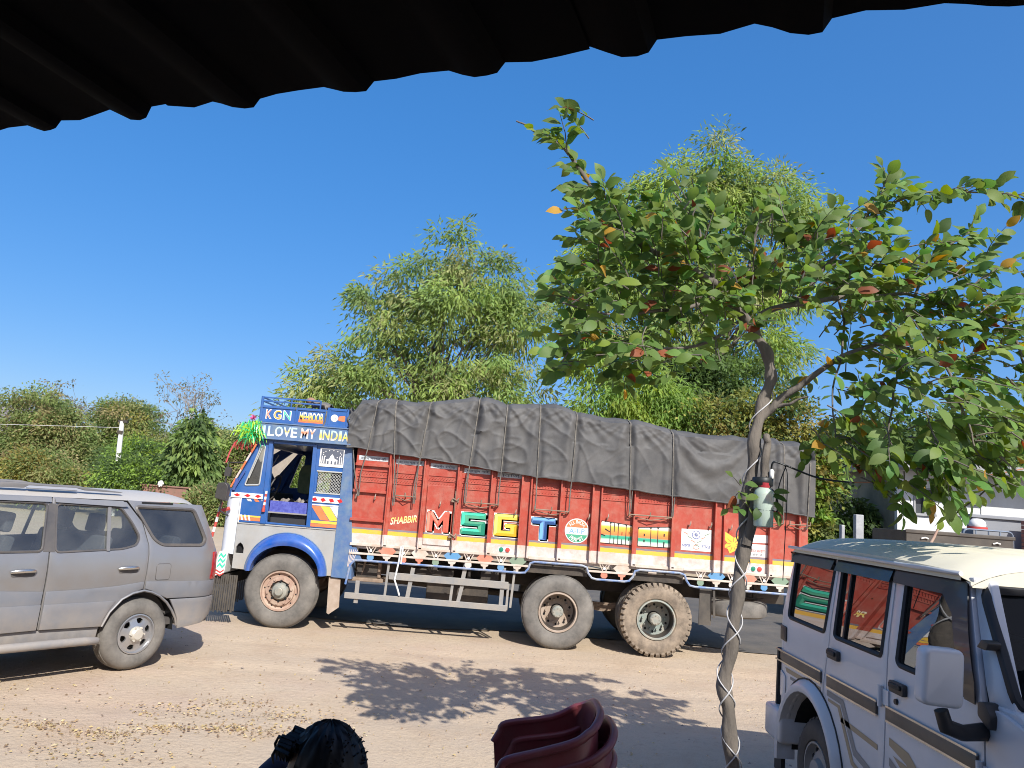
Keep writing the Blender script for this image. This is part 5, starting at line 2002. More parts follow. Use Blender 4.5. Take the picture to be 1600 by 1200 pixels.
def suv_wheel(x, right):
    r = obj('wheel', None, suv)
    r.location = (x, SW if right else 0.0, 0.368)
    t = MB()
    t.lathe([(0.205, 0.03), (0.215, 0.008), (0.25, -0.006), (0.29, -0.008), (0.325, 0.004), (0.352, 0.026), (0.366, 0.05), (0.370, 0.08), (0.370, 0.16), (0.366, 0.19), (0.34, 0.225), (0.25, 0.235), (0.205, 0.22)][::-1], (0, 0, 0), 44)
    for a in (0.075, 0.115, 0.155):
        t.lathe([(0.371, a), (0.376, a + .004), (0.376, a + .026), (0.371, a + .03)], (0, 0, 0), 44)
    rim = MB()
    rim.lathe([(0.21, 0.03), (0.207, 0.004), (0.196, 0.002), (0.188, 0.02), (0.182, 0.05), (0.18, 0.17)][::-1], (0, 0, 0), 40)
    holes = []
    for k in range(6):
        a = 2 * math.pi * k / 6 + 0.3
        hp = []
        for (r_, da) in ((0.112, -0.17), (0.112, 0.17), (0.158, 0.27), (0.168, 0), (0.158, -0.27)):
            hp.append((r_ * math.cos(a + da), r_ * math.sin(a + da)))
        holes.append(rounded(hp, 0.012, 2))
    yd = lambda x_, z_: 0.035 + 0.035 * math.cos(min(math.hypot(x_, z_) / 0.185, 1) * math.pi) * -1 * 0.5 - 0.02
    panel(rim, arc(0, 0, 0.186, 0, 360, 40)[:-1], holes, yf=yd, t=0.02, g=0.03)
    cap = MB()
    cap.lathe([(0.001, -0.038), (0.05, -0.036), (0.066, -0.022), (0.078, -0.004), (0.08, 0.03)], (0, 0, 0), 28)
    for k in range(6):
        a = 2 * math.pi * k / 6
        cap.lathe([(0.001, -0.03), (0.011, -0.03), (0.012, 0.0)], (0.072 * math.cos(a), 0, 0.072 * math.sin(a)), 6)
    dk = MB()
    dk.lathe([(0.001, 0.10), (0.15, 0.10), (0.15, 0.12)], (0, 0, 0), 24)
    for m_, nm, mt in ((t, 'tyre', 'rubber'), (rim, 'rim', 'alloy'), (cap, 'hub_cap', 'alloy_cap'), (dk, 'brake_disc', 'frame_dark')):
        (m_.mirror(0) if right else m_).build(nm, mt, r, smooth=35)
    return r


for x in (0.0, -2.65):
    for rt in (False, True):
        suv_wheel(x, rt)
# ---------------------------------------------------------------- white utility vehicle on the right (local: front at +x, y=0 near side, z above its own ground)
mat('jeep_white', (0.66, 0.66, 0.68), 0.35, dust=((0.40, 0.36, 0.32), 0.22), dust_s=3, zd=(0.3, 0.95, (0.34, 0.29, 0.24), 0.55), coat=0.2, bump=0.05, bs=4)
mat('jeep_roof', (0.74, 0.69, 0.55), 0.75, dust=((0.5, 0.43, 0.32), 0.3), dust_s=2.5, spec=0.2)
mat('jeep_seal', (0.016, 0.016, 0.018), 0.6)
mat('visor_dark', (0.018, 0.019, 0.024), 0.28, coat=0.3)
mat('mould_brown', (0.055, 0.045, 0.038), 0.45, dust=(DUST, 0.3))
mat('tape_gold', (0.33, 0.27, 0.18), 0.4, 0.2)
mat('tape_grey', (0.24, 0.235, 0.23), 0.5)
glass('jeep_glass', (0.16, 0.18, 0.18), 0.16, rough=0.008, dust=0.02)
glass('jeep_windscreen', (0.14, 0.17, 0.19), 0.0, rough=0.01, dust=0.02, dcol=(0.30, 0.40, 0.5), ior=1.18)
JW = 1.62
jeep = thing('white_jeep', 'white utility vehicle with grey and gold side tape at the right edge', 'car', (2.15, 5.40, 0.09), R(-90))


def jy(x, z):
    y = 0.15 * max(0, z - 1.30) + 0.05 * max(0, 0.55 - z)
    if x < -0.48:
        y += ((-0.48 - x) / 0.16) ** 2 * 0.04
    return y


def jb(name, build, m, smooth=35, bevel=0.004, far=True):
    a = MB()
    build(a)
    o = a.build(name, m, jeep, smooth=smooth, bevel=bevel)
    if far:
        a.mirror(JW).build(name, m, jeep, smooth=smooth, bevel=bevel)
    return o


JA = arc(0.0, 0.36, 0.47, 180, 0, 16, 0.49)
w1 = rounded([(-0.40, 1.29), (0.235, 1.285), (0.25, 1.72), (-0.43, 1.72)], 0.035)
w2 = rounded([(0.385, 1.28), (0.995, 1.28), (0.985, 1.72), (0.36, 1.72)], 0.03)
w3 = rounded([(1.165, 1.27), (1.83, 1.26), (1.655, 1.72), (1.15, 1.72)], 0.03)
q1 = [(-0.63, 0.62), (-0.47, 0.55)] + JA[1:10] + [(0.205, 0.81), (0.21, 0.95), (0.30, 1.25), (0.235 + .055, 1.79), (-0.445, 1.79), (-0.47, 1.72), (-0.60, 1.12), (-0.625, 0.9)]
jb('rear_quarter', lambda a: panel(a, q1, [w1], yf=jy, t=0.03, g=0.09), 'jeep_white')
r1 = [(0.215, 0.81)] + [(0.31, 0.735), (0.40, 0.63), (0.455, 0.50), (0.47, 0.40), (0.50, 0.36), (0.995, 0.36), (1.01, 0.70), (1.05, 1.26), (1.025, 1.79), (0.298, 1.79), (0.308, 1.25), (0.218, 0.95)]
jb('rear_door', lambda a: panel(a, r1, [w2], yf=jy, t=0.03, g=0.09), 'jeep_white')
f1 = [(1.005, 0.36), (1.88, 0.36), (1.90, 1.0), (1.905, 1.20), (1.87, 1.33), (1.69, 1.79), (1.035, 1.79), (1.06, 1.26), (1.02, 0.70)]
jb('front_door', lambda a: panel(a, f1, [w3], yf=jy, t=0.03, g=0.09), 'jeep_white')
fen = [(1.89, 0.45), (2.20, 0.45), (2.22, 0.52)] + arc(2.68, 0.36, 0.47, 160, 20, 12, 0.49) + [(3.14, 0.50), (3.26, 0.50), (3.28, 0.98), (2.30, 1.18), (2.05, 1.24), (1.912, 1.25), (1.912, 1.0)]
jb('front_fender', lambda a: panel(a, fen, [], yf=jy, t=0.03, g=0.12), 'jeep_white')
# pillar between front door and windscreen
ap = [(1.882, 1.33), (1.92, 1.24), (2.06, 1.24), (2.035, 1.30), (1.785, 1.765), (1.70, 1.765)]
jb('windscreen_pillar', lambda a: panel(a, ap, [], yf=lambda x, z: jy(x, z) + 0.02 + 0.25 * max(0, x - 1.95 + (z - 1.25) * 0.5), t=0.04, g=0.08), 'jeep_white')


def jflare(a):
    n = 20
    F = lambda i, k: (0.0 + (0.47 + 0.075 * k) * math.cos(R(188 - 196 * i / n)), -0.055 + 0.057 * max(0, k - .35) ** 1.5 / .65 ** 1.5 if k > .35 else -0.055 + 0.01 * (1 - k / .35), 0.36 + (0.49 + 0.085 * k) * math.sin(R(188 - 196 * i / n)))
    a.grid(F, range(n + 1), [0, .2, .4, .6, .8, 1])
    a.grid(lambda u, v: (F(u, 0)[0], F(u, 0)[1] + 0.13 * v, F(u, 0)[2]), range(n + 1), [0, 1], flip=True)


jb('wheel_arch_flare', jflare, 'jeep_white', bevel=0, smooth=50)


def jflare2(a):
    b = MB()
    jflare(b)
    a.join(b)
    a.v = [(p[0] + 2.68, p[1], p[2]) for p in a.v]


jb('wheel_arch_flare', jflare2, 'jeep_white', bevel=0, smooth=50)


def jflseal(a):
    n = 20
    a.tube([((0.547) * math.cos(R(188 - 196 * i / n)), -0.002, 0.36 + (0.577) * math.sin(R(188 - 196 * i / n))) for i in range(n + 1)], 0.006, 5)


jb('flare_seal', jflseal, 'jeep_seal', bevel=0, far=False)
# roof
rf = MB()


def jroof(u, v):
    yn = 2 * v - 1
    base = 1.795 + 0.025 * math.sin(max(0, min(1, (u + 0.45) / 2.2)) * math.pi)
    drop = 0.05 * max(0, (-0.25 - u) / 0.22) ** 2 + 0.05 * max(0, (u - 1.55) / 0.22) ** 2
    y0_ = 0.035
    crown = 0.095 * (1 - abs(yn) ** 5)
    rib = -0.008 * (1 if 0.15 < (v * 6) % 1 < 0.5 and 0.12 < v < 0.88 and 0 < u < 1.5 else 0)
    return (u, y0_ + (JW - 2 * y0_) * v, base + crown - drop + rib)


rf.grid(jroof, list(np.linspace(-0.47, 1.775, 40)), list(np.concatenate([np.linspace(0, 0.12, 9), np.linspace(0.14, 0.86, 40), np.linspace(0.88, 1, 9)])))
rf.grid(lambda u, v: (u, 0.03, 1.76 + 0.036 * v + (0.025 * math.sin(max(0, min(1, (u + 0.45) / 2.2)) * math.pi) - 0.05 * max(0, (-0.25 - u) / 0.22) ** 2 - 0.05 * max(0, (u - 1.55) / 0.22) ** 2) * v), list(np.linspace(-0.47, 1.775, 30)), [0, 1])
rf.grid(lambda u, v: (1.775 + 0.004, 0.035 + (JW - 0.07) * u, 1.735 + (jroof(1.775, u)[2] - 1.735) * v), list(np.linspace(0, 1, 20)), [0, 1])
rf.grid(lambda u, v: (-0.47, 0.035 + (JW - 0.07) * u, 1.70 + (jroof(-0.47, u)[2] - 1.70) * v), list(np.linspace(0, 1, 20)), [0, 1], flip=True)
rf.build('roof_panel', 'jeep_roof', jeep, smooth=40)
for yy in (0.018, JW - 0.018):
    dr_ = MB()
    dr_.tube([(x, yy, 1.792) for x in np.linspace(-0.47, 1.72, 12)], 0.012, 6)
    dr_.build('drip_rail', 'jeep_white', jeep, smooth=60)
# window glass and seals
for nm, W_ in (('quarter_window', w1), ('rear_door_window', w2), ('front_door_window', w3)):
    jb(nm, lambda a, W_=W_: panel(a, W_, [], yf=jy, t=0, g=0.5, off=0.012), 'jeep_glass', bevel=0)
    jb('window_seal', lambda a, W_=W_: a.tube([(p[0], jy(*p) + 0.002, p[1]) for p in W_], 0.014, 5, closed=True), 'jeep_seal', bevel=0, smooth=60)
jb('sliding_window_bar', lambda a: a.bar((0.50, jy(0, 1.28) + .004, 1.28), (0.49, jy(0, 1.72) + .004, 1.72), 0.02, 0.012, up=(0, 1, 0)), 'jeep_seal', bevel=0)


def jvis(x0_, x1_, xs_=0.0):
    def f(a):
        panel(a, [(x0_, 1.685), (x1_, 1.685), (x1_, 1.785), (x0_, 1.785)], [], yf=lambda x, z: jy(x, z) - 0.006 - 0.28 * max(0, 1.78 - z), t=0.006, g=0.1)
    return f


jb('rain_visor', jvis(-0.455, 0.245), 'visor_dark', bevel=0)
jb('rain_visor', jvis(0.30, 1.02), 'visor_dark', bevel=0)
jb('rain_visor', lambda a: panel(a, [(1.04, 1.685), (1.53, 1.68), (1.64, 1.60), (1.79, 1.245), (1.865, 1.24), (1.87, 1.33), (1.695, 1.785), (1.04, 1.785)], [], yf=lambda x, z: jy(x, z) - 0.010 - 0.10 * max(0, 1.78 - z) * (1 if z > 1.6 else 1.6 - 1.6 + max(0, (z - 1.2) / .4)), t=0.006, g=0.06), 'visor_dark', bevel=0)
# mouldings, tape stripes
for (xa, xb) in ((-0.62, 0.20), (0.30, 0.955), (1.065, 1.87)):
    jb('side_moulding', lambda a, xa=xa, xb=xb: panel(a, [(xa, 0.965), (xb, 0.965), (xb, 1.03), (xa, 1.03)], [], yf=jy, t=0.014, g=0.15, off=-0.016), 'mould_brown', bevel=0.004)
    for z in (1.033, 0.960):
        jb('moulding_edge', lambda a, xa=xa, xb=xb, z=z: a.bar((xa, jy(0, z) - 0.012, z), (xb, jy(0, z) - 0.012, z), 0.012, 0.006, up=(0, 1, 0)), 'chrome_dull', bevel=0, far=False)


def tape(name, polys, m):
    a = MB()
    for p in polys:
        panel(a, p, [], yf=jy, t=0, g=0.2, off=-0.0022)
    a.build(name, m, jeep)


tape('tape_stripe', [[(-0.42, 0.90), (0.18, 0.90), (0.18, 0.93), (-0.45, 0.93)]], 'tape_gold')
tape('tape_stripe', [[(-0.35, 0.865), (0.18, 0.865), (0.18, 0.885), (-0.35, 0.885)]], 'tape_grey')
tape('tape_stripe', [[(0.28, 0.905), (0.48, 0.90), (0.66, 0.66), (0.95, 0.60), (0.95, 0.64), (0.69, 0.70), (0.52, 0.935), (0.28, 0.94)]], 'tape_grey')
tape('tape_stripe', [[(0.48, 0.80), (0.95, 0.775), (0.95, 0.805), (0.50, 0.83)]], 'tape_gold')
tape('tape_stripe', [[(0.30, 0.875), (0.44, 0.87), (0.63, 0.60), (0.95, 0.53), (0.95, 0.56), (0.66, 0.625), (0.47, 0.89), (0.30, 0.893)]], 'tape_gold')
tape('tape_stripe', [[(1.08, 0.84), (1.25, 0.80), (1.60, 0.62), (1.60, 0.66), (1.28, 0.86), (1.08, 0.88)], [(1.12, 0.80), (1.2, 0.76), (1.38, 0.50), (1.45, 0.50), (1.28, 0.79)]], 'tape_gold')
tape('tape_stripe', [[(1.08, 0.74), (1.16, 0.70), (1.30, 0.48), (1.36, 0.48), (1.20, 0.74), (1.08, 0.78)]], 'tape_grey')
# handles, lock, hinges, mirror, lamp
for (x, z) in ((0.40, 1.175), (1.195, 1.155)):
    jb('door_handle', lambda a, x=x, z=z: a.prism(rounded([(x - .075, z - .03), (x + .075, z - .03), (x + .075, z + .03), (x - .075, z + .03)], 0.014), -0.028, 0.0), 'black_plastic', bevel=0.006)
    jb('handle_grip', lambda a, x=x, z=z: a.prism(rounded([(x - .055, z - .004), (x + .06, z - .004), (x + .06, z + .022), (x - .055, z + .022)], 0.008), -0.04, -0.028), 'jeep_seal', bevel=0.003)
jb('door_lock', lambda a: a.lathe([(0.001, -0.012), (0.014, -0.012), (0.016, 0.0)], (1.16, 0.0, 1.08), 12), 'black_plastic', far=False, bevel=0)
for (x, z) in ((1.015, 1.075), (1.01, 0.62), (1.90, 0.96), (1.90, 0.60)):
    jb('door_hinge', lambda a, x=x, z=z: (a.tube([(x - .005, -0.018, z - .055), (x - .005, -0.018, z + .055)], 0.014, 8), a.box(x, x + .07, -0.010, 0, z - .04, z + .04)), 'jeep_white', smooth=50, bevel=0)
for (xa, ya, xb, yb, z, dz) in ((1.86, 0.0, 1.90, -0.03, 1.50, 0.0),):
    jb('mirror_bracket', lambda a: (a.prism(rounded([(1.86, 1.485), (1.925, 1.48), (1.945, 1.515), (1.90, 1.525)], 0.01), -0.0, 0.06)), 'black_plastic', far=False)
jb('mirror_bracket', lambda a: (a.prism(rounded([(1.905, 1.205), (1.99, 1.16), (2.0, 1.22), (1.96, 1.27), (1.91, 1.265)], 0.015), -0.03, 0.03)), 'black_plastic', far=False)
mr = MB()
mr.prism(rounded([(-0.10, -0.115), (0.08, -0.125), (0.09, 0.12), (-0.085, 0.125)], 0.035), -0.03, 0.055, plane='yz')
mrv = []
for p in mr.v:
    mrv.append((1.93 + p[0] * (1 - .0), -0.21 + p[1] * 1.0, 1.36 + p[2]))
mr.v = mrv
mr.build('wing_mirror', 'jeep_white', jeep, bevel=0.02, smooth=40, segs=3)
mg = MB()
mg.prism(rounded([(-0.085, -0.10), (0.068, -0.11), (0.076, 0.105), (-0.072, 0.11)], 0.03), 1.892, 1.899, plane='yz')
mg.v = [(p[0], -0.21 + p[1], 1.36 + p[2]) for p in mg.v]
mg.build('mirror_glass', 'chrome_dull', jeep)
ma = MB()
ma.tube([(1.93, -0.20, 1.22), (1.93, -0.18, 1.155), (1.92, -0.10, 1.13), (1.91, 0.0, 1.14)], [0.03, 0.035, 0.035, 0.04], 8)
ma.build('mirror_arm', 'black_plastic', jeep, smooth=50)
jb('rear_reflector', lambda a: panel(a, rounded([(-0.60, 1.11), (-0.43, 1.11), (-0.43, 1.215), (-0.60, 1.215)], 0.012), [], yf=jy, t=0.008, g=0.1, off=-0.010), 'black_plastic', bevel=0.003)
jb('fuel_flap', lambda a: panel(a, rounded([(-0.56, 0.72), (-0.44, 0.70), (-0.43, 0.87), (-0.55, 0.90)], 0.03), [], yf=jy, t=0.006, g=0.1, off=-0.008), 'jeep_white', far=False, bevel=0.003)
jb('corner_guard', lambda a: panel(a, [(-0.655, 0.62), (-0.625, 0.62), (-0.60, 1.03), (-0.635, 1.04)], [], yf=lambda x, z: jy(-0.6, z) - 0.02, t=0.05, g=0.1), 'jeep_seal', bevel=0.004)
rb = MB()
rb.prism(rounded([(-0.05, 0), (JW + 0.05, 0), (JW + 0.03, -0.0), (JW + 0.03, 0.22), (-0.03, 0.22)], 0.01), -0.74, -0.44, plane='yz')
rb = MB()
rb.box(-0.735, -0.42, -0.05, JW + 0.05, 0.40, 0.63)
rb.build('rear_bumper', 'jeep_white', jeep, bevel=0.03, smooth=40, segs=3)
rf_ = MB()
rf_.box(-0.64, -0.50, -0.0, 0.03, 0.18, 0.40)
rf_.build('mud_flap', 'jeep_seal', jeep)
bk = MB()
bk.grid(lambda u, v: (-0.60 - 0.02 * math.sin(v * 3.14) + 0.15 * max(0, (u - 1.15) / .6), jy(-0.48, u) + 0.03 + (JW - 2 * jy(-0.48, u) - 0.06) * v, u), [0.6, 0.9, 1.15, 1.3, 1.5, 1.7], list(np.linspace(0, 1, 9)), flip=False)
bk.build('tail_door', 'jeep_white', jeep, smooth=40)
# windscreen, bonnet, nose
wsj = MB()
wsj.grid(lambda u, v: (2.02 - 0.255 * u, 0.085 + 0.03 * u + (JW - 0.17 - 0.06 * u) * v, 1.285 + 0.425 * u), [0, 1], [0, 1])
wsj.build('windscreen', 'jeep_windscreen', jeep)
wf = MB()
cor = rounded([(0.06, 1.265), (JW - 0.06, 1.265), (JW - 0.10, 1.735), (0.10, 1.735)], 0.06)
wf.tube([(2.034 - 0.255 * (p[1] - 1.285) / 0.425, p[0], p[1]) for p in cor], 0.026, 6, closed=True)
wf.build('windscreen_seal', 'jeep_seal', jeep, smooth=60)
cw = MB()
cw.box(1.72, 1.765, 0.05, JW - 0.05, 1.735, 1.78)
cw.prism([(1.95, 1.18), (2.32, 1.17), (2.22, 1.225), (2.08, 1.262), (1.95, 1.262)], 0.02, JW - 0.02)
cw.build('cowl', 'jeep_white', jeep, bevel=0.01)
bo = MB()
bo.grid(lambda u, v: (u, 0.06 + (JW - 0.12) * v, 1.215 - 0.10 * ((u - 2.25) / 1.0) ** 1.3 + 0.035 * (1 - abs(2 * v - 1) ** 6)), list(np.linspace(2.25, 3.27, 10)), list(np.linspace(0, 1, 13)))
bo.build('bonnet', 'jeep_white', jeep, smooth=50)
no = MB()
no.box(3.22, 3.29, 0.05, JW - 0.05, 0.55, 1.09)
no.build('front_panel', 'jeep_white', jeep, bevel=0.02)
for k in range(7):
    gq = MB()
    y = JW / 2 - 0.27 + 0.09 * k
    gq.box(3.285, 3.30, y - 0.022, y + 0.022, 0.72, 1.0)
    gq.build('grille_slot', 'jeep_seal', jeep)
for y in (0.28, JW - 0.28):
    hq = MB()
    hq.box(3.28, 3.315, y - 0.12, y + 0.12, 0.76, 0.98)
    hq.build('headlight', 'chrome_dull', jeep, bevel=0.02)
fbm = MB()
fbm.box(3.22, 3.42, -0.02, JW + 0.02, 0.38, 0.56)
fbm.build('front_bumper', 'black_plastic', jeep, bevel=0.03)
# inside
ij = MB()
ij.box(-0.55, 3.2, 0.10, JW - 0.10, 0.38, 0.46)
ij.box(1.85, 2.1, 0.12, JW - 0.12, 0.5, 1.22)
ij.build('floor_pan', 'jeep_seal', jeep)
hb = MB()
hb.grid(lambda u, v: (u, 0.12 + (JW - 0.24) * v, 1.755), [-0.4, 1.75], [0, 1], flip=True)
hb.build('head_lining', 'seat_cloth', jeep)
for (x, ya, yb) in ((1.30, 0.16, 0.70), (1.30, JW - 0.70, JW - 0.16), (0.50, 0.18, JW - 0.18)):
    s_ = MB()
    s_.prism(rounded([(x - .16, 0.70), (x + .34, 0.70), (x + .34, 0.84), (x - .16, 0.82)], 0.05), ya, yb)
    s_.prism(rounded([(x - .18, 0.78), (x - .06, 0.78), (x - .16, 1.34), (x - .27, 1.34)], 0.04), ya, yb)
    s_.build('seat', 'car_seat', jeep, bevel=0.02)
sw = MB()
sw.tube([(1.74 + .07 * math.sin(a), JW - 0.42 + .19 * math.cos(a), 1.17 + .17 * math.sin(a)) for a in np.linspace(0, 2 * math.pi, 21)[:-1]], 0.013, 6, closed=True)
sw.tube([(1.74, JW - .42, 1.17), (1.95, JW - .42, 1.02)], 0.02, 6)
sw.build('steering_wheel', 'black_plastic', jeep, smooth=60)
for x in (0, 2.68):
    for ya, yb in ((0.06, 0.36), (JW - 0.06, JW - 0.36)):
        wl = MB()
        half_drum(wl, x, 0.465, ya, yb, 0.36)
        wl.build('wheel_well', 'hole_black', jeep)


def jeep_wheel(x, right):
    r = obj('wheel', None, jeep)
    r.location = (x, JW - 0.04 if right else 0.04, 0.345)
    t = MB()
    t.lathe([(0.195, 0.03), (0.21, 0.006), (0.25, -0.006), (0.30, 0.0), (0.33, 0.022), (0.343, 0.05), (0.346, 0.11), (0.343, 0.17), (0.33, 0.2), (0.25, 0.22), (0.195, 0.2)][::-1], (0, 0, 0), 40)
    for k in range(36):
        a = 2 * math.pi * k / 36
        for y in (0.03, 0.12):
            aa = a + (0.08 if y > .1 else 0)
            P = [(0.335 * math.cos(aa - .06), y, 0.335 * math.sin(aa - .06)), (0.335 * math.cos(aa + .06), y, 0.335 * math.sin(aa + .06)), (0.352 * math.cos(aa + .05), y + .01, 0.352 * math.sin(aa + .05)), (0.352 * math.cos(aa - .05), y + .01, 0.352 * math.sin(aa - .05))]
            P += [(p[0], y + 0.07 - (p[1] - y), p[2]) for p in P]
            t.add(P, [(0, 1, 2, 3), (7, 6, 5, 4), (3, 2, 6, 7), (1, 5, 6, 2), (0, 3, 7, 4)])
    rim = MB()
    rim.lathe([(0.2, 0.03), (0.197, 0.006), (0.185, 0.006), (0.18, 0.04), (0.165, 0.06), (0.13, 0.035), (0.10, 0.03), (0.085, 0.0), (0.05, -0.012), (0.001, -0.014)][::-1], (0, 0, 0), 36)
    for k in range(12):
        a = 2 * math.pi * k / 12
        rim.lathe([(0.001, 0.043), (0.017, 0.043), (0.017, 0.05)], (0.150 * math.cos(a), 0, 0.150 * math.sin(a)), 7, 1)
    for m_, nm, mt in ((t, 'tyre', 'dark_rubber'), (rim, 'rim', ['steel_grey', 'hole_black'])):
        (m_.mirror(0) if right else m_).build(nm, mt, r, smooth=35)


for x in (0.0, 2.68):
    for rt in (False, True):
        jeep_wheel(x, rt)
# ---------------------------------------------------------------- vegetation
leafmat('leaf_broad', 0.44, 0.52, 1.0, 0.28)
leafmat('leaf_far', 0.42, 0.6, 1.0, 0.25)
mat('bark_grey', (0.125, 0.108, 0.094), 0.9, col2=(0.06, 0.052, 0.046), ns=7, dust=((0.36, 0.30, 0.24), 0.35), dust_s=9, bump=0.7, bs=26, stretch=(1, 1, 0.35), bdist=0.02)
mat('bark_far', (0.16, 0.13, 0.105), 0.95, col2=(0.10, 0.08, 0.065), ns=4)
mat('bark_bare', (0.25, 0.22, 0.20), 0.95)


def smooth_line(pts, n):
    """Catmull-Rom through pts"""
    P = [np.array(p, float) for p in pts]
    P = [2 * P[0] - P[1]] + P + [2 * P[-1] - P[-2]]
    out = []
    for i in range(1, len(P) - 2):
        for t in np.linspace(0, 1, n, endpoint=False):
            a, b, c, d = P[i - 1], P[i], P[i + 1], P[i + 2]
            out.append(0.5 * ((2 * b) + (-a + c) * t + (2 * a - 5 * b + 4 * c - d) * t * t + (-a + 3 * b - 3 * c + d) * t ** 3))
    out.append(P[-2])
    return out


TRUNK = [(1.58, 5.0, 0.19), (1.53, 5.0, 0.55), (1.49, 5.0, 0.85), (1.46, 5.0, 1.07), (1.5, 5.0, 1.31), (1.52, 5.0, 1.58), (1.55, 5.0, 1.82), (1.56, 5.0, 2.11), (1.6, 5.0, 2.44), (1.62, 5.0, 2.69), (1.68, 5.0, 2.9), (1.7, 5.0, 3.04), (1.66, 5.0, 3.17), (1.57, 5.0, 3.32), (1.5, 5.0, 3.41)]
BR = {
    'left_main': [(1.57, 5.0, 3.32), (1.44, 4.95, 3.44), (1.26, 4.85, 3.57), (1.02, 4.8, 3.67), (0.79, 4.75, 3.74), (0.58, 4.75, 3.92), (0.42, 4.75, 4.1), (0.28, 4.75, 4.31), (0.15, 4.75, 4.41), (0.02, 4.75, 4.47), (-0.11, 4.75, 4.54)],
    'left_low': [(1.34, 4.9, 3.53), (1.05, 4.7, 3.34), (0.75, 4.6, 3.26), (0.47, 4.5, 3.21), (0.27, 4.5, 3.27)],
    'left_low2': [(1.5, 5.0, 3.37), (1.16, 4.8, 3.13), (0.78, 4.7, 3.04), (0.5, 4.7, 2.99)],
    'up_mid': [(1.26, 4.85, 3.57), (1.2, 4.9, 3.85), (1.13, 5.0, 4.1), (0.99, 5.0, 4.23)],
    'up_mid2': [(1.44, 4.95, 3.44), (1.57, 5.1, 3.76), (1.63, 5.2, 4.03), (1.72, 5.2, 4.23)],
    'right_limb': [(1.59, 5.0, 3.29), (1.63, 5.0, 3.42), (1.87, 4.95, 3.5), (2.1, 4.9, 3.54), (2.35, 4.9, 3.58), (2.58, 4.85, 3.58), (2.84, 4.8, 3.51), (3.13, 4.8, 3.45)],
    'right_up': [(1.83, 4.97, 3.49), (2.01, 5.0, 3.72), (2.14, 5.0, 3.89), (2.27, 5.0, 4.06), (2.53, 5.0, 4.29), (2.84, 5.0, 4.38), (3.15, 5.0, 4.4), (3.46, 5.0, 4.38)],
    'right_up2': [(2.27, 5.0, 4.06), (2.4, 5.0, 4.3), (2.49, 5.0, 4.47)],
    'right_up3': [(2.58, 4.85, 3.58), (2.69, 4.9, 3.83), (2.82, 4.9, 3.95), (2.97, 4.9, 4.06)],
    'right_low': [(1.65, 5.0, 2.73), (1.74, 4.97, 2.83), (1.86, 4.9, 2.94), (1.98, 4.8, 3.05), (2.14, 4.7, 3.16), (2.33, 4.6, 3.18), (2.55, 4.5, 3.1)],
    'right_low_stub': [(1.74, 4.97, 2.8), (1.82, 4.9, 2.83), (1.89, 4.85, 2.86)],
    'drop1': [(2.1, 4.9, 3.54), (2.1, 4.8, 3.28), (2.01, 4.7, 3.01), (1.96, 4.65, 2.76), (1.98, 4.6, 2.56)],
    'drop2': [(2.33, 4.6, 3.18), (2.28, 4.5, 2.92), (2.21, 4.45, 2.68), (2.23, 4.4, 2.45)],
    'drop3': [(2.55, 4.5, 3.1), (2.6, 4.4, 2.85), (2.64, 4.35, 2.59), (2.75, 4.3, 2.42)],
    'drop4': [(3.13, 4.8, 3.45), (3.11, 4.6, 3.16), (3.12, 4.5, 2.83), (2.96, 4.4, 2.51)],
    'hang': [(2.89, 4.3, 2.41), (2.75, 4.3, 2.36), (2.57, 4.3, 2.23), (2.46, 4.3, 2.13)],
    'second_stem': [(1.56, 4.97, 1.9), (1.6, 4.93, 2.15), (1.65, 4.92, 2.36), (1.66, 4.93, 2.52), (1.67, 4.94, 2.61)],
}
BLOBS = [(0.53, 4.75, 3.96, 0.197, 0.178, 7), (0.26, 4.75, 4.33, 0.158, 0.099, 3), (0.76, 4.75, 3.69, 0.434, 0.257, 17), (0.45, 4.6, 3.31, 0.249, 0.249, 13), (0.78, 4.7, 3.08, 0.332, 0.176, 10), (0.39, 4.65, 3.04, 0.155, 0.135, 4), (1.09, 4.9, 3.88, 0.326, 0.305, 14), (1.17, 4.8, 3.44, 0.319, 0.239, 13), (1.61, 5.1, 3.9, 0.339, 0.254, 13), (1.47, 4.9, 3.56, 0.204, 0.122, 5), (1.28, 4.8, 3.26, 0.2, 0.16, 6), (1.88, 5.0, 3.85, 0.249, 0.187, 8), (1.8, 4.9, 3.59, 0.204, 0.163, 6), (2.09, 5.0, 4.02, 0.249, 0.145, 6), (2.14, 5.0, 3.78, 0.249, 0.166, 7), (2.44, 4.9, 3.72, 0.285, 0.244, 12), (2.18, 4.8, 3.46, 0.239, 0.14, 7), (2.64, 4.8, 3.5, 0.319, 0.239, 12), (2.78, 4.9, 3.8, 0.204, 0.143, 5), (2.97, 4.8, 3.54, 0.279, 0.2, 9), (3.06, 4.7, 3.26, 0.234, 0.313, 11), (2.33, 4.6, 3.22, 0.229, 0.153, 7), (2.1, 4.7, 3.06, 0.156, 0.117, 3), (2.2, 4.5, 2.87, 0.299, 0.206, 11), (2.06, 4.6, 2.68, 0.229, 0.191, 7), (1.9, 4.6, 2.55, 0.134, 0.115, 3), (2.49, 4.4, 2.77, 0.293, 0.219, 11), (2.78, 4.4, 2.72, 0.219, 0.256, 9), (2.34, 4.4, 2.5, 0.256, 0.146, 8), (2.76, 4.6, 3.13, 0.191, 0.191, 6), (2.09, 4.5, 2.45, 0.15, 0.112, 4), (2.64, 4.35, 2.48, 0.217, 0.145, 6), (3.0, 4.5, 2.94, 0.15, 0.224, 5), (2.23, 4.4, 2.31, 0.128, 0.091, 3), (3.35, 4.6, 3.02, 0.268, 0.459, 10), (3.51, 4.8, 3.69, 0.279, 0.239, 7), (1.0, 4.8, 3.03, 0.16, 0.12, 4)]
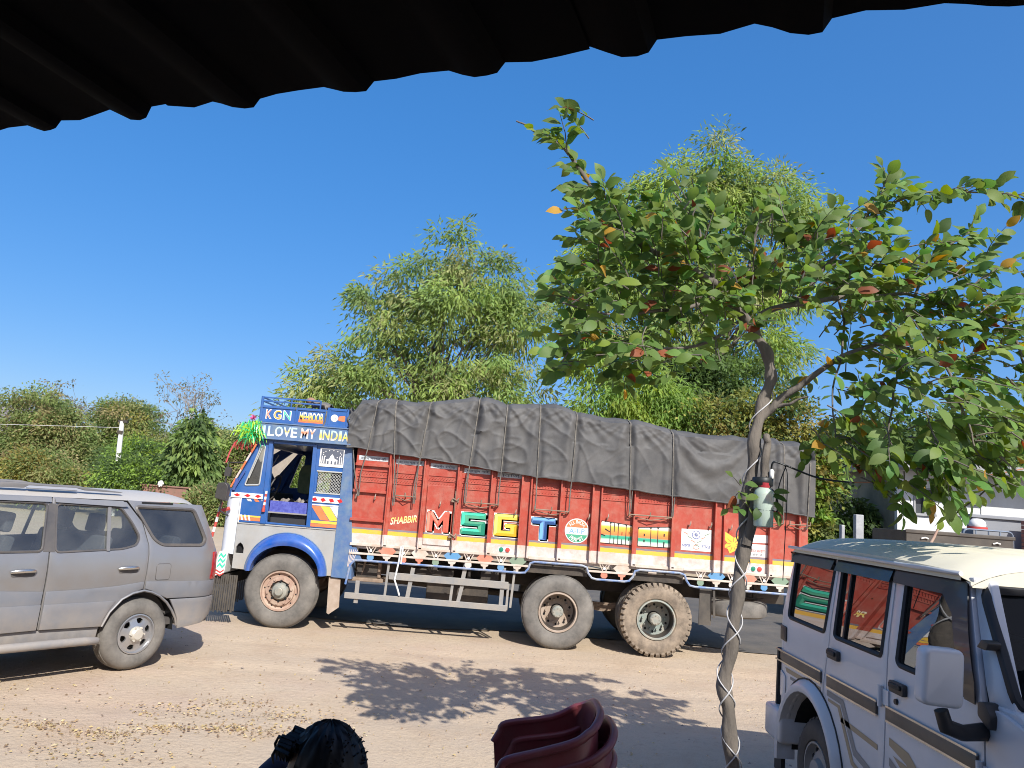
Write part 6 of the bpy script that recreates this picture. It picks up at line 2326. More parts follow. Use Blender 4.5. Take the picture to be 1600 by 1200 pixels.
BLOBS += [(2.79, 4.35, 2.57, 0.217, 0.181, 6), (2.25, 4.45, 2.57, 0.222, 0.148, 5), (0.93, 4.75, 3.52, 0.355, 0.237, 6), (0.59, 4.75, 3.66, 0.276, 0.237, 5), (2.41, 4.4, 2.41, 0.256, 0.146, 3)]
BR_R = {'left_main': (0.034, 0.005), 'left_low': (0.016, 0.005), 'left_low2': (0.013, 0.005), 'up_mid': (0.014, 0.004), 'up_mid2': (0.018, 0.004), 'right_limb': (0.026, 0.006),
        'right_up': (0.017, 0.004), 'right_up2': (0.008, 0.003), 'right_up3': (0.010, 0.004), 'right_low': (0.030, 0.008), 'right_low_stub': (0.014, 0.005), 'drop1': (0.009, 0.004),
        'drop2': (0.009, 0.004), 'drop3': (0.009, 0.004), 'drop4': (0.010, 0.004), 'hang': (0.006, 0.003), 'second_stem': (0.036, 0.022)}
yt = thing('broadleaf_tree', 'young broad leaved tree with a thin crooked trunk wound with white rope', 'tree', (TRUNK[0][0], 5.0, 0.0))
OFF = Vector((-TRUNK[0][0], -5.0, 0))
q = MB()
pts = smooth_line([(TRUNK[0][0] + 0.01, 5.02, -0.1)] + TRUNK, 5)
n = len(pts)
q.tube([Vector(p) + OFF + Vector((0.006 * math.sin(i * 0.9), 0.004 * math.cos(i * 1.3), 0)) for i, p in enumerate(pts)], [(0.045 - 0.010 * (i / (n - 1)) + 0.006 * math.sin(i * 1.1) + (0.05 * max(0, 1 - i / 4) ** 2)) for i in range(n)], 14)
q.build('trunk', 'bark_grey', yt, smooth=70)
for k, v in BR.items():
    r0, r1 = BR_R[k]
    pts = smooth_line(v, 5)
    n = len(pts)
    q = MB()
    q.tube([Vector(p) + OFF + Vector((0.008 * math.sin(i * 0.9), 0.008 * math.sin(i * 1.3), 0.008 * math.cos(i * 0.8))) * min(1, i / 3) for i, p in enumerate(pts)],
           [r0 + (r1 - r0) * (i / (n - 1)) ** 0.8 for i in range(n)], 9)
    q.build('branch', 'bark_grey', yt, smooth=70)


def leaf_shape():
    """unit leaf along +x, 1 long, folded along the midrib and drooping at the tip"""
    V = []
    for t, w in ((0, 0.015), (0.12, 0.17), (0.32, 0.27), (0.55, 0.285), (0.78, 0.19), (0.92, 0.07), (1.0, 0.0)):
        z = 0.06 * math.sin(t * 3.0) - 0.16 * t * t
        V.append((t, 0, z))
        if w > 0:
            V.append((t, w, z + 0.10 * w + 0.02 * math.sin(t * 9)))
            V.append((t, -w, z + 0.10 * w - 0.02 * math.sin(t * 9)))
    F = []
    for i in range(5):
        a = i * 3
        b = a + 3
        F.append((a, b, b + 1, a + 1))
        F.append((a, a + 2, b + 2, b))
    a = 15
    F.append((a, 18, a + 1, a + 1))
    F.append((a, a + 2, 18, 18))
    return np.array(V), F


LV, LF = leaf_shape()
LQ = [f for f in LF[:-2]]
lr = np.random.default_rng(5)
leaves = []       # (matrix 3x3, origin, tint, size)
twigs = MB()


def frame(d, up):
    d = d / np.linalg.norm(d)
    y = np.cross(up, d)
    if np.linalg.norm(y) < 1e-3:
        y = np.array([0.0, 1, 0])
    y /= np.linalg.norm(y)
    z = np.cross(d, y)
    return np.stack([d, y, z], 1)


def leaf_tint(dry=0.035):
    u = lr.random()
    if u < dry * 0.5:
        return np.array([0.46, 0.27, 0.05]) * lr.uniform(0.7, 1.2)
    if u < dry:
        return np.array([0.25, 0.085, 0.04]) * lr.uniform(0.7, 1.3)
    if u < dry + 0.10:
        return np.array([0.17, 0.24, 0.035]) * lr.uniform(0.8, 1.2)
    g = lr.uniform(0.65, 1.35)
    return np.array([0.135 + lr.normal(0, 0.018), 0.215, 0.055]) * g


def add_twig(p0, d, L, nl, lsize=0.102, dry=0.045):
    p0 = np.array(p0)
    d = d / np.linalg.norm(d)
    P = [p0]
    dd = d.copy()
    st = L / 6
    for i in range(6):
        dd = dd + np.array([lr.normal(0, .10), lr.normal(0, .10), -0.06 + lr.normal(0, .08)])
        dd /= np.linalg.norm(dd)
        P.append(P[-1] + dd * st)
    twigs.tube([Vector(p) + OFF for p in P], [0.0045 - 0.0028 * i / 6 for i in range(7)], 4)
    for k in range(nl):
        t = 0.15 + 0.85 * (k + lr.random() * .6) / nl
        i = min(int(t * 6), 5)
        f = t * 6 - i
        o = P[i] * (1 - f) + P[i + 1] * f
        ax = P[i + 1] - P[i]
        ax = ax / np.linalg.norm(ax)
        side = np.cross(ax, [0, 0, 1.0])
        side = side / (np.linalg.norm(side) + 1e-6) * (1 if k % 2 else -1)
        ld = ax * lr.uniform(.35, .9) + side * lr.uniform(.5, 1.0) + np.array([0, 0, lr.uniform(-.55, .25)])
        if k >= nl - 1:
            ld = ax + np.array([0, 0, -.2])
        up = np.array([lr.normal(0.35, .45), lr.normal(-0.95, .5), lr.normal(0.6, .35)])
        s = lsize * lr.uniform(0.72, 1.25)
        leaves.append((frame(ld, up), o + ld / np.linalg.norm(ld) * 0.012, leaf_tint(dry), s))


TOP = np.array([1.5, 5.0, 3.1])
for (cx_, cy_, cz_, rx_, rz_, n) in BLOBS:
    for k in range(int(n * (1.15 if cz_ < 3.15 and cx_ > 2 else 1.6)) + 1):
        v = lr.normal(0, 1, 3)
        v = v / np.linalg.norm(v) * lr.random() ** 0.4
        p = np.array([cx_ + v[0] * rx_, cy_ + v[1] * 0.62, cz_ + v[2] * rz_])
        out = p - TOP
        out[2] += 0.2
        out = out / (np.linalg.norm(out) + .1) + lr.normal(0, .5, 3)
        add_twig(p - out / np.linalg.norm(out) * 0.10, out, lr.uniform(0.20, 0.36), int(lr.integers(7, 12)))


def along(key, a, b, step, size=0.09):
    pts = smooth_line(BR[key], 8)
    L0 = 0
    acc = 0
    n = len(pts)
    for i in range(int(a * n), int(b * n) - 1):
        acc += np.linalg.norm(pts[i + 1] - pts[i])
        if acc > step:
            acc = 0
            ax = pts[i + 1] - pts[i]
            ax = ax / np.linalg.norm(ax)
            for s_ in (-1, 1):
                side = np.cross(ax, [0.0, -.6, .8]) * s_
                ld = ax * lr.uniform(.3, .9) + side * lr.uniform(.4, .9) + lr.normal(0, .25, 3)
                leaves.append((frame(ld, np.array([lr.normal(0, .4), lr.normal(-.3, .4), 1])), pts[i], leaf_tint(0.0), size * lr.uniform(.75, 1.25)))


along('left_main', 0.55, 0.93, 0.05)
along('left_main', 0.62, 0.90, 0.07, 0.11)
for key, a, b, k in (('right_up', 0.35, 1.0, 26), ('right_up2', 0.2, 1.0, 9), ('right_up3', 0.3, 1.0, 12)):
    pts = smooth_line(BR[key], 8)
    for t in np.linspace(a, b, k):
        i = min(int(t * (len(pts) - 1)), len(pts) - 2)
        ax = pts[i + 1] - pts[i]
        ax = ax / np.linalg.norm(ax)
        add_twig(pts[i], ax * 0.8 + np.array([lr.normal(0, .25), lr.normal(0, .5), lr.uniform(-.5, .8)]), lr.uniform(0.10, 0.17), int(lr.integers(3, 6)), 0.115, 0.0)
along('right_up2', 0.1, 1.0, 0.045, 0.09)
along('right_up3', 0.3, 1.0, 0.04, 0.09)
along('hang', 0.1, 1.0, 0.05, 0.10)
along('drop1', 0.5, 1, 0.06, 0.1)
for k in range(6):
    add_twig(np.array([1.50, 4.93, 2.12 + 0.03 * k]), np.array([lr.normal(0, 1), -0.5, lr.normal(-.2, .4)]), 0.10, 2, 0.085)
t_ = twigs.build('twigs', 'bark_grey', yt)
t_['kind'] = 'stuff'
# the leaves that show largest are objects of their own, the rest one mesh
campos = np.array([0, 0, 2.05])
score = [l[3] / np.linalg.norm(l[1] - campos) * (0.45 + abs((l[0][:, 2] * (l[1] - campos)).sum()) / np.linalg.norm(l[1] - campos)) * (1 if l[1][0] / l[1][1] < 0.64 else 0) for l in leaves]
order = np.argsort(score)[::-1]
big = set(order[:290].tolist())
variants = []
for k in range(14):
    me = bpy.data.meshes.new('leaf')
    me.from_pydata(LV.tolist(), [], LQ + [(15, 18, 16), (15, 17, 18)])
    a = me.attributes.new('tint', 'FLOAT_COLOR', 'POINT')
    tt = [(0.13, 0.21, 0.056), (0.165, 0.25, 0.07), (0.10, 0.165, 0.045), (0.14, 0.205, 0.052), (0.20, 0.28, 0.085), (0.11, 0.19, 0.055), (0.14, 0.225, 0.05), (0.155, 0.215, 0.065),
          (0.20, 0.27, 0.045), (0.065, 0.12, 0.03), (0.11, 0.165, 0.038), (0.42, 0.25, 0.05), (0.26, 0.09, 0.045), (0.058, 0.105, 0.028)][k]
    a.data.foreach_set('color', np.tile(np.array([*tt, 1.0], np.float32), len(LV)))
    me.materials.append(MATS['leaf_broad'])
    me.polygons.foreach_set('use_smooth', [True] * len(me.polygons))
    variants.append(me)
vw = np.array([9, 9, 9, 9, 9, 9, 9, 9, 6, 9, 9, 0.9, 0.6, 4.0])
vp = lr.choice(14, 290, p=vw / vw.sum())
RV = []
RF = []
RT = []
Lq = np.array(LQ)
j = 0
for i, (M3, o, tc_, s) in enumerate(leaves):
    if i in big:
        ob = obj('leaf', variants[vp[j]], yt)
        M = Matrix(((M3 * s)).tolist()).to_4x4()
        M.translation = Vector(o) + OFF
        ob.matrix_local = M
        j += 1
    else:
        base = len(RV) * len(LV)
        RV.append((LV * s) @ M3.T + o + np.array(OFF))
        RT.append(np.tile(tc_, (len(LV), 1)))
        RF.append(Lq + base)
        RF.append(np.array([[15, 18, 16, 16]]) * 0 + np.array([[14, 18, 16, 15]]) + base)
ft = tint_mesh('foliage', np.concatenate(RV), np.concatenate(RF), np.concatenate(RT), 'leaf_broad', yt, smooth=True)
ft['kind'] = 'stuff'


# ---------------------------------------------------------------- trees and shrubs beyond the road
def crown(name, lobes, parent, off, ncl, nlf, spray, ll, lw, tints, droop=0.5, seed=1, shell=(0.55, 1.05), flat=0.55):
    g_ = np.random.default_rng(seed)
    vol = np.array([l[3] * l[4] * l[5] for l in lobes]) ** 0.75
    pr = vol / vol.sum()
    idx = g_.choice(len(lobes), ncl, p=pr)
    L = np.array(lobes)[idx]
    v = g_.normal(0, 1, (ncl, 3))
    v /= np.linalg.norm(v, axis=1, keepdims=True)
    rad = g_.uniform(shell[0], shell[1], (ncl, 1))
    C = L[:, :3] + v * rad * L[:, 3:6]
    tints = np.array(tints)
    ct = tints[g_.integers(0, len(tints), ncl)] * g_.uniform(0.75, 1.25, (ncl, 1))
    sp = spray * g_.uniform(0.6, 1.35, (ncl, 1))
    n = ncl * nlf
    d = g_.normal(0, 1, (n, 3)) * np.array([1, 1, flat]) * np.repeat(sp, nlf, 0) * 0.55
    P = np.repeat(C, nlf, 0) + d
    P[:, 2] -= droop * 0.45 * (d[:, 0] ** 2 + d[:, 1] ** 2) / np.repeat(sp, nlf, 0)[:, 0]
    out = np.repeat(v, nlf, 0) * 0.5 + d / (np.linalg.norm(d, axis=1, keepdims=True) + 1e-6) * 0.7 + g_.normal(0, .45, (n, 3))
    out[:, 2] -= droop * g_.uniform(0.2, 1.3, n)
    out /= np.linalg.norm(out, axis=1, keepdims=True)
    nr = g_.normal(0, 0.55, (n, 3)) + np.array([0.3, -0.75, 0.6])
    side = np.cross(out, nr)
    side /= np.linalg.norm(side, axis=1, keepdims=True) + 1e-9
    l_ = ll * g_.uniform(0.6, 1.4, (n, 1))
    w_ = lw * g_.uniform(0.7, 1.3, (n, 1))
    V = np.stack([P, P + out * l_ * 0.45 + side * w_, P + out * l_ + np.array([0, 0, -0.12]) * l_, P + out * l_ * 0.45 - side * w_], 1).reshape(-1, 3)
    T = np.repeat(np.repeat(ct, nlf, 0) * g_.uniform(0.75, 1.25, (n, 1)), 4, 0)
    F = np.arange(n * 4).reshape(-1, 4)
    o = tint_mesh(name, V - np.array(off), F, T, 'leaf_far', parent)
    return C


def limbs(parent, off, base, targets, r0, seed=0, m='bark_far', nseg=6, sag=0.0, trunk_h=None):
    g_ = np.random.default_rng(seed)
    base = np.array(base, float)
    C = np.array(targets)
    top = C.mean(0) * np.array([1, 1, 0]) + np.array([0, 0, np.percentile(C[:, 2], 70)])
    th = trunk_h if trunk_h else 0.35 * (top[2] - base[2])
    q = MB()
    tp = [base + (top - base) * t + g_.normal(0, .12, 3) * np.array([1, 1, 0]) * (t > 0) for t in np.linspace(0, 1, 8)]
    tp = smooth_line(tp, 3)
    n = len(tp)
    q.tube([Vector(p - np.array(off)) for p in tp], [r0 * (1 - 0.85 * i / (n - 1)) for i in range(n)], 9)
    q.build('trunk', m, parent, smooth=60)
    b = MB()
    for c in C:
        z0_ = np.clip(base[2] + th + (c[2] - base[2] - th) * g_.uniform(0.1, 0.6), base[2] + th * 0.8, top[2])
        i = int(np.clip((z0_ - base[2]) / (top[2] - base[2]) * (n - 1), 0, n - 1))
        a = tp[i]
        mid = (a + c) / 2 + np.array([g_.normal(0, .15), g_.normal(0, .15), g_.uniform(0, .35)])
        r = r0 * (1 - 0.85 * i / (n - 1)) * 0.4
        pl = smooth_line([a, mid, c], 3)
        b.tube([Vector(p - np.array(off)) for p in pl], [max(r * (1 - .9 * k / (len(pl) - 1)), 0.012) for k in range(len(pl))], 5)
    o = b.build('branches', m, parent)
    o['kind'] = 'stuff'


NEEM = [(0.23, 0.31, 0.085), (0.19, 0.28, 0.085), (0.27, 0.33, 0.10), (0.17, 0.24, 0.085), (0.29, 0.31, 0.13)]
BRIGHT = [(0.22, 0.33, 0.065), (0.18, 0.29, 0.065), (0.27, 0.35, 0.07)]
YELLOW = [(0.26, 0.25, 0.06), (0.21, 0.23, 0.06), (0.15, 0.18, 0.055), (0.28, 0.23, 0.07)]
DARK = [(0.085, 0.14, 0.042), (0.105, 0.165, 0.05), (0.075, 0.12, 0.042)]
DUSTY = [(0.21, 0.26, 0.09), (0.175, 0.235, 0.08), (0.27, 0.28, 0.11), (0.32, 0.27, 0.13), (0.15, 0.21, 0.07), (0.20, 0.25, 0.08)]
tree_id = [100]


def tree(name, label, base, lobes, ncl, nlf, spray, ll, lw, tints, r0, droop=0.5, group=None, cat='tree', flat=0.55, shell=(0.5, 1.05), nb=26, trunk_h=None):
    tree_id[0] += 1
    t = thing(name, label, cat, base, 0, group)
    C = crown('crown', lobes, t, base, ncl, nlf, spray, ll, lw, tints, droop, tree_id[0], shell, flat)
    g_ = np.random.default_rng(tree_id[0])
    limbs(t, base, base, C[g_.choice(len(C), min(nb, len(C)), replace=False)], r0, tree_id[0], trunk_h=trunk_h)
    return t


A_ = [(-2.5, 28, 11.2, 1.2, 1.3, 1.2), (-1.0, 28, 10.2, 1.6, 1.5, 1.1), (-3.9, 28, 9.9, 1.5, 1.4, 1.1), (0.5, 28, 9.4, 1.2, 1.2, 0.9), (-5.2, 28, 8.9, 1.1, 1.2, 0.8), (-2.2, 28, 9.2, 2.0, 2.0, 1.2), (0.1, 28, 8.6, 1.2, 1.3, 1.0), (-4.9, 28, 8.0, 1.5, 1.5, 0.9),
      (-2.0, 28, 7.4, 2.6, 2.2, 1.2), (-6.0, 28, 6.6, 1.5, 1.5, 0.8), (-7.4, 28, 5.9, 1.1, 1.2, 0.6), (-4.0, 28, 6.2, 2.2, 2, 1.1), (0.3, 28, 6.4, 1.3, 1.4, 1.0), (-1.5, 28, 5.4, 2.4, 2, 0.9), (-6.5, 28, 5.1, 1.6, 1.5, 0.7)]
tree('neem_tree', 'tall airy light green tree rising behind the front half of the truck load', (-2.4, 28.3, 0), A_, 330, 95, 0.62, 0.26, 0.032, NEEM, 0.26, droop=0.9, nb=60)
B_ = [(7.8, 30, 16.7, 1.1, 1.2, 1.2), (6.0, 30, 15.3, 1.9, 1.5, 1.2), (9.7, 30, 15.3, 1.9, 1.5, 1.1), (11.4, 30, 14.2, 1.3, 1.2, 1.0), (4.6, 30, 14.4, 1.3, 1.3, 1.0), (8.0, 30, 15.6, 1.8, 1.5, 1.1), (7.6, 30, 13.9, 2.4, 2, 1.3), (4.6, 30, 13.2, 1.5, 1.5, 1.2), (3.2, 30, 11.9, 1.3, 1.3, 1.1), (2.3, 30, 10.4, 1.0, 1.2, 0.9),
      (5.0, 30, 11.4, 2.2, 2, 1.3), (8.2, 30, 11.2, 2.6, 2, 1.3), (10.6, 30, 11.6, 1.6, 1.6, 1.2), (3.4, 30, 8.9, 1.3, 1.3, 1.0), (6.3, 30, 9.0, 2.0, 1.8, 1.1), (9.4, 30, 8.8, 2.0, 1.8, 1.1)]
tree('neem_tree', 'tallest tree, feathery and light green, rising behind the broad leaved tree', (7.4, 30.3, 0), B_, 560, 95, 0.66, 0.28, 0.034, NEEM + BRIGHT, 0.27, droop=0.9, nb=70)
tree('feathery_tree', 'bright green drooping feathery tree behind the middle of the truck load', (4.0, 27.0, 0), [(4.6, 27, 6.4, 1.3, 1.3, 1.0), (3.2, 27, 5.8, 1.2, 1.2, 0.9), (5.7, 27, 5.9, 1.1, 1.2, 0.9), (4.4, 27, 5.0, 2.0, 1.5, 0.9), (2.6, 27, 7.2, 0.8, .9, .7)], 130, 100, 0.6, 0.26, 0.03, BRIGHT, 0.17, droop=1.3)
tree('bushy_tree', 'yellowing bushy tree behind the rear half of the truck load', (8.6, 26.5, 0), [(8.7, 26.5, 6.0, 1.4, 1.3, 0.9), (7.2, 26.5, 5.5, 1.3, 1.2, 0.8), (10.0, 26.5, 5.4, 1.3, 1.2, 0.9), (8.4, 26.5, 4.7, 2.2, 1.6, 0.9)], 190, 90, 0.5, 0.17, 0.042, YELLOW + DARK[:1], 0.16, droop=0.4)
tree('dark_tree', 'dark green tree between the tall feathery tree and the yellowing one', (6.6, 28.6, 0), [(6.7, 28.6, 7.0, 1.6, 1.3, 1.0), (7.9, 28.6, 7.4, 1.4, 1.3, 1.0), (6.4, 28.6, 5.6, 1.8, 1.4, 1.0)], 130, 90, 0.5, 0.18, 0.045, DARK, 0.2, droop=0.5)
for (bx_, by_, lab, lobes, tn) in (
        (13.2, 27.0, 'dark green tree standing left of the white house', [(12.6, 27, 4.6, 1.6, 1.5, 1.3), (13.9, 27, 5.2, 1.5, 1.5, 1.2), (13.0, 27, 3.2, 1.8, 1.5, 1.1)], DARK),
        (17.5, 27.5, 'wide dark green tree behind the white house', [(16.2, 27.5, 5.2, 1.9, 1.8, 1.5), (18.4, 27.5, 5.6, 2.0, 1.8, 1.5), (17.4, 27.5, 3.6, 2.4, 2, 1.2)], DARK + NEEM[:2]),
        (22.0, 26.0, 'dark green tree at the right edge behind the grey wall', [(20.6, 26, 5.4, 1.9, 1.8, 1.6), (22.8, 26, 6, 2.0, 1.8, 1.6), (21.4, 26, 3.8, 2.4, 2, 1.3)], DARK + NEEM[:2])):
    tree('dark_tree', lab, (bx_, by_, 0), lobes, 150, 80, 0.6, 0.22, 0.055, tn, 0.2, droop=0.5)
# left background
LB = [(-29.5, 43, [(-29.8, 43, 2.9, 2.2, 2, 1.4), (-30.2, 43, 4.6, 1.6, 1.5, 1.1)], DUSTY, 'dusty green tree at the left edge beyond the silver car'),
      (-25.6, 43, [(-26.4, 43, 5.3, 1.5, 1.8, 1.0), (-24.6, 43, 4.4, 1.5, 1.8, 1.1), (-26.6, 43, 3.3, 1.9, 1.7, 1.2), (-25.0, 43, 2.7, 2.3, 1.9, 1.3)], DUSTY, 'large dusty tree with browning leaves left of the white pole'),
      (-22.0, 46, [(-22.8, 46, 5.3, 1.6, 1.8, 1.0), (-20.4, 46, 3.9, 1.5, 1.6, 0.9), (-22.0, 46, 3.0, 2.6, 2, 1.3)], DUSTY + YELLOW[:1], 'tall hedge like tree directly behind the white pole'),
      (-23.3, 39, [(-23.4, 39, 1.9, 1.9, 1.5, 1.0), (-22.2, 39, 1.3, 1.3, 1.2, 0.8)], YELLOW + DUSTY, 'low yellowing shrub in front of the white pole'),
      (-20.0, 42, [(-20.2, 42, 3.0, 1.5, 1.4, 0.9), (-18.8, 42, 2.7, 1.4, 1.4, 0.9), (-19.6, 42, 1.7, 1.9, 1.5, 0.9)], BRIGHT + DARK, 'fresh green round shrub right of the white pole'),
      (-18.0, 38.0, [(-18.4, 38, 2.0, 1.2, 1.1, 0.8), (-17.2, 38, 1.7, 1.1, 1.0, 0.7)], DARK + BRIGHT[:1], 'dark green low shrub above the rear of the silver car'),
      (-18.2, 48, [(-18.4, 48, 4.3, 1.5, 1.4, 0.9), (-16.8, 48, 4.0, 1.6, 1.4, 0.9), (-17.6, 48, 2.8, 2, 1.6, 1.1)], YELLOW + DUSTY, 'yellow green bush below the bare tree'),
      (-14.6, 46, [(-15.0, 46, 4.4, 1.7, 1.4, 1.0), (-13.2, 46, 4.0, 1.7, 1.5, 1.0), (-14.2, 46, 2.6, 2.2, 1.6, 1.2)], DUSTY + BRIGHT[:1], 'green bush beyond the front of the truck cab'),
      (-12.4, 36, [(-13.2, 36, 1.0, 1.0, 0.8, 0.6), (-12.2, 36, 0.9, 0.9, 0.8, 0.5)], DUSTY, 'small scrubby bush low beside the truck bumper')]
for (bx_, by_, lobes, tn, lab) in LB:
    tree('dusty_shrub', lab, (bx_, by_, 0), lobes, 40 + int(52 * len(lobes)), 150, 0.62, 0.17, 0.038, tn, 0.12, droop=0.45, cat='shrub', nb=16, flat=0.6)
# a strip of low scrub far behind, reads as one mass
C_ = crown('scrub', [(x, 70 + 6 * math.sin(x), 1.6, 4.5, 3, 1.4 + 0.5 * math.sin(x * 0.7)) for x in np.arange(-70, 60, 4.5)], None, (0, 0, 0), 700, 60, 1.1, 0.5, 0.13, DUSTY, 0.3, 77)
sc = bpy.data.objects['scrub']
sc['kind'] = 'stuff'


def bare_tree(label, base, top, spread, seed, nb, tuft, group=None):
    g_ = np.random.default_rng(seed)
    t = thing('bare_tree', label, 'tree', base)
    q = MB()
    tips = []

    def grow(p, d, L, r, lev):
        pts = [p]
        dd = d.copy()
        for i in range(4):
            dd = dd + g_.normal(0, 0.13, 3) + np.array([0, 0, 0.05])
            dd /= np.linalg.norm(dd)
            pts.append(pts[-1] + dd * L / 4)
        q.tube([Vector(x - np.array(base)) for x in pts], [max(r * (1 - 0.12 * i), 0.008) for i in range(5)], 5 if lev < 2 else 3, caps=False)
        if lev >= 5:
            tips.append(pts[-1])
            return
        for k in range(3 if lev < 4 else 2):
            nd = dd + g_.normal(0, 0.62, 3) * np.array([1, 1, .75])
            nd /= np.linalg.norm(nd)
            grow(pts[int(g_.integers(2, 5))], nd, L * g_.uniform(0.55, 0.85), r * 0.55, lev + 1)
    H_ = top - base[2]
    grow(np.array(base, float), np.array([0.03, 0, 1.0]), H_ * 0.36, spread, 0)
    q.build('trunk', 'bark_bare', t)
    tips = np.array(tips)
    sel = tips[g_.choice(len(tips), min(tuft, len(tips)), replace=False)]
    crown('crown', [(p[0], p[1], p[2], .25, .25, .2) for p in sel], t, base, tuft, 14, 0.30, 0.16, 0.035, [(0.20, 0.18, 0.10), (0.13, 0.14, 0.06), (0.22, 0.17, 0.11)], 0.4, seed)


bare_tree('grey leafless tree left of the truck cab, bare against the sky', (-18.6, 46, 0), 8.0, 0.15, 41, 6, 60)
bare_tree('thin half bare tree above the large dusty tree at the left', (-26.0, 47, 0), 8.6, 0.14, 22, 6, 150)
bare_tree('small half bare tree at the far left above the hedge', (-28.6, 48, 0), 8.2, 0.12, 35, 6, 120)
# papaya-like young tree
pt = thing('young_tree', 'young tree with a pale slim trunk and drooping dark leaves left of the truck mirror', 'tree', (-15.8, 38.5, 0))
q = MB()
q.tube([(0, 0, 0), (0.03, 0, 1.2), (0.08, 0, 2.4), (0.10, 0, 4.0)], [0.09, 0.08, 0.07, 0.04], 8)
q.build('trunk', 'bark_bare', pt, smooth=60)
crown('crown', [(-15.7, 38.5, 4.0, 0.9, 0.9, 0.8), (-16.2, 38.5, 3.0, 0.7, 0.8, 0.8), (-15.2, 38.5, 2.9, 0.7, 0.8, 0.9), (-15.7, 38.5, 4.9, 0.5, .5, .5)], pt, (-15.8, 38.5, 0), 70, 60, 0.5, 0.34, 0.07, DARK + NEEM[:2], 1.5, 9)
# ---------------------------------------------------------------- shed over the camera: corrugated roof, posts, back wall, raised floor
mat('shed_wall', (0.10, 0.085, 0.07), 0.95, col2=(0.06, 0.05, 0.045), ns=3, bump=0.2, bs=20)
mat('cement', (0.30, 0.28, 0.25), 0.9, col2=(0.24, 0.22, 0.19), ns=3, bump=0.3, bs=60)
shed = thing('shed', 'dark corrugated iron roof of an open shed overhead along the top edge', 'shed', (0, 0.6, 0.25))
ed = Vector((2.16, -0.80, 0)).normalized()
pd = Vector((-0.80, -2.16, 0)).normalized()       # from the eave back under the roof
E0 = Vector((-1.39, 1.91, 2.911))
mid_prof = [(-0.5, 0.0), (-0.30, 0.004), (-0.10, -0.020), (0.0, -0.024), (0.075, -0.022), (0.125, 0.0), (0.5, 0.0)]


def eave_pt(s, back):
    """s along the eave (m, 0 at E0), back metres behind the eave"""
    k = math.floor((s - 0.18) / 0.30 + 0.5)
    f = (s - 0.18) / 0.30 - k
    dz = float(np.interp(f, [a for a, b in mid_prof] + [0.5], [b for a, b in mid_prof] + [0.0]))
    h = math.sin(k * 12.9898) * 43758.5453
    h -= math.floor(h)
    dz *= 0.85 + 0.3 * h
    jag = (0.012 * (h - .5) + 0.006 * math.sin(s * 37)) if back == 0 else 0
    p = E0 + ed * s + pd * (back + jag)
    return (p.x, p.y - 0.6, p.z + dz - 0.25 + 0.03 * back)


ss = sorted(set([round(0.18 + 0.30 * (k + f), 4) for k in range(-11, 21) for f in (-0.5, -0.30, -0.2, -0.10, 0.0, 0.075, 0.125, 0.3)]))
ss = [v for v in ss if -3.0 <= v <= 6.2]
n0 = 0
x0_ = -3.0
while x0_ < 6.0:       # sheets of three ribs each
    x1_ = min(x0_ + 0.9, 6.15)
    q = MB()
    sv = [s for s in ss if x0_ - 0.05 <= s <= x1_ + 0.10]
    lift = 0.005 * (int(round((x0_ + 3) / 0.9)) % 2)
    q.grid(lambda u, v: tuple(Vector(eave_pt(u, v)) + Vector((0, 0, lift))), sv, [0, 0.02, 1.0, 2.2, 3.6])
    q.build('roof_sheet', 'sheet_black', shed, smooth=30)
    x0_ += 0.9
for s in (-2.8, -0.6, 1.6, 3.8, 5.9):
    q = MB()
    a = E0 + ed * s + pd * 0.5
    b = E0 + ed * s + pd * 3.5
    q.bar((a.x, a.y - .6, a.z - .25 - 0.03), (b.x, b.y - .6, b.z - .25 + 0.05), 0.07, 0.1)
    q.build('rafter', 'sheet_black', shed)
for bk_ in (0.6, 2.0, 3.4):
    q = MB()
    a = E0 + ed * -2.9 + pd * bk_
    b = E0 + ed * 6.1 + pd * bk_
    q.bar((a.x, a.y - .6, a.z - .25 - 0.10 + 0.03 * bk_), (b.x, b.y - .6, b.z - .25 - 0.10 + 0.03 * bk_), 0.06, 0.06)
    q.build('purlin', 'sheet_black', shed)
for s, bk_ in ((-2.8, 0.6), (5.9, 0.6), (-2.8, 3.4), (1.6, 3.4), (5.9, 3.4)):
    q = MB()
    a = E0 + ed * s + pd * bk_
    q.tube([(a.x, a.y - .6, -0.25), (a.x, a.y - .6, 2.55)], 0.05, 8)
    q.build('post', 'shed_wall', shed)
q = MB()
a = E0 + ed * -2.9 + pd * 3.55
b = E0 + ed * 6.1 + pd * 3.55
q.bar((a.x, a.y - .6, 1.25), (b.x, b.y - .6, 1.25), 0.06, 3.0)
q.build('back_wall', 'shed_wall', shed)
q = MB()
q.grid(lambda u, v: (2.3 + 3.3 * u, -3.0 + 4.8 * v, 2.66 + 0.02 * math.cos(u * 84)), np.linspace(0, 1, 97), [0, 1])  # unseen sheet added to shade the jeep's front end and windscreen
q.build('added_shade_sheet', 'sheet_black', shed)
q = MB()
F0 = E0 + ed * -2.9
P = [E0 + ed * -2.9 + pd * -1.6, E0 + ed * 3.2 + pd * -1.6, E0 + ed * 5.9 + pd * 0.6, E0 + ed * 5.9 + pd * 3.5, E0 + ed * -2.9 + pd * 3.5]
P = [(p.x, p.y) for p in P]
q.prism(P[::-1] if False else P, -0.15, 0.25, plane='xy')
q.build('shed_floor', 'cement', None, recalc=True, kind='structure')

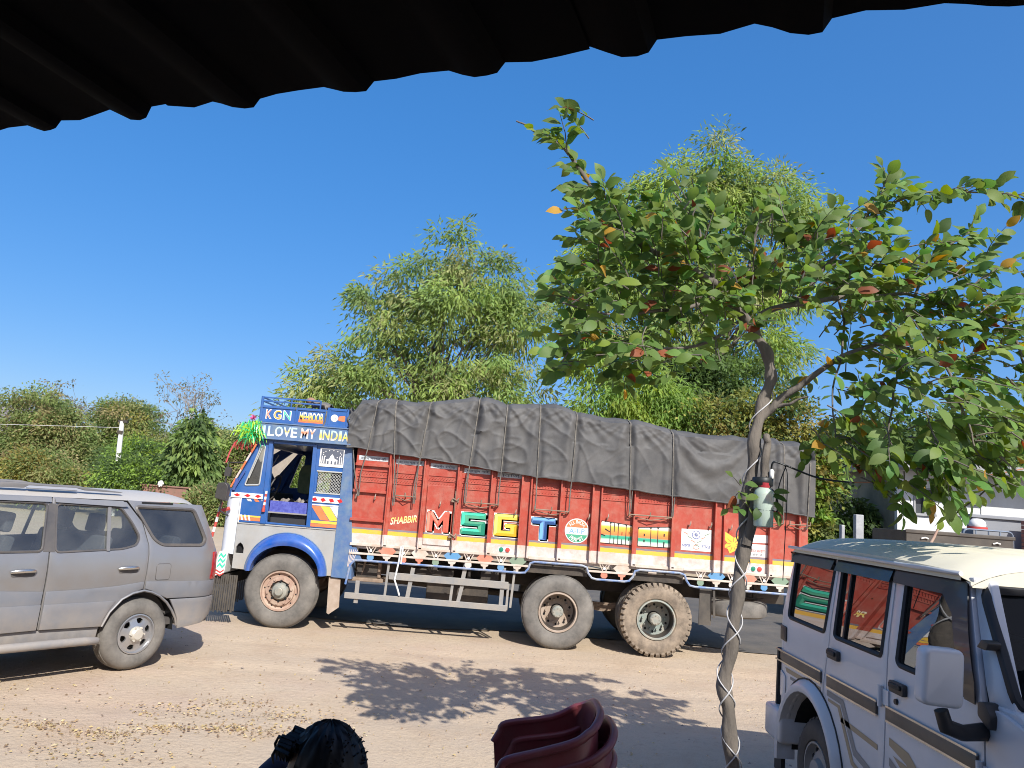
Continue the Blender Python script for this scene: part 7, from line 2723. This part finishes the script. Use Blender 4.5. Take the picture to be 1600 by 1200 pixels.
# ---------------------------------------------------------------- stacked chairs
mat('chair_maroon', (0.19, 0.022, 0.036), 0.38, col2=(0.13, 0.013, 0.022), ns=4, dust=((0.4, 0.3, 0.28), 0.22), dust_s=8, spec=0.5)
CH = [(-.17, -.175, .655), (-.15, -.18, .69), (-.13, -.18, .715), (-.03, -.18, .745), (.07, -.178, .78), (.115, -.15, .815), (.138, -.08, .833), (.142, 0, .835),
      (.14, .08, .828), (.13, .15, .805), (.10, .18, .785), (.02, .18, .745), (-.13, .18, .715), (-.15, .18, .69), (-.17, .175, .655)]


def make_chair(label, loc, rz):
    t = thing('plastic_chair', label, 'chair', loc, rz)
    rim = smooth_line(CH, 4)
    n = len(rim)

    def shell(u, v):
        p = Vector(rim[int(u)])
        e = Vector((p.x * 0.75 - 0.03, p.y * 0.86, 0.40))
        q_ = p.lerp(e, v)
        bulge = math.sin(v * math.pi) * 0.03
        q_.x += bulge * (1 if p.x > 0 else 0.2)
        q_.y += bulge * (1 if p.y > 0 else -1) * min(1, abs(p.y) / 0.1)
        return q_
    a = MB()
    vv_ = [0, 0.06, 0.2, 0.4, 0.6, 0.8, 1.0]
    a.grid(lambda u, v: shell(u, v), range(n), vv_, flip=True)
    a.grid(lambda u, v: shell(u, v) * 1 + Vector((-0.006 if rim[int(u)][0] > 0.1 else 0, 0, 0)) + Vector((0, 0.006 if rim[int(u)][1] < 0 else -0.006, 0)), range(n), vv_)
    a.build('backrest', 'chair_maroon', t, smooth=60)
    b = MB()
    b.tube([Vector(p) + Vector((0.006 if p[0] > .1 else 0, 0.006 * (1 if p[1] > 0 else -1), -0.004)) for p in rim], 0.013, 8)
    b.build('rolled_rim', 'chair_maroon', t, smooth=60)
    s = MB()
    s.grid(lambda u, v: (-0.22 + 0.36 * u, (-0.16 + 0.32 * v) * (1 - 0.1 * u), 0.415 - 0.02 * math.sin(u * math.pi) * math.sin(v * math.pi) - 0.03 * max(0, .15 - u) / .15), np.linspace(0, 1, 9), np.linspace(0, 1, 9))
    s.grid(lambda u, v: (-0.22 + 0.36 * u, (-0.16 + 0.32 * v) * (1 - 0.1 * u), 0.405 - 0.02 * math.sin(u * math.pi) * math.sin(v * math.pi) - 0.03 * max(0, .15 - u) / .15), np.linspace(0, 1, 9), np.linspace(0, 1, 9), flip=True)
    s.build('seat', 'chair_maroon', t, smooth=60)
    for sx, sy_ in ((-1, -1), (-1, 1), (1, -1), (1, 1)):
        l = MB()
        l.tube([(-0.04 + sx * 0.15, sy_ * 0.14, 0.41), (-0.04 + sx * 0.20, sy_ * 0.18, 0.0)], [0.026, 0.018], 8)
        l.build('leg', 'chair_maroon', t, smooth=60)
    return t


c0 = make_chair('topmost maroon plastic chair of the stack at the bottom edge', (0.20, 2.55, 0.605), R(0))
stack = [c0]
for z, dx, lab in ((0.556, 0.045, 'second maroon plastic chair of the stack, just under the topmost'), (0.48, 0.047, 'third maroon plastic chair from the top of the stack'), (0.404, 0.045, 'fourth maroon plastic chair from the top of the stack'),
                   (0.327, 0.045, 'second lowest maroon plastic chair of the stack'), (0.25, 0.045, 'lowest maroon plastic chair of the stack, standing on the floor')):
    c = copy_tree(c0)
    c.location = (0.20 + dx, 2.55, z)
    c['label'] = lab
    stack.append(c)
for c in stack:
    c['group'] = 'stacked maroon plastic chairs'
c4 = copy_tree(c0)
c4.location = (-0.315, 1.99, 0.30 - 0.05)
c4.rotation_euler = (0, 0, R(-18))
c4['label'] = 'maroon plastic chair under the seated person with black hair'

# ---------------------------------------------------------------- seated person
mat('skin', (0.14, 0.075, 0.045), 0.5)
mat('hair_black', (0.006, 0.006, 0.007), 0.55)
mat('jacket_navy', (0.018, 0.024, 0.06), 0.75, bump=0.2, bs=30)
mat('trousers', (0.03, 0.03, 0.035), 0.85)
per = thing('person', 'seated person with short black hair and navy jacket at the bottom edge', 'person', (-0.315, 2.0, 0.235), R(0))
PO = Vector((-0.42, 2.0, 0.25))


def skin_body(name, verts, edges, rad, m, root=0, sub=2):
    me = bpy.data.meshes.new(name)
    me.from_pydata([tuple(Vector(v)) for v in verts], edges, [])
    o = obj(name, me, per)
    md = o.modifiers.new('skin', 'SKIN')
    for i, r in enumerate(rad):
        me.skin_vertices[0].data[i].radius = r if isinstance(r, tuple) else (r, r)
        me.skin_vertices[0].data[i].use_root = (i == root)
    md.use_smooth_shade = True
    s_ = o.modifiers.new('sub', 'SUBSURF')
    s_.levels = sub
    s_.render_levels = sub
    me.materials.append(MATS[m])
    return o


# facing -x and a little away from the camera; seat top 0.40
f_ = Vector((-0.93, 0.37, 0)).normalized()
l_ = Vector((-0.37, -0.93, 0)).normalized()      # the person's left, towards the camera
U = Vector((0, 0, 1))


def PT(f, l, z):
    return f_ * f + l_ * l + U * z


BV = [PT(0, 0, 0.52), PT(0.0, 0, 0.70), PT(0.02, 0, 0.90), PT(0.03, 0, 1.0), PT(0.035, 0, 1.06), PT(0.05, 0, 1.12),       # 0-5 pelvis..neck
      PT(0.03, 0.17, 0.97), PT(0.12, 0.24, 0.80), PT(0.33, 0.16, 0.78), PT(0.40, 0.13, 0.79),                                # 6-9 left arm
      PT(0.03, -0.17, 0.99), PT(0.33, -0.20, 1.055), PT(0.42, -0.06, 0.90), PT(0.44, -0.03, 0.89),                              # 10-13 right arm raised forward
      PT(0.02, 0.10, 0.47), PT(0.42, 0.13, 0.47), PT(0.43, 0.13, 0.08), PT(0.53, 0.14, 0.045),                                 # 14-17 left leg
      PT(0.02, -0.10, 0.47), PT(0.42, -0.13, 0.47), PT(0.43, -0.13, 0.08), PT(0.53, -0.14, 0.045)]
BE = [(0, 1), (1, 2), (2, 3), (3, 4), (4, 5), (3, 6), (6, 7), (7, 8), (8, 9), (3, 10), (10, 11), (11, 12), (12, 13), (0, 14), (14, 15), (15, 16), (16, 17), (0, 18), (18, 19), (19, 20), (20, 21)]
BR_ = [0.13, 0.12, 0.125, 0.09, 0.055, 0.05, 0.065, 0.045, 0.035, 0.028, 0.068, 0.056, 0.038, 0.028, 0.085, 0.062, 0.042, 0.035, 0.085, 0.062, 0.042, 0.035]
skin_body('body', BV, BE, BR_, 'jacket_navy')
# head with face, ears; hair
HC = PT(0.075, 0.0, 1.118)
hd = MB()


def head_pt(a, b):
    """a round the head (0 = face), b from crown to neck"""
    ca, sa = math.cos(a), math.sin(a)
    sb, cb = math.sin(b), math.cos(b)
    rx_ = 0.098
    ry_ = 0.076
    rz_ = 0.115
    face = max(0, ca)
    x = rx_ * sb * ca
    y = ry_ * sb * sa
    z = rz_ * cb
    if cb < -0.2:
        x *= 0.86 if ca < 0 else 0.97
        y *= 0.84
    # nose, brow, chin
    x += 0.020 * math.exp(-((a if a < math.pi else a - 2 * math.pi) / 0.16) ** 2) * math.exp(-((cb + 0.18) / 0.16) ** 2)
    x += 0.006 * face * math.exp(-((cb - 0.12) / 0.1) ** 2)
    x -= 0.006 * math.exp(-((abs(a if a < math.pi else a - 2 * math.pi) - 0.40) / 0.16) ** 2) * math.exp(-((cb - 0.02) / 0.1) ** 2)
    x += 0.008 * math.exp(-((a if a < math.pi else a - 2 * math.pi) / 0.3) ** 2) * math.exp(-((cb + 0.80) / 0.12) ** 2)
    x += 0.005 * math.exp(-((a if a < math.pi else a - 2 * math.pi) / 0.25) ** 2) * math.exp(-((cb + 0.5) / 0.06) ** 2)
    p = HC + f_ * x + l_ * y + U * z
    return p


hd.grid(lambda u, v: head_pt(u, v), list(np.linspace(0, 2 * math.pi, 41)), list(np.linspace(0.02, math.pi - 0.35, 28)))
hd.tube([PT(0.045, 0, 1.02), PT(0.055, 0, 1.08), PT(0.07, 0, 1.11)], 0.05, 12)
hd.build('head', 'skin', per, smooth=70)
for s_ in (-1, 1):
    e = MB()
    c = HC + f_ * -0.004 + l_ * (0.077 * s_) + U * -0.012
    e.tube([c + f_ * (0.018 * math.cos(t)) + U * (0.03 * math.sin(t)) + l_ * (s_ * 0.006 * math.cos(t * .5)) for t in np.linspace(0, 2 * math.pi, 13)[:-1]], 0.0065, 6, closed=True)
    e.build('ear', 'skin', per, smooth=60)
for s_ in (-1, 1):
    e = MB()
    c = HC + f_ * 0.086 + l_ * (0.032 * s_) + U * 0.002
    e.lathe([(0.001, -0.012), (0.009, -0.006), (0.012, 0.0)], c, 10)
    e.build('eye', 'letter_white', per, smooth=60)
hr = MB()
hg = np.random.default_rng(3)


def cap_pt(u, v):
    a = u
    ca = math.cos(a)
    lim = 0.95 if ca > 0.5 else (1.75 if ca > -0.2 else 2.05)
    b = 0.02 + v * lim
    p = head_pt(a, b)
    o = (p - HC).normalized()
    return p + o * (0.014 * (1 - v * 0.6) + 0.004 * math.sin(a * 17 + v * 9))


hr.grid(cap_pt, list(np.linspace(0, 2 * math.pi, 49)), list(np.linspace(0, 1, 16)))
for k in range(420):
    a = hg.uniform(0, 2 * math.pi)
    v = hg.random() ** 0.7
    if math.cos(a) > -0.25 or v < 0.2 or v > 0.62:
        continue
    p = cap_pt(a, v)
    o = (p - HC).normalized()
    back = math.cos(a) < -0.1
    d = (o * (0.8 if back else 0.45) + f_ * (0.25 if not back else -0.25) + U * (0.25 if back else 0.05) + Vector(hg.normal(0, .28, 3).tolist()))
    L_ = (hg.uniform(0.004, 0.013) if back and 0.2 < v < 0.6 else hg.uniform(0.001, 0.004))
    d.normalize()
    hr.tube([p - o * 0.006, p + d * L_ * .6, p + d * L_ - U * 0.003], [0.0028, 0.002, 0.0006], 3, caps=False)
for k in range(340):      # forelock
    c = HC + f_ * (0.080 + hg.normal(0, 0.006)) + U * (0.066 + hg.normal(0, 0.008)) + l_ * hg.normal(0, 0.022)
    d = f_ * hg.uniform(0.012, 0.030) + l_ * hg.normal(0, 0.006)
    hr.tube([c - f_ * 0.02, c + d * 0.7 + U * 0.006, c + d - U * 0.012, c + d * 0.8 - U * hg.uniform(0.024, 0.034)], [0.005, 0.005, 0.0045, 0.0022], 4, caps=False)
hr.build('hair', 'hair_black', per, smooth=60)
# hands
for (w_, fd, sd, up_) in ((PT(0.40, 0.13, 0.79), f_, l_, U), (PT(0.44, -0.03, 0.89), (f_ * 0.75 + l_ * 0.5).normalized(), (U * -1), l_)):
    h = MB()
    a0 = w_ - fd * 0.01
    h.tube([a0, a0 + fd * 0.05, a0 + fd * 0.09], [0.024, 0.034, 0.03], 10)
    for k in range(4):
        b0 = a0 + fd * 0.085 + sd * (-0.027 + 0.018 * k)
        Lf = (0.07, 0.082, 0.076, 0.06)[k]
        h.tube([b0, b0 + fd * Lf * .45 + up_ * 0.004, b0 + fd * Lf * .75 - up_ * 0.010, b0 + fd * Lf * .9 - up_ * 0.026], [0.009, 0.0085, 0.008, 0.006], 7)
    b0 = a0 + fd * 0.03 - sd * 0.028
    h.tube([b0, b0 + fd * 0.025 - sd * 0.02, b0 + fd * 0.055 - sd * 0.018 - up_ * 0.01], [0.012, 0.010, 0.007], 7)
    h.build('hand', 'skin', per, smooth=60)

# ---------------------------------------------------------------- white rope, bottle and cable on the young tree
mat('fairy_rope', (0.50, 0.50, 0.52), 0.6, dust=(DUST, 0.25))
tl = smooth_line(TRUNK, 8)
wr_ = thing('rope_light', 'white rope wound in crossing spirals round the thin tree trunk', 'rope', (TRUNK[1][0], 5.0, 0.1))
wo_ = Vector((TRUNK[1][0], 5.0, 0.1))
for ph, sg_, z1_ in ((0.0, 1, 2.95), (-2.75, -1, 1.95)):
    q = MB()
    P = []
    for i, p in enumerate(tl):
        if p[2] > z1_ or p[2] < 0.12:
            continue
        rr_ = 0.045 - 0.010 * (i / len(tl)) + 0.007
        a = ph + sg_ * p[2] * 17.5
        P.append(Vector((p[0] + rr_ * math.cos(a), p[1] + rr_ * math.sin(a), p[2])) - wo_)
    P2 = smooth_line([tuple(v) for v in P], 4)
    q.tube([Vector(v) for v in P2], 0.0044, 6)
    q.build('rope_strand', 'fairy_rope', wr_, smooth=60)
gb_ = bpy.data.materials.new('bottle_glass')
gb_.use_nodes = True
b_ = gb_.node_tree.nodes['Principled BSDF']
b_.inputs['Base Color'].default_value = (0.62, 0.74, 0.64, 1)
b_.inputs['Roughness'].default_value = 0.12
b_.inputs['Transmission Weight'].default_value = 0.35
b_.inputs['IOR'].default_value = 1.3
MATS['bottle_glass'] = gb_
mat('bottle_cap', (0.35, 0.03, 0.04), 0.4)
mat('tape_black', (0.012, 0.014, 0.016), 0.5)
bt_ = thing('glass_bottle', 'pale green glass bottle with money plant tied to the tree trunk', 'bottle', (1.635, 4.88, 2.02))
q = MB()
q.lathe([(0.001, 0.003), (0.052, 0.0), (0.060, 0.008), (0.061, 0.20), (0.055, 0.225), (0.030, 0.25), (0.027, 0.30)], (0, 0, 0), 28, axis='z')
q.build('bottle_body', 'bottle_glass', bt_, smooth=50)
q = MB()
q.lathe([(0.032, 0.235), (0.034, 0.25), (0.034, 0.275), (0.001, 0.28)], (0, -0.004, 0), 16, axis='z')
q.build('bottle_cap', 'bottle_cap', bt_, smooth=50)
q = MB()
q.lathe([(0.058, 0.255), (0.064, 0.26), (0.064, 0.305), (0.058, 0.31)], (0.0, 0.03, 0), 20, axis='z')
q.lathe([(0.064, 0.10), (0.066, 0.104), (0.064, 0.108)], (0.0, 0.005, 0), 20, axis='z')
q.build('tie_band', 'tape_black', bt_, smooth=50)
for (dx, dz, ang, tn) in ((-0.08, 0.25, 170, 5), (-0.075, 0.19, 200, 3), (0.09, 0.16, -60, 2), (0.10, 0.10, -75, 0), (0.07, 0.2, -20, 9), (-0.06, 0.12, 250, 9), (0.085, 0.22, 10, 2)):
    ob = obj('leaf', variants[tn], bt_)
    d = np.array([math.cos(R(ang)), -0.35, math.sin(R(ang)) * 0.8])
    M3 = frame(d, np.array([0.1, -0.8, 0.8])) * 0.095
    M = Matrix(M3.tolist()).to_4x4()
    M.translation = Vector((dx * 0.6, -0.03, dz))
    ob.matrix_local = M
q = MB()
q.tube([(0.03, 0.02, 0.26), (0.07, 0.0, 0.22), (0.09, -0.01, 0.14), (0.08, 0.0, 0.08)], 0.006, 6)
q.build('stem', 'tape_black', bt_)
q = MB()
q.tube([(0.045, 0.0, 0.305), (0.047, 0.0, 0.35), (0.045, 0.0, 0.365)], [0.013, 0.016, 0.008], 8)
q.build('lamp_holder', 'letter_white', bt_, smooth=50)
mat('cable_orange', (0.42, 0.17, 0.10), 0.6)
cb_ = thing('power_cable', 'black and orange cable strung from the tree trunk to the right edge', 'cable', (1.70, 4.95, 2.40))
co = Vector((1.70, 4.95, 2.40))
q = MB()
q.tube([Vector(p) - co for p in smooth_line([(1.70, 4.95, 2.36), (1.705, 4.93, 2.43), (1.76, 4.92, 2.425), (1.99, 4.92, 2.355), (2.22, 4.92, 2.34)], 8)], 0.006, 6)
q.build('black_cable', 'tape_black', cb_, smooth=60)
q = MB()
q.tube([Vector(p) - co for p in smooth_line([(2.20, 4.92, 2.342), (2.53, 4.92, 2.37), (2.95, 4.92, 2.43), (3.37, 4.92, 2.53), (4.6, 4.92, 2.9)], 8)], 0.004, 6)
q.build('orange_cable', 'cable_orange', cb_, smooth=60)
q = MB()
q.tube([Vector(p) - co for p in smooth_line([(1.79, 4.93, 2.42), (1.75, 4.93, 2.3), (1.72, 4.92, 2.15)], 6)], 0.004, 5)
q.tube([Vector(p) - co for p in smooth_line([(1.78, 4.93, 2.42), (1.80, 4.93, 2.3), (1.78, 4.92, 1.7)], 6)], 0.003, 5)
q.build('loose_wire', 'tape_black', cb_, smooth=60)

# ---------------------------------------------------------------- house, walls and things on the right
mat('plaster_white', (0.72, 0.72, 0.70), 0.85, col2=(0.62, 0.62, 0.60), ns=2, dust=((0.3, 0.3, 0.28), 0.3), dust_s=3, bump=0.1, bs=60)
mat('plaster_shaded', (0.30, 0.28, 0.22), 0.9, col2=(0.20, 0.19, 0.15), ns=1.5, dust=((0.08, 0.08, 0.06), 0.5), dust_s=1.5)  # side wall of the white house, its shade put into the colour
mat('slab_grey', (0.33, 0.33, 0.33), 0.85, col2=(0.22, 0.22, 0.22), ns=3)
mat('window_dark', (0.05, 0.055, 0.06), 0.35)
mat('wall_grey', (0.20, 0.21, 0.23), 0.8, col2=(0.24, 0.245, 0.26), ns=1)
hs = thing('white_house', 'small white plastered house with a flat grey roof slab at the right', 'house', (8.63, 17.0, 0))
q = MB()
panel(q, [(0, 0), (5.2, 0), (5.2, 3.42), (0, 3.42)], [[(0.40, 2.50), (0.80, 2.50), (0.80, 3.02), (0.40, 3.02)], [(1.08, 2.55), (1.85, 2.55), (1.85, 3.05), (1.08, 3.05)]], t=0.12, g=0.6)
q.box(0.001, 5.19, 5.0, 5.12, 0, 3.42)
q.box(5.08, 5.2, 0.125, 5.0, 0, 3.42)
q.build('front_wall', 'plaster_white', hs)
q = MB()
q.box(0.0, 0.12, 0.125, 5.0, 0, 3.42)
q.build('side_wall', 'plaster_shaded', hs)
q = MB()
q.box(-0.25, 5.5, -0.75, 5.4, 3.42, 3.60)
q.build('roof_slab', 'slab_grey', hs, bevel=0.01)
q = MB()
q.box(0.36, 0.84, -0.05, 0.0, 2.45, 2.50)
q.box(0.36, 0.84, -0.04, 0.0, 3.02, 3.06)
for x in (0.37, 0.60, 0.83):
    q.box(x - 0.015, x + 0.015, -0.02, 0.03, 2.50, 3.02)
q.build('window_frame', 'slab_grey', hs)
q = MB()
q.box(0.40, 0.80, 0.06, 0.08, 2.50, 3.02)
q.build('window_pane', 'window_dark', hs)
q = MB()
q.box(1.08, 1.85, 0.03, 0.06, 2.82, 3.05, 0)
q.box(1.08, 1.85, 0.03, 0.06, 2.55, 2.77, 0)
q.box(1.05, 1.88, -0.05, 0.03, 2.775, 2.815, 1)
q.box(1.05, 1.88, -0.05, 0.0, 2.50, 2.55, 1)
q.build('ventilator', ['plaster_white', 'slab_grey'], hs)
gwl = thing('grey_wall', 'smooth grey yard wall at the right edge before the white house', 'wall', (8.6, 14.0, 0))
q = MB()
q.box(-0.15, 5.5, 0.0, 0.16, 0, 2.42)
q.box(-0.20, 5.55, -0.05, 0.21, 2.42, 2.48)
q.build('wall_body', 'wall_grey', gwl, bevel=0.01)
mat('trailer_black', (0.03, 0.026, 0.024), 0.6, dust=(DUST, 0.2))
trl = thing('black_cart', 'black flat sided cart parked behind the roof of the white jeep', 'cart', (8.0, 13.0, 0))
q = MB()
q.box(-1.25, 0.55, 0, 1.2, 1.45, 2.10, 0)
q.box(-1.27, 0.57, -0.02, 0.0, 2.06, 2.12, 0)
q.build('cart_box', 'trailer_black', trl, bevel=0.01)
for x in (-0.95, 0.25):
    q = MB()
    q.tube([(x - .06, -0.02, 1.98), (x, -0.03, 2.0), (x + .06, -0.02, 1.985)], 0.013, 6)
    q.build('latch', 'letter_white', trl, smooth=60)
q = MB()
q.lathe([(0.30, -0.06), (0.42, -0.06), (0.44, 0.0), (0.42, 0.06), (0.30, 0.06)], (-0.9, 0.1, 0.44), 24, closed=True)
q.build('wheel', 'dark_rubber', trl, smooth=40)
q = MB()
q.lathe([(0.30, -0.06), (0.42, -0.06), (0.44, 0.0), (0.42, 0.06), (0.30, 0.06)], (0.2, 0.1, 0.44), 24, closed=True)
q.build('wheel', 'dark_rubber', trl, smooth=40)
q = MB()
q.box(-1.2, 0.5, 0.1, 1.1, 0.5, 1.45)
q.build('cart_frame', 'frame_dark', trl)
mat('rack_blue', (0.22, 0.26, 0.32), 0.4, 0.3)
rk = thing('metal_rack', 'rounded grey metal frame holding slanted pale boards by the grey wall', 'rack', (8.35, 13.45, 0))
q = MB()
loop = rounded([(-0.38, 1.75), (0.48, 1.75), (0.48, 2.20), (-0.38, 2.20)], 0.10)
q.tube([(p[0], 0, p[1]) for p in loop], 0.018, 6, closed=True)
for x in (-0.16, 0.06, 0.26):
    q.tube([(x, 0.0, 1.75), (x, 0.0, 2.2)], 0.012, 6)
for x in (-0.3, 0.4):
    q.tube([(x, 0.0, 0.0), (x, 0.0, 1.76)], 0.02, 6)
q.build('rack_frame', 'rack_blue', rk, smooth=60)
for x in (-0.16, 0.03, 0.2):
    q = MB()
    q.bar((x - .05, 0.05, 1.80), (x + .06, 0.05, 2.06), 0.09, 0.02, up=(0, 1, 0))
    q.build('pale_board', 'letter_white', rk)
mat('brick_red', (0.33, 0.13, 0.09), 0.85, col2=(0.26, 0.11, 0.08), ns=9)
bs_ = thing('brick_pile', 'short stack of red bricks standing on the cart end at the right edge', 'bricks', (9.33, 13.7, 0))
for k in range(7):
    for j_ in range(2):
        q = MB()
        q.box(-0.12 + 0.23 * j_, 0.10 + 0.23 * j_, -0.15 + 0.02 * (k % 2), 0.10, 1.90 + 0.075 * k, 1.965 + 0.075 * k)
        q.build('brick', 'brick_red', bs_, bevel=0.004)
q = MB()
q.box(-0.3, 0.5, -0.12, 0.12, 0, 1.9)
q.build('pillar', 'wall_grey', bs_)
wt = thing('cloth_bundle', 'small white cloth bundle with a red band on top of the grey wall end', 'cloth', (8.62, 13.9, 2.0))
q = MB()
q.lathe([(0.12, 0.0), (0.14, 0.05), (0.125, 0.11), (0.07, 0.155), (0.001, 0.16)], (-0.22, -0.15, 0.24), 14, 0, axis='z')
q.lathe([(0.16, 0.0), (0.16, 0.045)], (-0.22, -0.15, 0.21), 14, 1, axis='z')
q.box(-0.40, -0.04, -0.33, 0.03, -0.3, 0.21, 2)
q.build('wrapped_cloth', ['letter_white', 'pole_red', 'wall_grey'], wt, smooth=40)
tree('garden_shrub', 'dark green shrub before the shaded house wall, behind the jeep roof', (8.0, 18.2, 0), [(7.9, 18.2, 2.5, 0.75, 0.6, 0.55), (8.6, 18.2, 2.1, 0.7, 0.6, 0.5), (7.6, 18.2, 1.7, 0.7, 0.6, 0.5), (8.3, 18.2, 1.3, .8, .6, .5)], 90, 80, 0.28, 0.13, 0.04, DARK, 0.04, cat='shrub', nb=14)
tree('creeper_bush', 'yellow green bush close behind the rear end of the truck', (6.9, 17.6, 0), [(6.95, 17.6, 2.9, 0.40, 0.4, 0.55), (6.9, 17.6, 2.1, 0.45, 0.4, 0.5), (7.1, 17.6, 3.5, 0.5, .4, .4), (6.9, 17.6, 1.3, .5, .4, .5)], 90, 80, 0.25, 0.12, 0.045, YELLOW + BRIGHT, 0.04, cat='shrub', nb=12)
mat('stone_post', (0.42, 0.42, 0.42), 0.9, col2=(0.33, 0.33, 0.34), ns=8)
for (px_, h_, w_, lab) in ((7.55, 2.36, 0.17, 'taller grey stone post behind the jeep roof'), (7.2, 2.12, 0.07, 'thin pale post left of the taller stone post')):
    p_ = thing('stone_post', lab, 'post', (px_, 16.5, 0))
    q = MB()
    q.box(-w_ / 2, w_ / 2, -0.07, 0.07, 0, h_)
    q.build('post_shaft', 'stone_post', p_, bevel=0.015)
nl_ = thing('cut_branch', 'pinkish broken branch with one leaf sticking up behind the jeep roof', 'branch', (6.6, 12.0, 1.6))
q = MB()
q.tube([(-0.25, 0, -1.6), (-0.1, 0, 0.15), (0.06, 0, 0.42), (0.12, 0, 0.55)], [0.03, 0.03, 0.022, 0.016], 7)
q.build('stick', 'hub_rust', nl_, smooth=60)
ob = obj('leaf', variants[8], nl_)
M = Matrix((frame(np.array([0.3, -.2, 1.0]), np.array([0.2, -1, .2])) * 0.2).tolist()).to_4x4()
M.translation = Vector((0.12, 0, 0.52))
ob.matrix_local = M

# ---------------------------------------------------------------- utility pole with its wires, low wall at the left
mat('pole_white', (0.72, 0.72, 0.70), 0.7, dust=(DUST, 0.2))
up_ = thing('utility_pole', 'slim white utility pole among the shrubs at the left', 'pole', (-18.86, 38.0, 0))
q = MB()
q.tube([(0.05, 0, -0.2), (-0.15, 0, 4.55)], [0.15, 0.105], 10)
q.build('pole_shaft', 'pole_white', up_, smooth=60)
q = MB()
q.box(-0.32, 0.12, -0.08, 0.08, 4.5, 4.62)
q.box(-0.25, -0.0, -0.16, -0.08, 3.95, 4.1)
q.build('insulator_bracket', 'frame_dark', up_)
for z in (4.25,):
    q = MB()
    q.tube([(-0.15, 0, z), (-8, 0.3, z - .35), (-16, 0.6, z - .25), (-30, 1.0, z + .2)], 0.009, 5)
    q.build('wire', 'pole_white', up_)
mat('mud_brick', (0.26, 0.13, 0.10), 0.9, col2=(0.2, 0.12, 0.09), ns=4)
mw = thing('mud_wall', 'low brown mud wall seen beside the back of the silver car', 'wall', (-15.9, 37.0, 0))
q = MB()
q.box(-1.2, 0.9, 0, 0.25, -0.1, 1.55)
q.box(-1.3, 1.0, -0.06, 0.31, 1.55, 1.62)
q.build('wall_body', 'mud_brick', mw, bevel=0.02)
wc = thing('white_cloth', 'white cloth knotted over the low brown mud wall', 'cloth', (-16.2, 36.95, 1.62))
q = MB()
for k in range(7):
    a = 2 * math.pi * k / 7
    q.tube([(0, -0.05, 0.12), (0.09 * math.cos(a), -0.08, 0.10 + 0.09 * math.sin(a)), (0.15 * math.cos(a) + 0.04 * math.sin(k * 5), -0.10, 0.05 + 0.13 * math.sin(a))], [0.05, 0.06, 0.03], 6)
q.tube([(0, -0.06, -0.04), (0, -0.05, 0.14)], 0.07, 7)
q.build('knotted_cloth', 'letter_white', wc, smooth=60)

# ---------------------------------------------------------------- dry leaf litter and pebbles on the sand
lg = np.random.default_rng(21)
cl = [(-3.0, 6.5, .20, 170), (-2.7, 6.75, .16, 110), (-2.1, 6.85, 0.2, 210), (-1.85, 7.3, .2, 90), (-3.6, 6.6, .2, 120), (-2.75, 7.25, .3, 140), (-2.3, 7.6, .25, 110), (-3.05, 6.05, .25, 100), (-1.6, 6.9, .3, 80), (-4.2, 6.6, .5, 100), (-2.6, 6.1, .5, 70), (-1.2, 7.6, .6, 50), (-4.3, 7.6, .5, 70), (0.2, 7.2, 1.0, 60), (-0.6, 9.0, 1.6, 70)]
P = np.concatenate([lg.normal(0, 1, (n, 2)) * r * np.array([1.0, .45]) + np.array([x, y]) for x, y, r, n in cl] + [np.stack([lg.uniform(-7, 4, 500), lg.uniform(5.2, 11.2, 500)], 1)])
n = len(P)
a = lg.uniform(0, 6.283, n)
L_ = lg.uniform(0.012, 0.042, n)
Wd = L_ * lg.uniform(0.18, 0.4, n)
Zg = ground_h(P[:, 0], P[:, 1]) + 0.008
dx, dy = np.cos(a), np.sin(a)
tilt = lg.normal(0, 0.25, n)
V = np.stack([np.stack([P[:, 0], P[:, 1], Zg], 1),
              np.stack([P[:, 0] + dx * L_ * .5 - dy * Wd, P[:, 1] + dy * L_ * .5 + dx * Wd, Zg + 0.012], 1),
              np.stack([P[:, 0] + dx * L_, P[:, 1] + dy * L_, Zg + np.abs(tilt) * L_], 1),
              np.stack([P[:, 0] + dx * L_ * .5 + dy * Wd, P[:, 1] + dy * L_ * .5 - dx * Wd, Zg + 0.004], 1)], 1).reshape(-1, 3)
lt = np.array([[0.50, 0.40, 0.20], [0.40, 0.30, 0.17], [0.56, 0.48, 0.30], [0.28, 0.20, 0.13], [0.45, 0.37, 0.19]])[lg.integers(0, 5, n)] * lg.uniform(.9, 1.4, (n, 1))
o = tint_mesh('leaf_litter', V, np.arange(4 * n).reshape(-1, 4), np.repeat(lt, 4, 0), 'leaf_far')
o['kind'] = 'stuff'
mat('pebble', (0.30, 0.24, 0.19), 0.9, col2=(0.18, 0.15, 0.13), ns=3)
pb = MB()
for k in range(420):
    x, y = lg.uniform(-6.5, 4), lg.uniform(5.3, 12.3)
    r = lg.uniform(0.004, 0.013) * (1.8 if lg.random() < 0.06 else 1)
    z = float(ground_h(x, y))
    pb.add([(x + r, y, z), (x, y + r * .8, z), (x - r * .9, y, z), (x, y - r, z), (x + r * .1, y, z + r * .8), (x, y, z - r)], [(0, 1, 4), (1, 2, 4), (2, 3, 4), (3, 0, 4)])
pb.build('pebbles', 'pebble', kind='stuff')
